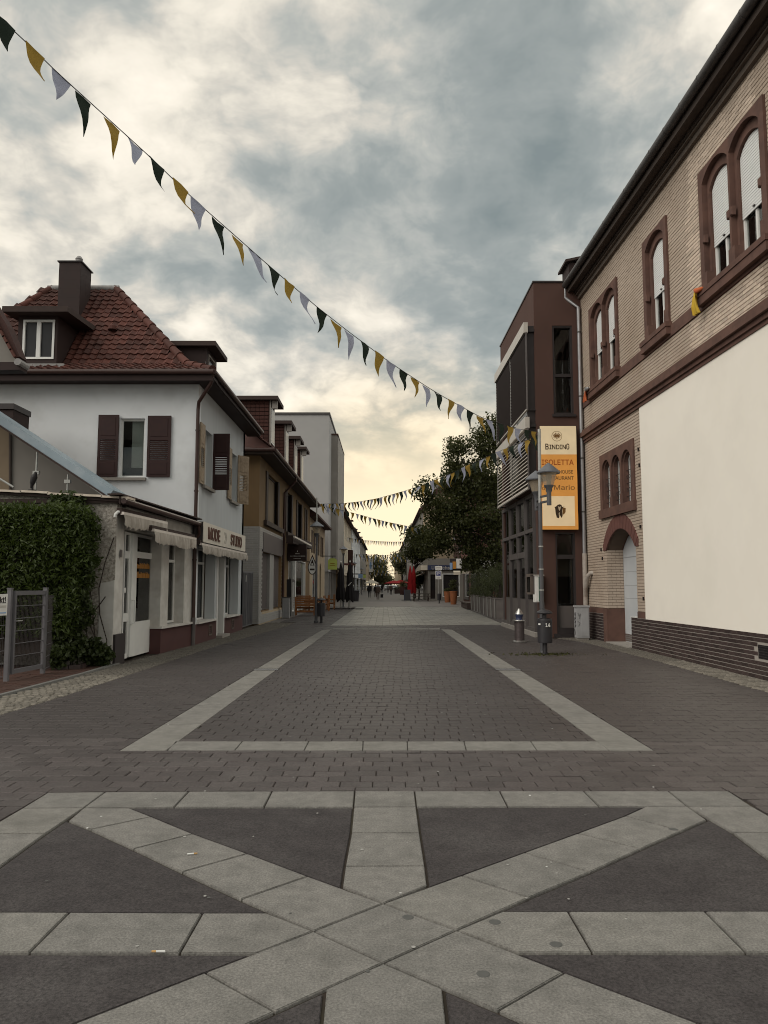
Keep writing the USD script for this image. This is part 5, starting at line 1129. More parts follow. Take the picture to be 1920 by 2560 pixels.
bd = hull([(p + UP * .08, .06), (p + UP * .2 + np.array([.03, 0, 0]), .075)]) + hull([(p + UP * .2 + np.array([.03, 0, 0]), .06), (p + UP * .30 + np.array([.06, 0, 0]), .035)]) + hull([(p + UP * .3 + np.array([.06, 0, 0]), .03), (p + UP * .31 + np.array([.10, 0, 0]), .008)]) + hull([(p + UP * .08, .05), (p - UP * .03 - np.array([.02, 0, 0]), .03)])
obj("body", bd, "black_paint", br, smooth=True); obj("stand", MB().lathe(p - UP * .12, [(.09, 0), (.09, .03), (.02, .04), (.02, .15)], 10), "black_paint", br)
rbx = thing("roof_hatch", "dark clad roof box at the left edge above the stair roof", "roof box", (-9.4, 19.6, 4))
p0, p1 = AY(-60, 1012, 19.4), AY(31, 1060, 19.4)
obj("box_body", MB().box(p0[0], p1[0], 19.4, 20.3, 3.4, p0[2] - .12), "eternit", rbx); obj("box_cap", MB().box(p0[0] - .05, p1[0] + .03, 19.36, 20.34, p0[2] - .118, p0[2] + .03), "dark_metal", rbx)
nh = thing("neighbour_gable", "tan gable end with a brown tiled verge at the left edge", "house", (-10, 17.2, 0))
NF = Fr((-16, 16.6), (1, 0)); nz = lambda u, v: NF.of(AY(u, v, 16.6))
obj("gable_wall", MB().poly(NF, Polygon([nz(-160, 560), nz(38, 886), nz(38, 905), nz(-160, 905)]), -.3, 0), "grey_panel", nh)
obj("verge", MB().poly(NF, Polygon([nz(-160, 520), nz(-160, 553), nz(44, 895), nz(52, 893), nz(20, 815)]), -.3, .06), "tile_dark", nh)
obj("soffit_board", MB().poly(NF, Polygon([nz(-160, 906), nz(40, 906), nz(52, 897), nz(52, 925), nz(-160, 930)]), -.3, .03), "eternit", nh)
for k in range(9):
    a, b = nz(-40 + k * 9, 745 + k * 16.4), nz(-40 + (k + 1.2) * 9, 745 + (k + 1.2) * 16.4); obj("verge_tile", MB().bar(NF.pt(a[0], .05, a[1]), NF.pt(b[0], .05, b[1]), .16, .05), "tile_c", nh)
e = nz(50, 908); obj("gutter_end", MB().tube([NF.pt(e[0], -.3, e[1]), NF.pt(e[0], .12, e[1])], .08, 10), "lead", nh)

# ------------------------------------------------------------------ gate, fence panels, sign
def mesh_panel(mb, a, b, z0, z1, rods=26, rows=6):
    a, b = np.asarray(a, float), np.asarray(b, float)
    for k in range(rods): p = a + (b - a) * ((k + .5) / rods); mb.bar((p[0], p[1], z0), (p[0], p[1], z1), .0055)
    r = MB()
    return mb
GA, GB = G(15, 1705), G(106, 1686); GD = (GB - GA) / np.linalg.norm(GB - GA); GN = np.array([GD[1], -GD[0], 0])
gt = thing("garden_gate", "grey metal mesh gate with square posts and a lever handle at the left edge", "gate", tuple((GA + GB) / 2))
for p in (GA, GB): obj("gate_post", MB().bar((p[0], p[1], 0), (p[0], p[1], 1.575), .07), "fence_grey", gt); obj("post_cap", MB().bar((p[0], p[1], 1.575), (p[0], p[1], 1.59), .082), "fence_grey", gt)
ga, gb_ = GA + GD * .09 + GN * .03, GB - GD * .07 + GN * .03
for p in (ga, gb_): obj("leaf_stile", MB().bar((p[0], p[1], .12), (p[0], p[1], 1.54), .06), "fence_grey", gt)
for zz in (.16, 1.50): obj("leaf_rail", MB().bar((ga[0], ga[1], zz), (gb_[0], gb_[1], zz), .05, .075), "fence_grey", gt)
obj("vertical_rods", mesh_panel(MB(), ga, gb_, .2, 1.47, 24), "dark_metal", gt)
for k in range(1, 6): zz = .2 + k * .215; obj("cross_rod", MB().tube([(ga[0], ga[1], zz), (gb_[0], gb_[1], zz)], .008, 6), "fence_grey", gt)
hp = ga + GD * .03; obj("gate_handle", MB().tube([(hp[0], hp[1], 1.02), (hp[0] + GN[0] * .06, hp[1] + GN[1] * .06, 1.02), (hp[0] + GN[0] * .06 + GD[0] * .13, hp[1] + GN[1] * .06 + GD[1] * .13, 1.02)], .012, 7), "steel", gt)
def fence_panel(a, b, label, h=1.45):
    t = thing("mesh_fence", label, "fence", tuple((np.asarray(a) + np.asarray(b)) / 2))
    obj("vertical_rods", mesh_panel(MB(), a, b, .06, h, int(np.linalg.norm(np.asarray(b) - np.asarray(a)) / .05)), "dark_metal", t)
    for k in range(7): zz = .1 + k * .215; obj("cross_rod", MB().tube([(a[0], a[1], zz), (b[0], b[1], zz)], .008, 6), "fence_grey", t)
    obj("end_post", MB().bar((b[0], b[1], 0), (b[0], b[1], h), .05), "fence_grey", t)
    return t
P0 = GA - GD * .12; P1 = GA - GD * 2.4
fence_panel(P0, P1, "grey rod mesh fence panel carrying the white sign beside the gate")
P2 = GB + GD * .09; P3 = G(150, 1664)
fence_panel(P2, P3, "short grey rod mesh fence panel running behind the gate into the ivy")
sgn = thing("fence_sign", "white fence sign at the left edge ending in the letters ekt!", "sign", tuple(P0))
s_ = P0 + GN * .04; SFm = Fr((s_ - GD * .95)[:2], GD)
obj("board", MB().fb(SFm, 0, .93, 0, .01, 1.13, 1.49), "white_paint", sgn); obj("lettering", MB().text(SFm, .62, 1.34, "ekt!", .10, .01, .003, .26), "black_paint", sgn)
obj("small_print", MB().fb(SFm, .5, .9, .01, .012, 1.285, 1.295).fb(SFm, .55, .9, .01, .012, 1.265, 1.275), "lettering_grey", sgn); obj("small_print", MB().fb(SFm, .72, .9, .01, .012, 1.165, 1.185), "sign_sky", sgn)

# ------------------------------------------------------------------ leaves
def leaf_cloud(mb, centers, n_per, spread, size, rng, normal_bias=None, aspect=.45, up=.3):
    c = np.asarray(centers, float); idx = rng.integers(0, len(c), n_per); p = c[idx] + np.clip(rng.normal(0, 1, (n_per, 3)), -1.7, 1.7) * spread
    d = rng.normal(0, 1, (n_per, 3)); d[:, 2] += -.1
    if normal_bias is not None: d += np.asarray(normal_bias)
    d /= np.linalg.norm(d, axis=1)[:, None]; nrm = rng.normal(0, 1, (n_per, 3)) + np.array([0, 0, up * 3]); w = np.cross(d, nrm); w /= np.linalg.norm(w, axis=1)[:, None] + 1e-9
    L_ = (size * rng.uniform(.6, 1.3, n_per))[:, None]; fold = np.cross(w, d) * L_ * .12
    a, b = p - d * L_ * .5, p + d * L_ * .5; m1, m2 = p + w * L_ * aspect * .5 + fold, p - w * L_ * aspect * .5 + fold
    v = np.stack([a, m1, b, m2], 1).reshape(-1, 3); k = np.arange(n_per)[:, None] * 4
    mb.add(v, np.vstack([k + np.array([0, 1, 2]), k + np.array([0, 2, 3])])); return mb
rg = np.random.default_rng(21)
hd = thing("laurel_hedge", "clipped glossy laurel hedge in front of the roughcast wall behind the gate", "hedge", (-7.6, 15.2, 0))
x = rg.uniform(-9.6, -5.95, 2600); z = rg.uniform(.7, 3.0, 2600); frontp = np.stack([x, 14.95 + rg.uniform(-.05, .18, 2600) + .10 * np.sin(x * 3.1) * np.cos(z * 2.7) + np.maximum(0, z - 2.8) * .3, z], 1)
tp = np.stack([rg.uniform(-9.6, -5.95, 900), rg.uniform(15.0, 15.75, 900), 3.0 + rg.uniform(-.08, .14, 900)], 1)
sidep = np.stack([-5.92 + rg.uniform(-.16, .05, 700), rg.uniform(14.95, 15.8, 700), rg.uniform(1.2, 3.0, 700)], 1); sidep[:, 0] -= np.maximum(0, 1.9 - sidep[:, 2]) * .25
lv = MB(); leaf_cloud(lv, frontp, 17000, .07, .105, rg, (0, -.5, -.1), .42); leaf_cloud(lv, tp, 5500, .08, .12, rg, (0, -.2, .7), .42); leaf_cloud(lv, sidep, 3500, .07, .11, rg, (.5, -.2, 0), .42)
for _ in range(70):          # stray shoots above the clipped top
    x0 = rg.uniform(-9.5, -6.1); b = np.array([x0, rg.uniform(14.95, 15.5), 3.05]); e = b + np.array([rg.normal(0, .06), rg.normal(-.03, .05), rg.uniform(.10, .26)])
    leaf_cloud(lv, [b + (e - b) * k for k in (.3, .6, .8, 1.0)], 9, .03, .10, rg, (0, 0, 1.2), .36)
obj("foliage", lv, "leaf_laurel", hd, kind="stuff")
hc = MB().box(-9.6, -6.15, 15.18, 15.7, .3, 2.9); obj("inner_twigs", hc, "bark", hd)
for xx in (-9.0, -8.2, -7.4, -6.7): obj("stem", MB().tube([(xx, 15.4, 0), (xx + .05, 15.4, .5), (xx - .03, 15.4, 1.0)], .03, 7), "bark", hd)
iv = thing("ivy", "dark ivy trailing down the roughcast wall and over the ground at its foot", "ivy", (-6.3, 15.7, 0))
pts = []
def blob(c, r, n): c = np.array(c); q = rg.normal(0, 1, (n, 3)); q /= np.linalg.norm(q, axis=1)[:, None]; pts.append(c + q * np.array(r) * rg.uniform(.4, 1, (n, 1)) ** .5)
for (u, v, Y, ru, rv) in ((170, 1255, 15.85, 42, 22), (195, 1290, 15.8, 35, 30), (190, 1420, 15.2, 45, 60), (170, 1500, 15.1, 35, 55), (200, 1530, 15.3, 35, 50), (150, 1560, 15.1, 30, 45), (175, 1610, 15.2, 42, 38), (225, 1625, 15.6, 38, 26), (255, 1640, 15.75, 20, 24), (140, 1640, 15.0, 26, 22), (60, 1560, 15.3, 90, 70)):
    blob(AY(u, v, Y), (ru * Y / 1923, .14, rv * Y / 1923), 160)
lv = MB(); leaf_cloud(lv, np.vstack(pts), 8500, .05, .085, rg, (0, -.5, -.3), .85)
obj("foliage", lv, "leaf_ivy", iv, kind="stuff"); st = MB()
for k in range(9):
    p = AY(140 + k * 13, 1655, 15.6); q = [np.array([p[0] + R.gauss(0, .05), 15.78 + R.gauss(0, .04), zz]) for zz in np.linspace(0, R.uniform(1.2, 2.8), 6)]
    for i in range(6): q[i][0] += .08 * math.sin(i * 1.3 + k)
    obj("stem", MB().tube(q, .012, 5), "bark", iv)
be = thing("bed_edging", "low brick edging of the planting bed at the foot of the ivy", "edging", (-6.4, 15.0, 0))
ea, eb, ec_ = G(138, 1676), G(200, 1672), G(236, 1660)
for a, b in ((ea, eb), (eb, ec_)):
    n = max(2, int(np.linalg.norm(b - a) / .22))
    for k in range(n): obj("brick", MB().bar(a + (b - a) * (k + .03) / n + UP * .04, a + (b - a) * (k + .97) / n + UP * .04, .1, .09), "clinker_d", be)
# ------------------------------------------------------------------ ochre house and the rest of the left row
LX = -5.12
oh = thing("ochre_house", "ochre plastered house with four tile-hung dormers and a white tiled shopfront", "house", (-8, 42, 0))
OY0, OY1 = 31.4, 53.0
OS = Fr((LX, OY0), (0, 1)); OFr = Fr((-13.0, OY0), (1, 0)); osu = lambda u, v: OS.of(AP(u, v, LX))
OZ = 6.95
def ouv(u): return osu(u, 1300)[0]
cl1 = ouv(707)
wins = []
for (ua, ub) in ((662.5, 695.5), (712.5, 729.5), (740, 754), (761, 767)): wins.append(rect(ouv(ua), ouv(ub), 4.42, 6.55))
shopA = rect(ouv(655), ouv(704), .55, 3.0); shopB = rect(ouv(722), ouv(764), .1, 3.1)
obj("wall", MB().poly(OS, rect(.0, OY1 - OY0, 0, OZ).difference(unary_union(wins + [shopA, shopB])), -.3, 0).poly(OFr, rect(0, 13.0 + LX - .301, 0, OZ), -.3, 0).box(-13, LX - .31, OY1 - .3, OY1, 0, OZ), "ochre", oh)
for i, q in enumerate(wins):
    a, z0, b, z1 = q.bounds
    w = obj("window", MB().poly(OS, q.difference(q.buffer(-.07)), -.2, -.1), "wood_eave", oh); obj("pane", MB().poly(OS, q.buffer(-.06), -.16, -.15), "tan_panel" if i == 0 else "pane_grey", w)
    for s in (a - .02, b - .48): obj("shutter", MB().fb(OS, s, s + .5, .01, .06, z0, z1), "wood_eave", w)
for ua, ub in ((659, 704), (714, 770)): obj("sill", MB().fb(OS, ouv(ua), ouv(ub), 0, .14, 4.18, 4.38), "wood_eave", oh)
# tiled shopfront: pale tiles in courses, metal panel, two rolling shutters
tm = MB(); z = .05; row = 0
tf_ = rect(ouv(655), ouv(704.5), .5, 4.0 - .9)
while z < 3.95:
    for F_, sa, sb, skip in ((OS, -.05, cl1, tf_), (Fr((LX - .62, OY0 - .06), (1, 0)), 0.0, .66, None)):
        x = sa - (row % 2) * .2
        while x < sb:
            a, b = max(x, sa) + .003, min(x + .4, sb) - .003; x += .4
            if b - a < .04 or (skip is not None and skip.intersects(rect(a, b, z, z + .09))): continue
            tm.bevel(F_, a, b, .0, .05 + R.gauss(0, .0012), z + .003, z + .087, .004)
    z += .09; row += 1
tl = obj("tile_cladding", tm, "white_tile", oh, kind="stuff")
tp_ = osu(655, 1375)
obj("metal_panel", MB().fb(OS, ouv(655.5), ouv(703), .0, .07, 3.02, 3.95 - .1), "roller_dark", oh)
for ua, ub in ((655.5, 675), (685, 703)):
    rs = obj("roller_shutter", MB().fb(OS, ouv(ua), ouv(ub), -.16, -.12, .55, 3.0), "roller_dark", oh); z = .57
    while z < 2.98: obj("slat", MB().fb(OS, ouv(ua) + .02, ouv(ub) - .02, -.12, -.10, z, z + .085), "roller_dark", rs); z += .1
obj("shop_post", MB().fb(OS, ouv(675), ouv(685), -.2, .02, .3, 3.0), "white_tile", oh); obj("shop_base", MB().fb(OS, .1, cl1, -.3, .04, 0, .5), "beige", oh)
obj("shop_interior", MB().fb(OS, ouv(718), ouv(768), -2, -1.95, 0, 3.4), "roof_dark", oh)
sw = obj("shop_window", MB().poly(OS, shopB.difference(shopB.buffer(-.09)), -.2, .02).fb(OS, ouv(738), ouv(741), -.2, .02, .1, 3.1), "white_frame", oh); obj("pane", MB().poly(OS, shopB.buffer(-.08), -.12, -.11), "pane", sw)
for k in range(9): s = R.uniform(shopB.bounds[0] + .3, shopB.bounds[2] - .3); z = R.uniform(.6, 2.6); obj("display_item", MB().fb(OS, s, s + R.uniform(.1, .35), -.7, -.5, z, z + R.uniform(.15, .4)), R.choice(["curtain", "cream_cloth", "wood", "sign_sky"]), sw)
obj("soffit", MB().box(-13.2, LX + .62, OY0 - .45, OY1 + .1, OZ, OZ + .10), "wood_eave", oh)
obj("gutter", MB().tube([(LX + .68, OY0 - .5, OZ + .16), (LX + .68, OY1 + .15, OZ + .14)], .08, 9).tube([(-13, OY0 - .5, OZ + .16), (LX + .68, OY0 - .5, OZ + .16)], .08, 9), "brown_pipe", oh)
ox = ouv(705.5); d0 = OS.pt(ox, .66, OZ + .08); obj("downpipe", MB().tube([d0, d0 - UP * .2 + OS.t * -.0, OS.pt(ox, .10, OZ - .7), OS.pt(ox, .08, .3)], .06, 8), "brown_pipe", oh)
RR = [(LX + .65, OZ + .1), (-9.1, OZ + 4.05), (-13.2, OZ + .1)]
rb = MB()
e0 = [np.array((LX + .65, OY0 - .48, OZ + .14)), np.array((LX + .65, OY1 + .1, OZ + .14)), np.array((-13.4, OY1 + .1, OZ + .14)), np.array((-13.4, OY0 - .48, OZ + .14))]
r0_, r1_ = np.array((-9.3, OY0 + 3.6, OZ + 4.1)), np.array((-9.3, OY1 - 3.6, OZ + 4.1))
rb.quad(e0[0], e0[1], r1_, r0_); rb.quad(e0[2], e0[3], r0_, r1_); rb.add([e0[3], e0[0], r0_], [(0, 1, 2)]); rb.add([e0[1], e0[2], r1_], [(0, 1, 2)]); rb.quad(*e0)
orf = obj("roof", rb, "tile_dark", oh); tm = MB()
up = (r0_ - e0[0]) * np.array([1, 0, 1]); up /= np.linalg.norm(up); nr = np.array([up[2], 0, -up[0]])
for r in range(4):
    y = OY0 - .3
    while y < OY1: tile_mesh(tm, np.array([LX + .64, y, OZ + .16]) + up * (r * .34), np.array([0, 1.0, 0]), up, nr, .3, .45); y += .29
obj("tile_field", tm, "tile_field", orf, kind="stuff")
for (u, v) in ((673, 1016), (710.5, 1059), (734, 1098), (750, 1131)):
    p = AP(u, v + 6, LX + .02); y = p[1]; zt = 9.78; x1 = LX + .05; w_ = 1.5
    t = obj("dormer", MB().box(-8.2, x1, y, y + w_, OZ + .3, zt), "tile_dark", oh)
    tm = MB(); z = OZ + .45
    while z < zt - .1:
        xx = x1 - .05
        while xx > -6.9: tm.box(xx - .19, xx - .005, y - .03, y - .001, z, z + .2); xx -= .2
        z += .17
    obj("cheek_tiles", tm, "tile_field", t, kind="stuff")
    obj("dormer_roof", MB().box(-8.6, x1 + .38, y - .25, y + w_ + .25, zt + .002, zt + .17), "roof_dark", t); obj("corner_board", MB().box(x1 + .001, x1 + .05, y - .04, y + .14, OZ + .5, zt), "concrete", t)
    obj("window", MB().box(x1 + .001, x1 + .04, y + .2, y + w_ - .2, OZ + 1.0, zt - .25), "white_frame", t); obj("pane", MB().box(x1 + .041, x1 + .045, y + .27, y + w_ - .27, OZ + 1.07, zt - .32), "pane_grey", t)
    obj("gable_trim", MB().box(x1 + .10, x1 + .34, y - .02, y + .12, zt - .35, zt), "concrete", t)
# grey double door between the houses
gd = thing("yard_door", "grey steel yard door between the white house and the ochre house", "gate", (-5.3, 29.9, 0))
gF = Fr((-5.3, 28.5), (0, 1)); ln = 2.75
for a, b in ((0, ln / 2 - .01), (ln / 2 + .01, ln)):
    lf = obj("door_leaf", MB().fb(gF, a, b, -.05, 0, .05, 2.15), "gate_metal", gd)
    k = a + .08
    while k < b - .06: obj("rib", MB().fb(gF, k, k + .035, 0, .02, .1, 2.1), "gate_metal", lf); k += .14
obj("sticker", MB().fb(gF, 1.0, 1.07, .021, .026, 1.75, 2.0), "white_paint", gd)
mc = thing("utility_cabinet", "narrow ribbed grey metal cabinet at the end of the tiled shopfront", "cabinet", (-4.75, 37.3, 0))
p = G(714, 1547); obj("body", MB().box(p[0] - .17, p[0] + .17, p[1], p[1] + .35, .05, 1.0), "pipe_zinc", mc); obj("cap", MB().box(p[0] - .19, p[0] + .19, p[1] - .02, p[1] + .37, 1.0, 1.04), "gutter_zinc", mc); obj("base", MB().box(p[0] - .16, p[0] + .16, p[1] + .02, p[1] + .33, 0, .05), "concrete", mc)
for k in range(4): obj("rib", MB().box(p[0] - .14 + k * .08, p[0] - .10 + k * .08, p[1] - .015, p[1] - .001, .1, .95), "pipe_zinc", mc)
# shop signs along the left row
bs = thing("hanging_sign", "black projecting sign with small white script under a rolled awning on the ochre house", "sign", (-4.5, 41, 3.3))
SYp = 40.6; a, b = AY(719, 1362, SYp), AY(766, 1402, SYp); bF = Fr((a[0], SYp), (1, 0)); bw = b[0] - a[0]; bz0, bz1 = b[2], a[2]
obj("board", MB().box(a[0], b[0], SYp, SYp + .25, bz0, bz1), "eternit", bs)
lt = MB()
for (x0, x1, zz, hh) in ((.15, .92, .28, .025), (.33, .70, .14, .02), (.42, .62, .42, .03), (.50, .54, .55, .07)):
    s = x0
    while s < x1: wd = min(R.uniform(.03, .06), x1 - s + .01); lt.fb(bF, s * bw, (s + wd) * bw, 0.001, .008, bz0 + zz * (bz1 - bz0), bz0 + zz * (bz1 - bz0) + hh); s += wd + .018
obj("small_lettering", lt, "white_paint", bs); obj("arm", MB().bar((LX - .0, SYp + .12, bz1 + .03), (b[0], SYp + .12, bz1 + .03), .05), "dark_metal", bs)
ra = obj("rolled_awning", MB().bar(AP(724, 1348, -4.7), AP(775, 1365, -4.7), .34, .4), "roof_dark", oh); obj("awning_bar", MB().bar(AP(735, 1342, -4.4), AP(777, 1364, -4.4), .08), "awning_bar", ra)
os_ = thing("oval_sign", "white drop-shaped projecting sign with a dark emblem", "sign", (-4.4, 46, 3))
SYp = 45.5; c = AY(781, 1413, SYp); oF = Fr((c[0], SYp), (1, 0)); dropp = Polygon([(0, .62)] + [(.26 * math.cos(t), -.12 + .44 * math.sin(t)) for t in np.linspace(math.pi * .12, -math.pi * 1.12, 20)])
dropp = affinity.translate(dropp, 0, c[2]); obj("board", MB().poly(oF, dropp, -.06, .06), "roof_dark", os_); obj("white_face", MB().poly(oF, dropp.buffer(-.05), .061, .07), "white_paint", os_)
obj("emblem", MB().poly(oF, affinity.translate(Polygon([(-.13, -.02), (.13, -.02), (.02, .32), (-.02, .32)]).difference(Point(0, .06).buffer(.06)), 0, c[2]), .071, .08).poly(oF, rect(-.14, .14, c[2] - .3, c[2] - .2), .071, .08), "roof_dark", os_); obj("arm", MB().bar((LX, SYp, c[2] + .2), (c[0] - .2, SYp, c[2] + .2), .05), "dark_metal", os_)
# lower ochre neighbour with an arched door
ln_ = thing("beige_house", "low beige shop house with a pitched roof and arched doorway beside the tall grey block", "house", (-8, 59, 0))
NY0, NY1 = 53.1, 66.5; NS = Fr((LX, NY0), (0, 1)); nz_ = 6.3
ad = arch(8.2, 9.7, .05, 2.6); sw1 = rect(2.0, 5.6, .3, 3.0); uw = [rect(1.6, 2.9, 3.9, 5.5), rect(5.6, 6.9, 3.9, 5.5), rect(9.4, 10.7, 3.9, 5.5)]
obj("wall", MB().poly(NS, rect(0, NY1 - NY0, 0, nz_).difference(unary_union([ad, sw1] + uw)), -.3, 0).box(-12, LX - .301, NY0, NY0 + .3, 0, nz_).box(-12, LX - .301, NY1 - .3, NY1, 0, nz_), "beige", ln_)
obj("door", MB().poly(NS, ad, -.4, -.3), "wood_eave", ln_); w = obj("shop_window", MB().poly(NS, sw1.difference(sw1.buffer(-.1)), -.2, .02), "white_frame", ln_); obj("pane", MB().poly(NS, sw1.buffer(-.09), -.1, -.09), "pane_dark", w)
for q in uw:
    w = obj("window", MB().poly(NS, q.difference(q.buffer(-.07)), -.15, -.08), "white_frame", ln_); obj("pane", MB().poly(NS, q.buffer(-.06), -.12, -.11), "pane_grey", w)
    for s in (q.bounds[0] - .5, q.bounds[2] + .02): obj("shutter", MB().fb(NS, s, s + .46, .01, .05, q.bounds[1], q.bounds[3]), "shutter_brown", w)
obj("roof", MB().poly(Fr((0, NY0 - .2), (1, 0)), Polygon([(LX + .6, nz_ + .02), (LX + .6, nz_ + .16), (-8.6, nz_ + 2.9), (-12.2, nz_ + .16), (-12.2, nz_ + .02)]), -(NY1 - NY0 + .4), 0), "tile_dark", ln_)
# tall grey block
gb_ = thing("grey_block", "tall blank grey apartment block with a flat roof behind the ochre house", "building", (-9, 75, 0))
GY0, GY1, gzt = 69.0, 80.5, AY(700, 1037, 69.0)[2]
gx0, gx1 = AY(640, 1200, GY0)[0] - 3, AY(822, 1200, GY0)[0]
obj("wall", MB().box(gx0, gx1, GY0, GY1, 2.8, gzt), "block_grey", gb_); obj("ground_floor", MB().box(gx0, gx1 - .4, GY0 + .3, GY1, 0, 2.799), "grey_metal", gb_)
obj("roof_edge", MB().box(gx0 - .05, gx1 + .08, GY0 - .08, GY1 + .08, gzt + .001, gzt + .22), "gutter_zinc", gb_)
obj("stair_tower", MB().box(gx1 + .001, gx1 + .55, GY0 + 3.0, GY1 + 3, 3.2, gzt - 1.3), "concrete", gb_); obj("tower_cap", MB().box(gx1 - .05, gx1 + .65, GY0 + 2.95, GY1 + 3.05, gzt - 1.299, gzt - 1.15), "brown_render", gb_); obj("tower_side", MB().box(gx1 + .551, gx1 + .62, GY0 + 3.4, GY1 + 3, 3.2, gzt - 1.3), "concrete", gb_)
sf = obj("shopfront", MB().box(gx1 - .399, gx1 - .36, GY0 + .6, GY1 - .5, .1, 2.6), "pane_dark", gb_)
for k in range(5): obj("pillar", MB().box(gx1 - .35, gx1 - .02, GY0 + .1 + k * 2.7, GY0 + .5 + k * 2.7, 0, 2.79), "white_tile" if k < 2 else "concrete", gb_)
def row_house(label, side, X, Y0, Y1, ez, rz, wm, rm, cols, floors, shop=True, gable=True, flat=False, dormers=0, depth=9):
    t = thing("row_house", label, "house", (X, (Y0 + Y1) / 2, 0)); L_ = Y1 - Y0
    F_ = Fr((X, Y0), (0, 1)) if side < 0 else Fr((X, Y1), (0, -1)); xb = X + side * depth
    qs = []; fh = (ez - 3.3) / floors
    for f in range(floors):
        for c in range(cols): s = L_ * (c + .5) / cols; qs.append(rect(s - .55, s + .55, 3.3 + fh * f + .8, 3.3 + fh * (f + 1) - .35))
    sh = [rect(.5, L_ / 2 - .3, .3, 2.8), rect(L_ / 2 + .3, L_ - .5, .1, 2.8)] if shop else []
    xi = X + side * .3
    obj("wall", MB().poly(F_, rect(0, L_, 0, ez).difference(unary_union(qs + sh)), -.3, 0).box(min(xi, xb), max(xi, xb), Y0, Y0 + .3, 0, ez).box(min(xi, xb), max(xi, xb), Y1 - .3, Y1, 0, ez), wm, t)
    for q in qs:
        w = obj("window", MB().poly(F_, q.difference(q.buffer(-.08)), -.18, -.08), "white_frame", t); obj("pane", MB().poly(F_, q.buffer(-.07), -.14, -.13), "pane_grey", w)
    for q in sh: obj("shop_pane", MB().poly(F_, q, -.25, -.2), "pane_dark", t)
    Rf = Fr((0, Y0 - .15), (1, 0))
    if flat: obj("roof", MB().box(min(X - side * .3, xb), max(X - side * .3, xb), Y0 - .1, Y1 + .1, ez, ez + .25), rm, t)
    else:
        xm = X + side * depth / 2; pg = Polygon([(X - side * .55, ez + .02), (X - side * .55, ez + .18), (xm, rz), (xb, ez + .18), (xb, ez + .02)])
        rf = obj("roof", MB().poly(Rf, pg, -(L_ + .3), 0), rm, t)
        if gable: obj("gable", MB().poly(Fr((0, Y0 + .02), (1, 0)), Polygon([(X, ez + .02), (xm, rz - .2), (xb, ez + .02)]), -.2, 0), wm, t)
        for k in range(dormers):
            y = Y0 + L_ * (k + .5) / dormers; dx = X + side * .5; d = obj("dormer", MB().box(min(dx, dx + side * 2.4), max(dx, dx + side * 2.4), y - .8, y + .8, ez + .3, ez + 2.0), "concrete", t)
            obj("dormer_roof", MB().box(min(dx - side * .3, dx + side * 2.6), max(dx - side * .3, dx + side * 2.6), y - 1, y + 1, ez + 2.0, ez + 2.15), rm, d)
        obj("chimney", MB().box(xm - .35, xm + .35, Y0 + L_ * .3, Y0 + L_ * .3 + .8, rz - .6, rz + .9), "tile_dark", rf)
    return t
row_house("ochre narrow house just past the tall grey block", -1, -5.0, 81.0, 92.5, 10.4, 13.2, "ochre", "tile_dark", 3, 2)
row_house("pale beige three-storey house with brown roof on the left row", -1, -5.0, 93.0, 117, 10.0, 13.4, "cream_cloth", "tile_dark", 6, 2, dormers=2)
row_house("white house with a tall blank side on the left row", -1, -4.9, 117.5, 158, 10.1, 13.0, "house_white", "tile_dark", 8, 2, dormers=2)
row_house("grey-brown house with dark dormers far down the left row", -1, -4.9, 158.5, 208, 10.8, 13.8, "concrete", "roof_dark", 9, 2, dormers=3)
row_house("flat-roofed house at the far end of the left row", -1, -4.9, 208.5, 330, 9.6, 9.6, "beige", "tile_dark", 14, 2, flat=True)
row_house("shop house with dark fascia at the start of the right far row", 1, 5.75, 89.0, 112, 12.0, 15.5, "beige", "tile_dark", 5, 3, dormers=2)
row_house("grey plastered house with a long brown eave on the right far row", 1, 5.7, 112.5, 152, 12.6, 16.2, "far_grey", "tile_dark", 8, 3)
row_house("steep roofed house with a gabled dormer on the right far row", 1, 5.4, 152.5, 240, 12.2, 16.5, "far_grey", "roof_dark", 14, 3, dormers=5)
row_house("distant house row end beside the red parasols", 1, 4.6, 240.5, 345, 11, 14.5, "beige", "tile_dark", 14, 3, dormers=3)

# ------------------------------------------------------------------ street furniture, left
l1 = G(790, 1557)
def single_lamp(loc, label, group=None):
    x, y = loc[0], loc[1]; t = thing("street_lamp", label, "street lamp", (x, y, 0))
    obj("pole", MB().lathe((x, y, 0), [(.09, 0), (.09, .08), (.065, .1), (.062, 1.1), (.052, 1.15), (.048, 3.8)], 14), "lamp_pole", t, smooth=40); obj("top_pole", MB().tube([(x - .02, y + .16, 3.3), (x - .02, y + .16, 5.45)], .03, 8), "pole_light", t)
    obj("pole_clamp", MB().box(x - .06, x + .04, y - .02, y + .2, 3.35, 3.42), "lamp_pole", t)
    lantern(t, (x, y, 3.85), r=.30)
    return t
L1 = single_lamp(l1, "street lamp with a single cone-capped lantern and litter bin by the wooden benches")
b1 = litter_bin(l1[0] + .23, l1[1] - .02, "dark round litter bin hung beside the single lantern lamp near the benches", None, True)
def lamp_copy(x, y, label): return dup(L1, (x, y, 0), 0, label)
l2 = G(858, 1519); lamp_copy(l2[0], l2[1], "street lamp standing among the folded black parasols"); lamp_copy(-3.6, 94, "street lamp in front of the white house behind the black parasols"); lamp_copy(-3.7, 128, "distant street lamp on the left row beyond the third lamp")
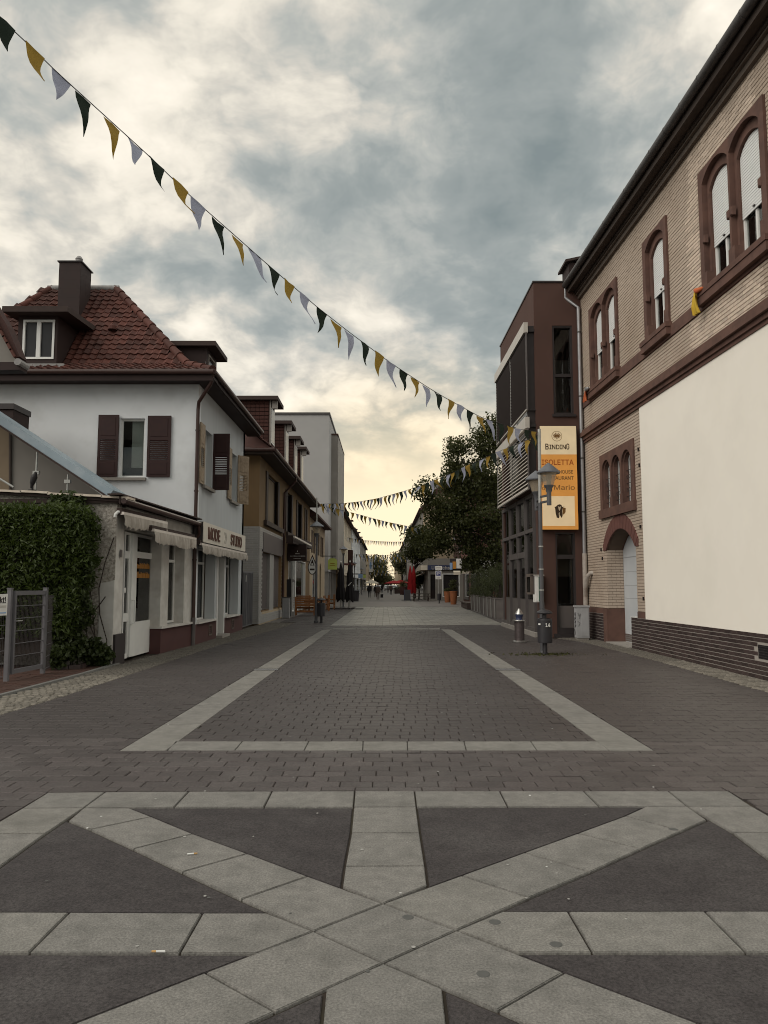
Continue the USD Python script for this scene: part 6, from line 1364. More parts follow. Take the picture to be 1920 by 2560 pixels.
def bench(loc, rot, label, group):
    t = thing("bench", label, "bench", loc, group, rot=rot); x, y, _ = loc
    def B(a, b, c, d, e, f): return MB().box(x + a, x + b, y + c, y + d, e, f)
    for z0, z1 in ((.50, .60), (.63, .73), (.76, .86), (.89, .97)): obj("back_slat", B(-.6, .6, -.26, -.23, z0, z1), "wood", t)
    for k in range(4): obj("seat_slat", B(-.6, .6, -.20 + k * .11, -.11 + k * .11, .42, .445), "wood", t)
    for s in (-.5, .5):
        obj("leg", B(s - .03, s + .03, -.29, -.23 - .001, 0, .99), "wood", t); obj("leg", B(s - .03, s + .03, .17, .23, 0, .62), "wood", t); obj("armrest", B(s - .04, s + .04, -.22, .26, .62, .66), "wood", t); obj("side_rail", B(s - .025, s + .025, -.23, .17, .36, .42), "wood", t)
    obj("front_rail", B(-.47, .47, .18, .21, .34, .42), "wood", t); obj("low_rail", B(-.47, .47, -.27, -.24, .16, .26), "wood", t)
    return t
b0 = G(763, 1538)
BN = bench((b0[0], b0[1], 0), 0, "wooden slat bench with its back to the viewer beside the lamp", None)
for (u, v, rt, lab) in ((752, 1529, 180, "wooden slat bench facing the viewer behind the first bench"), (800, 1531, 90, "wooden slat bench turned sideways right of the lamp post"), (812, 1527, 90, "wooden slat bench in the middle of the beer garden row"), (826, 1523, 90, "wooden slat bench nearest the folded black parasols")):
    p = G(u, v); dup(BN, (p[0], p[1], 0), rt, lab)
def wtable(u, v, label):
    p = G(u, v); t = thing("beer_table", label, "table", (p[0], p[1], 0)); x, y = p[0], p[1]
    for k in range(5): obj("top_plank", MB().box(x - .40 + k * .16, x - .25 + k * .16, y - .7, y + .7, .72, .75), "wood", t)
    for sx_ in (-.3, .3):
        for sy in (-.55, .55): obj("leg", MB().box(x + sx_ - .03, x + sx_ + .03, y + sy - .03, y + sy + .03, 0, .719), "wood", t)
    obj("frame_rail", MB().box(x - .3, x + .3, y - .58, y - .55, .6, .7), "wood", t)
wtable(775, 1530, "wooden beer garden table behind the bench with its back turned"); wtable(808, 1524, "wooden beer garden table between the sideways benches")
def pole_parasol(loc, label, m, z0, z1, r, group=None, base=True):
    x, y = loc[0], loc[1]; t = thing("parasol", label, "parasol", (x, y, 0), group)
    n = 26; v, f = [], []
    prof = [(z1, .06), (z1 - .10, .13), (z1 - (z1 - z0) * .3, .62), (z1 - (z1 - z0) * .55, .78), (z1 - (z1 - z0) * .62, .70), (z1 - (z1 - z0) * .68, .88), (z0 + .25, 1.0), (z0, .92)]
    for i, (z, k) in enumerate(prof):
        for j in range(n): a = 2 * math.pi * j / n; rr = r * k * (1 + .16 * math.cos(a * 8 + z * .7) * min(1, i / 2)); v.append((x + rr * math.cos(a), y + rr * math.sin(a), z + (.10 * math.cos(a * 4) if i == len(prof) - 1 else 0)))
    for i in range(len(prof) - 1):
        for j in range(n): a, b = i * n + j, i * n + (j + 1) % n; f += [(a, b + n, b), (a, a + n, b + n)]
    obj("folded_canopy", MB().add(v, f), m, t, smooth=60); obj("pole", MB().tube([(x, y, 0), (x, y, z1 + .05)], .03, 8), "pole_light", t); obj("finial", MB().lathe((x, y, z1), [(.05, 0), (.05, .04), (.02, .08), (0, .1)], 10), "white_paint", t)
    if base: obj("foot", MB().box(x - .9, x + .9, y - .05, y + .05, .01, .06).box(x - .05, x + .05, y - .5, y + .5, .061, .10), "dark_metal", t)
    return t
pp1, pp2 = AY(852, 1440, 52.5), AY(875, 1440, 51.5)
for p, lab in ((pp1, "folded black parasol on the left, behind the second lamp post"), (pp2, "folded black parasol with small white print, right of the second lamp")):
    t = pole_parasol(p, lab, "black_cloth", .55, 3.15, .30)
    pr = MB()
    for k in range(5): a = -1.9 + k * .16; rr = .31; zz = 1.55 + .05 * k; pr.box(p[0] + rr * math.cos(a) - .02, p[0] + rr * math.cos(a) + .03, p[1] + rr * math.sin(a) - .03, p[1] + rr * math.sin(a) - .01, zz, zz + .05)
    if "print" in lab: obj("print", pr, "white_paint", t)
ls = thing("hanging_sign", "lime yellow round-topped hanging sign on a bracket left of the black parasols", "sign", (-4.4, 62, 3))
SYp = 62; a, b = AY(820, 1395, SYp), AY(842.5, 1424, SYp); lF = Fr((a[0], SYp), (1, 0)); w_ = b[0] - a[0]
obj("board", MB().poly(lF, arch(0, w_, b[2], a[2] - w_ * .35, w_ * .35), -.08, 0), "sign_lime", ls); obj("lettering", MB().fb(lF, w_ * .25, w_ * .75, .001, .006, b[2] + .45, b[2] + .52).fb(lF, w_ * .2, w_ * .8, .001, .006, b[2] + .3, b[2] + .36), "flag_yellow", ls); obj("bracket", MB().bar((LX, SYp - .04, a[2] + .15), (b[0] - .1, SYp - .04, a[2] + .15), .06).bar((a[0] + w_ / 2, SYp - .04, a[2] - .02), (a[0] + w_ / 2, SYp - .04, a[2] + .15), .04), "dark_metal", ls)
for (u0, u1, v0, v1, Y, m, lab) in ((895.5, 906.5, 1435, 1445, 100, "sign_sky", "small pale blue projecting sign far down the left row"), (908, 914.5, 1436.5, 1445, 110, "sign_lime", "small yellow projecting sign beside the pale blue one")):
    t = thing("hanging_sign", lab, "sign", tuple(AY(u0, v1, Y))); a, b = AY(u0, v0, Y), AY(u1, v1, Y); obj("board", MB().box(a[0], b[0], Y, Y + .15, b[2], a[2]), m, t); obj("arm", MB().bar((-5, Y + .07, a[2] + .05), (b[0], Y + .07, a[2] + .05), .06), "dark_metal", t)
rp_ = thing("sign_pillar", "dark red brick sign pillar with a cross board behind the parasols", "sign", (-4.1, 80, 0)); a, b = AY(870, 1375, 80), AY(881.5, 1500, 80)
obj("pillar", MB().box(a[0], b[0], 80, 80.5, 0, a[2]), "tile_dark", rp_); a2, b2 = AY(860, 1408, 79.9), AY(886, 1413, 79.9); obj("cross_board", MB().box(a2[0], b2[0], 79.85, 79.99, b2[2], a2[2]), "sandstone_red", rp_)
bn = thing("banner", "tall white vertical banner with grey figure far down the left row", "banner", tuple(AY(927, 1430, 200))); a, b = AY(922, 1397, 200), AY(932, 1430, 200); obj("cloth", MB().box(a[0], b[0], 200, 200.1, b[2], a[2]), "white_paint", bn); obj("figure_print", MB().poly(Fr((a[0], 199.99), (1, 0)), affinity.scale(Point(.5, (a[2] + b[2]) / 2).buffer(.4), .7, 2.4), 0, .008), "sign_sky", bn); obj("arm", MB().bar((-4.9, 200.05, a[2] + .1), (b[0], 200.05, a[2] + .1), .1), "dark_metal", bn)
mb_ = thing("menu_board", "dark advertising board with a white arched panel at the shop entrance beside the benches", "board", tuple(AY(722, 1500, 39))); a, b = AY(717, 1448, 39.0), AY(727, 1499, 39.0); obj("panel", MB().box(a[0], b[0], 39.0, 39.12, 0.05, a[2]), "black_paint", mb_)
a, b = AY(728, 1448, 39.0), AY(737, 1499, 39.0); aF = Fr((a[0], 39.0), (1, 0)); w_ = b[0] - a[0]; obj("arch_panel", MB().poly(aF, arch(0, w_, .05, a[2] - w_ / 2).difference(arch(.05, w_ - .03, .3, a[2] - w_ / 2 - .1)), -.1, 0), "white_tile", mb_)
gbn = thing("bin_container", "dark grey container beside the right black parasol", "container", tuple(G(888, 1503))); p = G(888, 1503); obj("body", MB().lathe((p[0], p[1], 0), [(.34, 0), (.4, .95), (.42, 1.0)], 12), "anthracite", gbn); obj("lid", MB().lathe((p[0], p[1], 1.0), [(.43, 0), (.40, .08), (.0, .14)], 12), "anthracite", gbn)
br_ = thing("parasol_rail", "low dark metal rail on the ground in front of the folded black parasols", "rail", tuple(G(861, 1523)))
a, b = G(836, 1525), G(886, 1521); obj("rail", MB().bar(a + UP * .05, b + UP * .05, .06), "dark_metal", br_)
for u in (855.5, 871.5): p = G(u, 1522); obj("post", MB().tube([p, p + UP * .85], .03, 8), "pole_light", br_)
ca = thing("shop_canopy", "cream parasol canopy spread over cafe seating far down the left row", "parasol", (-3.6, 150, 0)); cc = AY(929, 1449, 150); obj("canopy", MB().lathe((cc[0], 150, cc[2] - .75), [(1.5, 0), (1.5, .05), (.1, .75), (0, .78)], 8), "cream_cloth", ca); obj("pole", MB().tube([(cc[0], 150, 0), (cc[0], 150, cc[2])], .05, 6), "pole_light", ca)

# ------------------------------------------------------------------ street furniture, right
rp1 = AY(1025.5, 1450, 80); rp2 = AY(1034, 1450, 82)
for p, lab in ((rp1, "folded red parasol on the left of the pair by the picnic table"), (rp2, "folded red parasol on the right of the pair by the picnic table")): pole_parasol(p, lab, "red_cloth", .7, 3.65, .28, "folded red parasols")
ab = thing("sandwich_board", "dark folding chalk board in front of the folded red parasols", "board", tuple(G(1018, 1502))); p = G(1018, 1502); x, y = p[0], p[1]
for s, nm in ((-1, "front_leaf"), (1, "back_leaf")): obj(nm, MB().hexa([(x + a * .30, y + s * (.25 - .2 * c / 1.08) + b * .03, .04 + c) for c in (0, 1.08) for b in (-1, 1) for a in (-1, 1)]), "anthracite", ab)
obj("frame", MB().bar((x - .31, y - .27, 0), (x - .31, y - .06, 1.13), .04).bar((x + .31, y - .27, 0), (x + .31, y - .06, 1.13), .04), "navy", ab)
pt = thing("picnic_table", "dark wooden picnic table with attached benches beside the red parasols", "picnic table", tuple(G(1055, 1503))); p = G(1053, 1503); x, y = p[0], p[1]
for k in range(4): obj("top_plank", MB().box(x - .95, x + .95, y - .32 + k * .17, y - .17 + k * .17, .72, .76), "wood_eave", pt)
for s in (-.72, .62): obj("bench_plank", MB().box(x - .95, x + .95, y + s, y + s + .24, .42, .46), "wood_eave", pt)
for s in (-.7, .7):
    obj("leg", MB().bar((x + s, y - .62, 0), (x + s, y - .1, .72), .09), "wood_eave", pt); obj("leg", MB().bar((x + s, y + .72, 0), (x + s, y + .2, .72), .09), "wood_eave", pt); obj("cross_beam", MB().box(x + s - .03, x + s + .03, y - .75, y + .85, .34, .42), "wood_eave", pt)
sp_ = thing("parking_sign", "white and blue parking information sign on a post in front of the shops", "sign", tuple(G(1097, 1508))); p = G(1097, 1508); Y = p[1]
obj("post", MB().tube([(p[0], Y, 0), (p[0], Y, 3.3)], .035, 8), "pole_light", sp_); a, b = AY(1088, 1415, Y), AY(1105, 1425, Y); c, d = AY(1088.5, 1427, Y), AY(1103.5, 1448, Y)
obj("upper_board", MB().box(a[0], b[0], Y - .06, Y - .04, b[2], a[2]), "white_paint", sp_); obj("lower_board", MB().box(c[0], d[0], Y - .06, Y - .04, d[2], c[2]), "white_paint", sp_)
e, f_ = AY(1090.5, 1428.5, Y), AY(1101.5, 1439.5, Y); obj("blue_panel", MB().box(e[0], f_[0], Y - .066, Y - .061, f_[2], e[2]), "sign_blue", sp_); obj("lettering", MB().text(Fr((e[0], Y - .066), (1, 0)), (f_[0] - e[0]) * .28, f_[2] + .06, "P", (e[2] - f_[2]) * .65, .001, .004), "white_paint", sp_)
obj("small_lettering", MB().fb(Fr((a[0], Y - .06), (1, 0)), .08, .5, .001, .004, b[2] + .2, b[2] + .25).fb(Fr((a[0], Y - .06), (1, 0)), .08, .5, .001, .004, b[2] + .08, b[2] + .12).fb(Fr((a[0], Y - .06), (1, 0)), .1, .42, .001, .004, d[2] + .08, d[2] + .15), "lettering_grey", sp_)
litter_bin(p[0] + .02, Y - .25, "dark litter bin at the foot of the parking sign post", None, False)
def pot(u, v, h, r, label, plant):
    p = G(u, v); t = thing("plant_pot", label, "plant pot", tuple(p)); obj("pot", MB().lathe((p[0], p[1], 0), [(r * .72, 0), (r * .98, h - .08), (r * 1.02, h - .08), (r * 1.02, h), (r * .9, h), (r * .88, h - .06), (0, h - .07)], 18), "terracotta", t, smooth=40)
    lv = MB(); c = [np.array([p[0], p[1], h + plant * .5]) + rg.normal(0, 1, 3) * np.array([r * .45, r * .45, plant * .28]) for _ in range(30)]; leaf_cloud(lv, c, 900, .06, .09, rg, None, .5); obj("foliage", lv, "leaf_tree", t, kind="stuff"); obj("stem", MB().tube([(p[0], p[1], h - .1), (p[0], p[1], h + plant * .5)], .02, 6), "bark", t)
pot(1119, 1506, 1.0, .34, "low terracotta pot with a flat dark plant on the left", .22); pot(1134, 1511, 1.1, .33, "tall terracotta pot with a bushy plant in front of the dark shop window", .9)
# planters with olive shrubs, end to front
ps = [(1253, 1547), (1243, 1544), (1233, 1541.5), (1223, 1537), (1213, 1533), (1205, 1529.5), (1197, 1527), (1189, 1525.5)]
order = ["nearest the brown building", "second from the brown building", "third from the brown building", "fourth from the brown building", "fourth from the low bench", "third from the low bench", "second from the low bench", "next to the low bench"]
for i, (u, v) in enumerate(ps):
    p = G(u, v); t = thing("planter", f"tall grey planter box, {order[i]}", "planter", (p[0], p[1], 0), None); x, y = p[0], p[1]; hw = .30 if i < 5 else .27
    obj("box", MB().hexa([(x + a * (hw - .03 * (1 - c)), y + .25 + b * (.28 - .03 * (1 - c)), c * .95) for c in (0, 1) for b in (-1, 1) for a in (-1, 1)]), "planter_grey", t); obj("corner_trim", MB().bar((x - hw, y - .03, .02), (x - hw - .02, y - .035, .94), .035), "pole_light", t); obj("rim", MB().box(x - hw - .02, x + hw + .02, y - .05, y + .55, .951, .99), "planter_grey", t); obj("soil", MB().box(x - hw + .05, x + hw - .05, y + .02, y + .48, .991, 1.0), "bark", t)
    big = {0: 1.5, 1: 1.35, 2: 1.25, 4: 1.5, 5: 1.7, 6: 1.1}.get(i, .45)
    lv = MB(); c = [np.array([x, y + .25, 1.0 + big * .55]) + rg.normal(0, 1, 3) * np.array([.32 if big > 1 else .16, .28, big * .30]) for _ in range(34)]; c = [q if q[2] > 1.02 else q + UP * (1.1 - q[2]) for q in c]
    leaf_cloud(lv, c, 1300 if big > 1 else 600, .10, .12, rg, (0, 0, .5), .30); obj("foliage", lv, "leaf_olive" if big > 1 else "leaf_tree", t, kind="stuff")
    for k in range(3): obj("stem", MB().tube([(x + R.uniform(-.1, .1), y + .25, .95), (x + R.uniform(-.2, .2), y + .25, 1.0 + big * .6)], .018, 5), "bark", t)
lbx = thing("low_bench", "low dark wooden bench box at the far end of the planters", "bench", tuple(G(1174, 1520))); a, b = G(1166, 1518), G(1184, 1524)
obj("seat", MB().bar((a[0], a[1], .40), (b[0], b[1], .40), .9, .06), "wood_eave", lbx); obj("box", MB().bar((a[0] + .02, a[1], .2), (b[0] - .02, b[1], .2), .8, .33), "roof_dark", lbx)
pg_ = thing("terrace_frame", "white terrace frame with a lettered white board behind the planters", "terrace", (7, 48, 0)); Y = 47.5
for u, w_ in ((1215, .10), (1258, .08)): p = AY(u, 1400, Y); obj("post", MB().box(p[0] - w_, p[0] + w_, Y - w_, Y + w_, 0, AY(u, 1396, Y)[2]), "pole_light", pg_)
a, b = AY(1200, 1399, Y), AY(1300, 1415.5, Y); obj("board", MB().box(a[0], b[0], Y - .16, Y - .105, b[2], a[2]), "white_paint", pg_); obj("lettering", MB().fb(Fr((a[0], Y - .16), (1, 0)), .3, 1.2, .001, .006, b[2] + .12, b[2] + .18).fb(Fr((a[0], Y - .16), (1, 0)), .35, 1.0, .001, .006, b[2] + .24, b[2] + .28), "lettering_grey", pg_)
obj("dark_awning", MB().box(a[0] + .1, a[0] + 4, Y - .05, Y + 3, b[2] - .15, b[2] - .05), "roof_dark", pg_)
# right-hand building behind the tree, with sign boxes, and the shop that faces the plaza
rt = thing("side_building", "dark terraced shop building behind the tree and planters", "building", (9.5, 60, 0))
a = AY(1160, 1450, 72)
obj("wall", MB().box(8.0, 17, 52, 88, 0, 8.4), "brown_render", rt); obj("roof", MB().box(7.6, 17.2, 51.8, 88.2, 8.4, 8.7), "tile_dark", rt); obj("brick_gable", MB().box(7.0, 12, 58, 70, 3.4, 9.2), "sandstone_red", rt)
for k in range(5):
    y = 54 + k * 6.5; w = obj("window", MB().box(7.93, 7.998, y, y + 1.4, 5.0, 6.7), "white_frame", rt); obj("pane", MB().box(7.90, 7.929, y + .1, y + 1.3, 5.1, 6.6), "pane_grey", w); obj("shop_pane", MB().box(7.93, 7.998, y - 1, y + 3.5, .2, 2.7), "pane_dark", rt)
Y = 78.0; sh_ = thing("corner_shop", "shop with a dark lettered fascia and large window facing the viewer behind the parking sign", "shop", (6.5, Y, 0)); sF = Fr((AY(1070, 1450, Y)[0], Y), (1, 0))
sx1 = AY(1166, 1450, Y)[0] - sF.O[0]; sz = lambda v: AY(1100, v, Y)[2]; su = lambda u: AY(u, 1450, Y)[0] - sF.O[0]
q = rect(su(1106), su(1149), sz(1492), sz(1434)); q2 = rect(su(1076), su(1088), .2, sz(1436))
obj("wall", MB().poly(sF, rect(0, sx1, 0, sz(1396)).difference(q).difference(q2), -.3, 0).box(sF.O[0], sF.O[0] + .3, Y + .301, Y + 10, 0, sz(1396)), "far_grey", sh_)
obj("fascia", MB().fb(sF, -.05, sx1, .001, .2, sz(1425), sz(1413)), "navy", sh_); obj("fascia_side", MB().box(sF.O[0] - .7, sF.O[0] - .001, Y + .1, Y + 9, sz(1425), sz(1413)), "cream_cloth", sh_)
obj("lettering", MB().text(sF, su(1079), sz(1423.5), "U", sz(1415) - sz(1423), .2, .02), "white_tile", sh_); obj("lettering", MB().text(sF, su(1106), sz(1423.5), "chs", sz(1415) - sz(1423), .2, .02), "lettering_grey", sh_)
w = obj("shop_window", MB().poly(sF, q.difference(q.buffer(-.08)), -.2, .02), "white_frame", sh_); obj("pane", MB().poly(sF, q.buffer(-.07), -.12, -.11), "pane_dark", w); obj("doorway", MB().poly(sF, q2, -.25, -.2), "pane_dark", sh_)
obj("awning", MB().hexa([AY(1040, 1441, Y + 6), AY(1062, 1432, Y + 3), AY(1046, 1441, Y + 10), AY(1066, 1432, Y + 8), AY(1040, 1439, Y + 6), AY(1062, 1430, Y + 3), AY(1046, 1439, Y + 10), AY(1066, 1430, Y + 8)]), "cream_cloth", sh_)
tb = thing("sign_box", "box sign with blue, orange and white faces under the tree", "sign", tuple(AY(1126, 1424, 62)))
for (u0, u1, v0, v1, m) in ((1125, 1131, 1407, 1424, "sign_sky"), (1132, 1140, 1404, 1422, "sign_orange"), (1141, 1154, 1397, 1421, "paper")):
    a, b = AY(u0, v0, 62), AY(u1, v1, 62); obj("panel", MB().box(a[0], b[0], 62, 62.2, b[2], a[2]), m, tb)
a, b = AY(1125, 1397, 62.3), AY(1156, 1427, 62.3); obj("back", MB().box(a[0], 8.0, 62.25, 62.5, b[2], a[2]), "dark_metal", tb)
for (u0, u1, v0, v1, lab) in ((1134, 1151, 1429, 1437, "left small cream awning under the box sign"), (1154, 1173, 1426, 1434, "right small cream awning under the box sign")):
    t = thing("small_awning", lab, "awning", tuple(AY(u0, v1, 64))); a, b = AY(u0, v0, 64), AY(u1, v1, 64); obj("valance", MB().box(a[0], b[0], 64, 64.05, b[2], a[2]), "cream_cloth", t); obj("cloth", MB().hexa([(a[0], 64.06, a[2] - .03), (b[0], 64.06, a[2] - .03), (a[0], 65.3, a[2] + .4), (b[0], 65.3, a[2] + .4), (a[0], 64.06, a[2]), (b[0], 64.06, a[2]), (a[0], 65.3, a[2] + .43), (b[0], 65.3, a[2] + .43)]), "cream_cloth", t); obj("arm", MB().bar((a[0] + .1, 65.2, a[2] + .4), (8.0, 65.2, a[2] + .4), .06), "dark_metal", t)
for (u, v, Y, r, lab) in ((985, 1451, 150, 1.9, "open red parasol at the left of the far cafe seating"), (1002, 1450, 142, 1.9, "open red parasol at the right of the far cafe seating")):
    p = AY(u, v, Y); t = thing("parasol", lab, "parasol", (p[0], Y, 0)); obj("canopy", MB().lathe((p[0], Y, p[2] - .55), [(r * .97, -.12), (r, 0), (.1, .55), (0, .58)], 8), "red_cloth", t); obj("pole", MB().tube([(p[0], Y, 0), (p[0], Y, p[2])], .05, 6), "dark_metal", t)
cs = thing("cafe_planter", "row of dark cafe planters and seats under the far red parasols", "planter", (3.2, 138, 0)); obj("box", MB().box(1.9, 4.4, 137, 139, 0, .8), "roof_dark", cs); lv = MB(); leaf_cloud(lv, [np.array([x, 138, .95]) for x in np.linspace(2, 4.3, 12)], 700, .16, .2, rg); obj("foliage", lv, "leaf_tree", cs, kind="stuff")
tr_ = thing("barrel_planter", "brown barrel planter left of the chalk board", "planter", tuple(G(1008, 1487))); p = G(1008, 1487); obj("barrel", MB().lathe((p[0], p[1], 0), [(.5, 0), (.62, .7), (.55, 1.3), (.5, 1.3), (0, 1.25)], 12), "tile_dark", tr_); lv = MB(); leaf_cloud(lv, [np.array([p[0], p[1], 1.7])], 400, .3, .2, rg); obj("foliage", lv, "leaf_tree", tr_, kind="stuff")

# ------------------------------------------------------------------ trees
def tree(name, label, base, trunk_h, lobes, nclump, per, leaf, size, m, spread, trunk_r=.2, bare=()):
    t = thing(name, label, "tree", tuple(base)); b = np.asarray(base, float)
    C = []
    wts = np.array([r[0] * r[1] for _, r in lobes]); wts = wts / wts.sum()
    for (c, r), w in zip(lobes, wts):
        for _ in range(max(3, int(nclump * w))):
            q = rg.normal(0, 1, 3); q /= np.linalg.norm(q); C.append(np.asarray(c) + q * np.array([r[0], (r[0] + r[1]) / 2, r[1]]) * rg.uniform(.45, 1.0))
    C = np.array(C); lv = MB()
    big = leaf_cloud(lv, C, len(C) * per, spread, size, rg, (0, 0, -.3), .75, .25)
    obj("crown", lv, m, t, kind="stuff")
    top = np.mean([c for c, _ in lobes], 0)
    trunk = [b, b + UP * trunk_h * .5 + np.array([.05, 0, 0]), b + UP * trunk_h, b * .4 + top * .6 + UP * .5]
    obj("trunk", MB().tube(trunk, [trunk_r * 1.25, trunk_r, trunk_r * .85, trunk_r * .35], 10), "bark", t, smooth=50)
    fork = b + UP * trunk_h
    for i in range(14):
        e = C[rg.integers(0, len(C))]; mid = fork * .5 + e * .5 + UP * .25; obj("branch", MB().tube([fork + UP * rg.uniform(0, .8), mid, e], [trunk_r * .4, trunk_r * .25, .02], 6), "bark", t)
    return t
def lobe(u, v, Y, ru, rv): return (AY(u, v, Y), (ru * Y / 1923, rv * Y / 1923))
tbp = AY(1251, 1500, 42.0); tbp[2] = 0
tree("plane_tree", "large dark leafy tree standing beside the brown building behind the planters", tbp, 3.6,
     [lobe(1200, 1300, 42, 75, 62), lobe(1120, 1280, 42, 55, 50), lobe(1215, 1200, 42, 60, 58), lobe(1150, 1205, 42.5, 55, 50), lobe(1220, 1110, 42, 42, 50), lobe(1240, 1065, 42, 20, 34), lobe(1150, 1125, 42, 34, 24), lobe(1065, 1240, 41.5, 24, 34), lobe(1090, 1350, 42, 44, 36), lobe(1170, 1385, 42, 50, 34), lobe(1225, 1395, 42, 34, 30), lobe(1040, 1335, 43, 26, 22), lobe(1135, 1168, 42, 24, 16)],
     260, 120, None, .15, "leaf_tree", .26, .2)
t2b = AY(1036, 1470, 92); t2b[2] = 0
tree("street_tree", "smaller dark tree beyond the large one reaching over the street", t2b, 3.4, [lobe(1040, 1372, 92, 30, 26), lobe(1075, 1385, 92, 34, 26), lobe(1058, 1345, 92, 26, 18)], 70, 120, None, .24, "leaf_tree", .4, .15)
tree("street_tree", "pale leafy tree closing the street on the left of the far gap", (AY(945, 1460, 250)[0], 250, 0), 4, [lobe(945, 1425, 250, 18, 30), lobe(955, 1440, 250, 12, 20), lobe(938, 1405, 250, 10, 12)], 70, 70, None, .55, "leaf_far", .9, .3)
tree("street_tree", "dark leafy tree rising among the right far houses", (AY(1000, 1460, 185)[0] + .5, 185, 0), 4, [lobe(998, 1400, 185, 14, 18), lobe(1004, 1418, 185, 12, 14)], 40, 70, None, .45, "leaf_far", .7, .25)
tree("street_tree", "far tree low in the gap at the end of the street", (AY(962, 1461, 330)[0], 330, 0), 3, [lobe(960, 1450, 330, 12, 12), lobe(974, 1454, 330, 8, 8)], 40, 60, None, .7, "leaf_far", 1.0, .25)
tree("street_tree", "small dark street tree beside the picnic table", (AY(1047, 1460, 86)[0], 86, 0), 1.6, [lobe(1047, 1450, 86, 10, 14)], 20, 80, None, .2, "leaf_tree", .25, .08)

# ------------------------------------------------------------------ bunting
FLAG = ["flag_green", "flag_yellow", "flag_white"]
def bunting(label, A, B_, pts, n, h, wfrac=.62, start=0, segs=5, wind=.5, seed=1):
    """A, B_: plan positions of the ends; pts: the cord's course on the vertical plane between them."""
    A, B_ = np.array(A[:2], float), np.array(B_[:2], float); nrm = np.array([-(B_ - A)[1], (B_ - A)[0]]); W = []
    for u, v in pts:
        d = ray(u, v); k = (A @ nrm) / (d[:2] @ nrm); W.append(EYE + d * k)
    W = np.array(W); acc = np.concatenate([[0], np.cumsum(np.linalg.norm(np.diff(W, axis=0), axis=1))])
    def at(s): return np.array([np.interp(s, acc, W[:, k]) for k in range(3)])
    t = thing("bunting", label, "bunting", tuple(W[0])); r_ = random.Random(seed)
    obj("cord", MB().tube([at(s) for s in np.linspace(0, acc[-1], max(12, len(W) * 4))], .007 if segs > 3 else .012, 5), "black_paint", t)
    step = acc[-1] / n
    for i in range(n):
        s = (i + .12) * step + r_.uniform(-.1, .1) * step; w = step * wfrac * r_.uniform(.85, 1.1); a, b = at(s), at(s + w); d = (b - a) / w; hh = h * r_.uniform(.85, 1.1)
        side = np.cross(d, UP); side /= np.linalg.norm(side); bl = r_.gauss(.10, wind * .35); tw = r_.gauss(0, .25); skew = r_.gauss(.12, .22); v, f = [], []
        K = segs
        for j in range(K + 1):
            q = j / K; half = (1 - q) ** .92 / 2
            c = (a + b) / 2 - UP * hh * q * (1 - .12 * abs(bl)) + side * (bl * hh * q * q + .03 * math.sin(q * 6 + i)) + d * (skew * w * q * q)
            for e in (-1, 0, 1):
                v.append(c + d * (half * w * e) * (1 - .25 * abs(tw) * q) + side * (tw * .25 * half * w * e * q * 3 + (.02 * (1 - abs(e)) * math.sin(q * 4 + i * 1.7) if K > 3 else 0)))
        for j in range(K):
            for e in range(2): k = j * 3 + e; f += [(k, k + 1, k + 4), (k, k + 4, k + 3)]
        obj("pennant", MB().add(v, f), FLAG[(i + start) % 3], t, smooth=True)
    return t
lampR, lampL = (PX, PY), (l1[0], l1[1] + .16)
bunting("string of pennants crossing the sky from the upper left corner to the lamp", (-4.55, 8.9), lampR, [(-110, -45), (0, 45), (70, 110), (145, 183), (243, 272), (378, 395), (492, 505), (584, 586), (672, 664), (791, 766), (875, 832), (976, 907), (1069, 968), (1112, 994), (1200, 1042), (1290, 1072), (1346, 1080)], 36, .42, .72, 2, 6, .6, 3)
bunting("string of pennants from the double lantern lamp down to the single lantern lamp", lampR, lampL, [(1346, 1086), (1290, 1112), (1238, 1132), (1194, 1153), (1129, 1183), (1060, 1212), (1003, 1230), (945, 1246), (900, 1254), (854, 1259), (801, 1260)], 50, .38, .8, 0, 5, .6, 5)
bunting("string of pennants from the single lantern lamp across to the large tree", lampL, (5.6, 49.0), [(800, 1262), (842, 1272), (881, 1282), (925, 1294), (968, 1305), (1026, 1317), (1069, 1329), (1127, 1338), (1184, 1343)], 42, .40, .8, 1, 4, .5, 7)
bunting("high string of pennants between the white house and the right far houses", (-4.6, 95), (5.6, 100), [(868, 1344), (900, 1350), (940, 1353), (980, 1355), (1026, 1354)], 34, .62, .66, 2, 3, .4, 9)
for i, (va, vm, vb, Y, lab) in enumerate(((1386, 1388, 1382, 125, "string of pennants topmost in the far cluster"), (1391, 1393, 1391, 145, "string of pennants second in the far cluster"), (1399, 1400, 1398, 165, "string of pennants third in the far cluster"), (1412, 1415, 1408, 190, "string of pennants crossing the pale far tree"), (1424, 1428, 1418, 215, "string of pennants low in front of the pale far tree"), (1432, 1436, 1428, 240, "lowest far string of pennants above the parked cars"))):
    ua, ub = 964 - 4.9 / Y * 1923, 964 + 5.2 / Y * 1923; bunting(lab, (-4.9, Y), (5.2, Y + 3), [(ua, va), ((ua + ub) / 2, vm), (ub, vb)], 26, .7, .62, i, 2, .3, 20 + i)

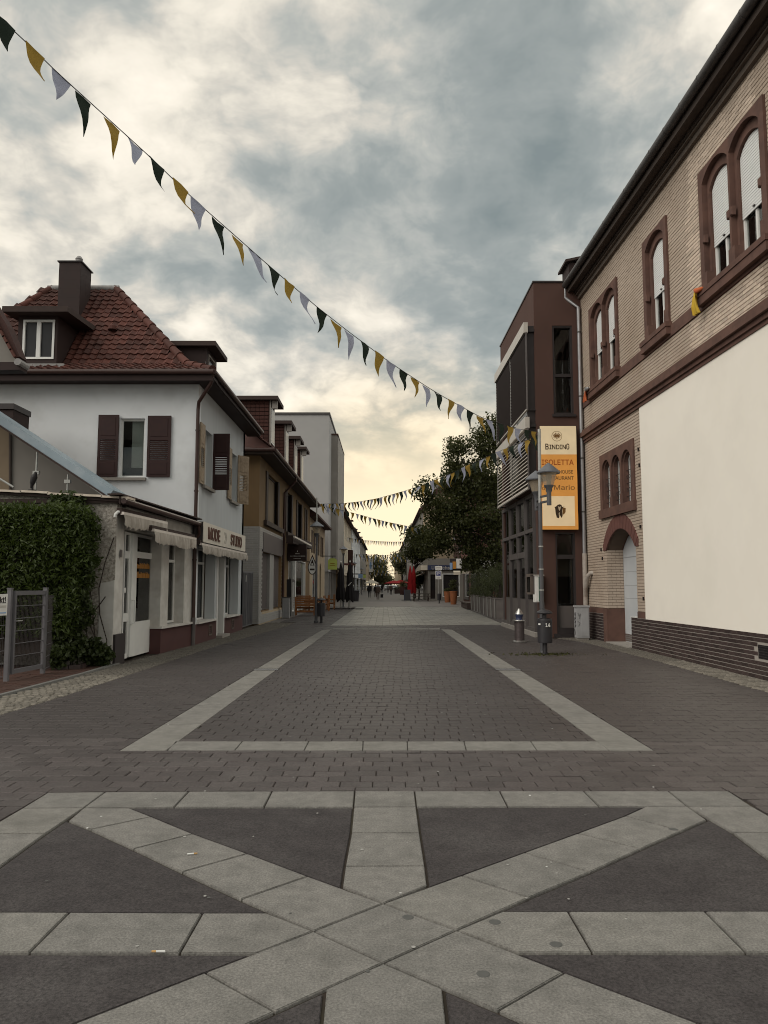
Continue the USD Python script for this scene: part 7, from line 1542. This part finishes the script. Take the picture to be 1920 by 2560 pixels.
# ------------------------------------------------------------------ people
def person(u, v, Y0, h, label, legs=(.16, -.12), top="cloth_dark", pants="cloth_dark", face=1, arm=.1, bag=False, turn=0.0):
    p = G(u, v); x, y = p[0], p[1]; t = thing("person", label, "person", (x, y, 0)); k = h / 1.75; f = face
    def J(a, b, c): return np.array([x + (a * math.cos(turn) - b * math.sin(turn)) * k, y + f * (a * math.sin(turn) + b * math.cos(turn)) * k, c * k])
    parts = []
    def bone(a, ra, b, rb): parts.append(hull([(a, ra * k), (b, rb * k)]))
    for s, st_ in ((-1, legs[0]), (1, legs[1])):
        hip, kn, an_ = J(s * .09, 0, .90), J(s * .095, st_ * .6 + .04, .49), J(s * .09, st_, .08); bone(hip, .09, kn, .062); bone(kn, .058, an_, .042); bone(an_, .043, J(s * .10, st_ + .14, .045), .036)
    pelv, chest, nk = J(0, 0, .96), J(0, .0, 1.30), J(0, .01, 1.48); parts.append(hull([(J(-.08, 0, .95), .11 * k), (J(.08, 0, .95), .11 * k), (J(-.11, 0, 1.30), .10 * k), (J(.11, 0, 1.30), .10 * k), (J(-.15, 0, 1.40), .06 * k), (J(.15, 0, 1.40), .06 * k)])); bone(chest, .06, nk, .055); bone(nk, .05, J(0, .02, 1.60), .055)
    parts.append(hull([(J(0, .015, 1.63), .085 * k), (J(0, .01, 1.68), .085 * k), (J(0, .05, 1.58), .05 * k)]))
    for s, sw in ((-1, -arm), (1, arm)):
        sh_2, el, wr = J(s * .19, 0, 1.40), J(s * .25, sw * .5 - .02, 1.13), J(s * .26, sw + .06, .90); bone(sh_2, .052, el, .042); bone(el, .040, wr, .030); bone(wr, .030, J(s * .26, sw + .10, .81), .030)
    m_ = mf.Manifold.batch_boolean(parts, mf.OpType.Add).to_mesh(); tm_ = trimesh.Trimesh(m_.vert_properties[:, :3], m_.tri_verts)
    obj("body", tm_, pants, t, smooth=True)
    jk = mf.Manifold.batch_boolean([hull([(J(-.09, 0, .90), .135 * k), (J(.09, 0, .90), .135 * k), (J(-.115, 0, 1.30), .118 * k), (J(.115, 0, 1.30), .118 * k), (J(-.15, 0, 1.41), .07 * k), (J(.15, 0, 1.41), .07 * k)])] + [hull([(J(s * .19, 0, 1.40), .068 * k), (J(s * .25, sw * .5 - .02, 1.13), .056 * k)]) for s, sw in ((-1, -arm), (1, arm))], mf.OpType.Add)
    obj("jacket", jk, top, t, smooth=True); obj("head_skin", hull([(J(0, .04, 1.61), .082 * k), (J(0, .06, 1.57), .05 * k), (J(0, .03, 1.66), .083 * k)]), "skin", t, smooth=True); obj("hair", hull([(J(0, -.015, 1.67), .095 * k), (J(0, .02, 1.71), .08 * k)]), "black_paint", t, smooth=True)
    if bag: obj("bag", MB().box(x + .26, x + .55, y - .15, y + .1, .25, .62), "cloth_dark", t)
person(923.5, 1494, 96, 1.75, "person in dark clothes walking along the pale band on the left", (.22, -.2)); person(945, 1500, 81, 1.68, "person in a brown jacket carrying a bag in mid street", (.15, -.2), "cloth_brown", "cloth_brown", -1, .15, True)
person(939, 1493, 0, 1.6, "person half hidden behind the one carrying a bag", (.1, -.2), "cloth_dark", "cloth_brown", 1, .1); person(955.5, 1482, 0, 1.75, "person in a black coat in front of the parked cars on the left", (.1, -.15)); person(970, 1482, 0, 1.72, "person in a pale jacket in mid street before the parked cars", (.15, -.1), "cloth_pale"); person(977.5, 1487, 0, 1.72, "person in grey clothes walking right of the pale jacket", (.2, -.15), "cloth_brown", "cloth_dark")
# ------------------------------------------------------------------ parked cars at the end of the street
def car(x, y, label, group=None):
    t = thing("parked_car", label, "car", (x, y, 0)); F_ = Fr((x, y - 2.1), (0, 1))
    prof = Polygon([(0, .35), (.05, .75), (.9, .92), (1.6, 1.42), (3.0, 1.45), (3.8, 1.0), (4.25, .9), (4.3, .35)]).buffer(.06)
    obj("body", MB().poly(F_, prof, -.85, .85), "car_white", t); obj("windscreen", MB().hexa([(x + a * (.74 - .08 * c), y - 2.1 + (.92 + .66 * c) - .075 + b * .02, .98 + .42 * c) for c in (0, 1) for b in (0, 1) for a in (-1, 1)]), "pane_dark", t)
    for s in (-1, 1):
        obj("side_window", MB().poly(Fr((x + s * .852, y - 2.1), (0, 1)), Polygon([(1.15, .98), (1.7, 1.36), (2.9, 1.38), (3.5, 1.0)]), -.008, .008), "pane_dark", t); obj("headlight", MB().box(x + s * .62 - .14, x + s * .62 + .14, y - 2.18, y - 2.1, .62, .78), "fascia_light", t)
        for yy in (-1.3, 1.3): obj("wheel", MB().tube([(x + s * .70, y + yy, .32), (x + s * .88, y + yy, .32)], .32, 14), "tyre", t)
    obj("bumper", MB().box(x - .8, x + .8, y - 2.2, y - 2.1, .3, .5), "dark_metal", t)
    return t
c1 = car(-1.6, 215, "white car parked at the left end of the street behind the walkers"); dup(c1, (1.0, 205, 0), 0, "white car parked in the middle of the far end of the street"); dup(c1, (2.9, 222, 0), 0, "white car parked at the right of the far end near the red parasols")
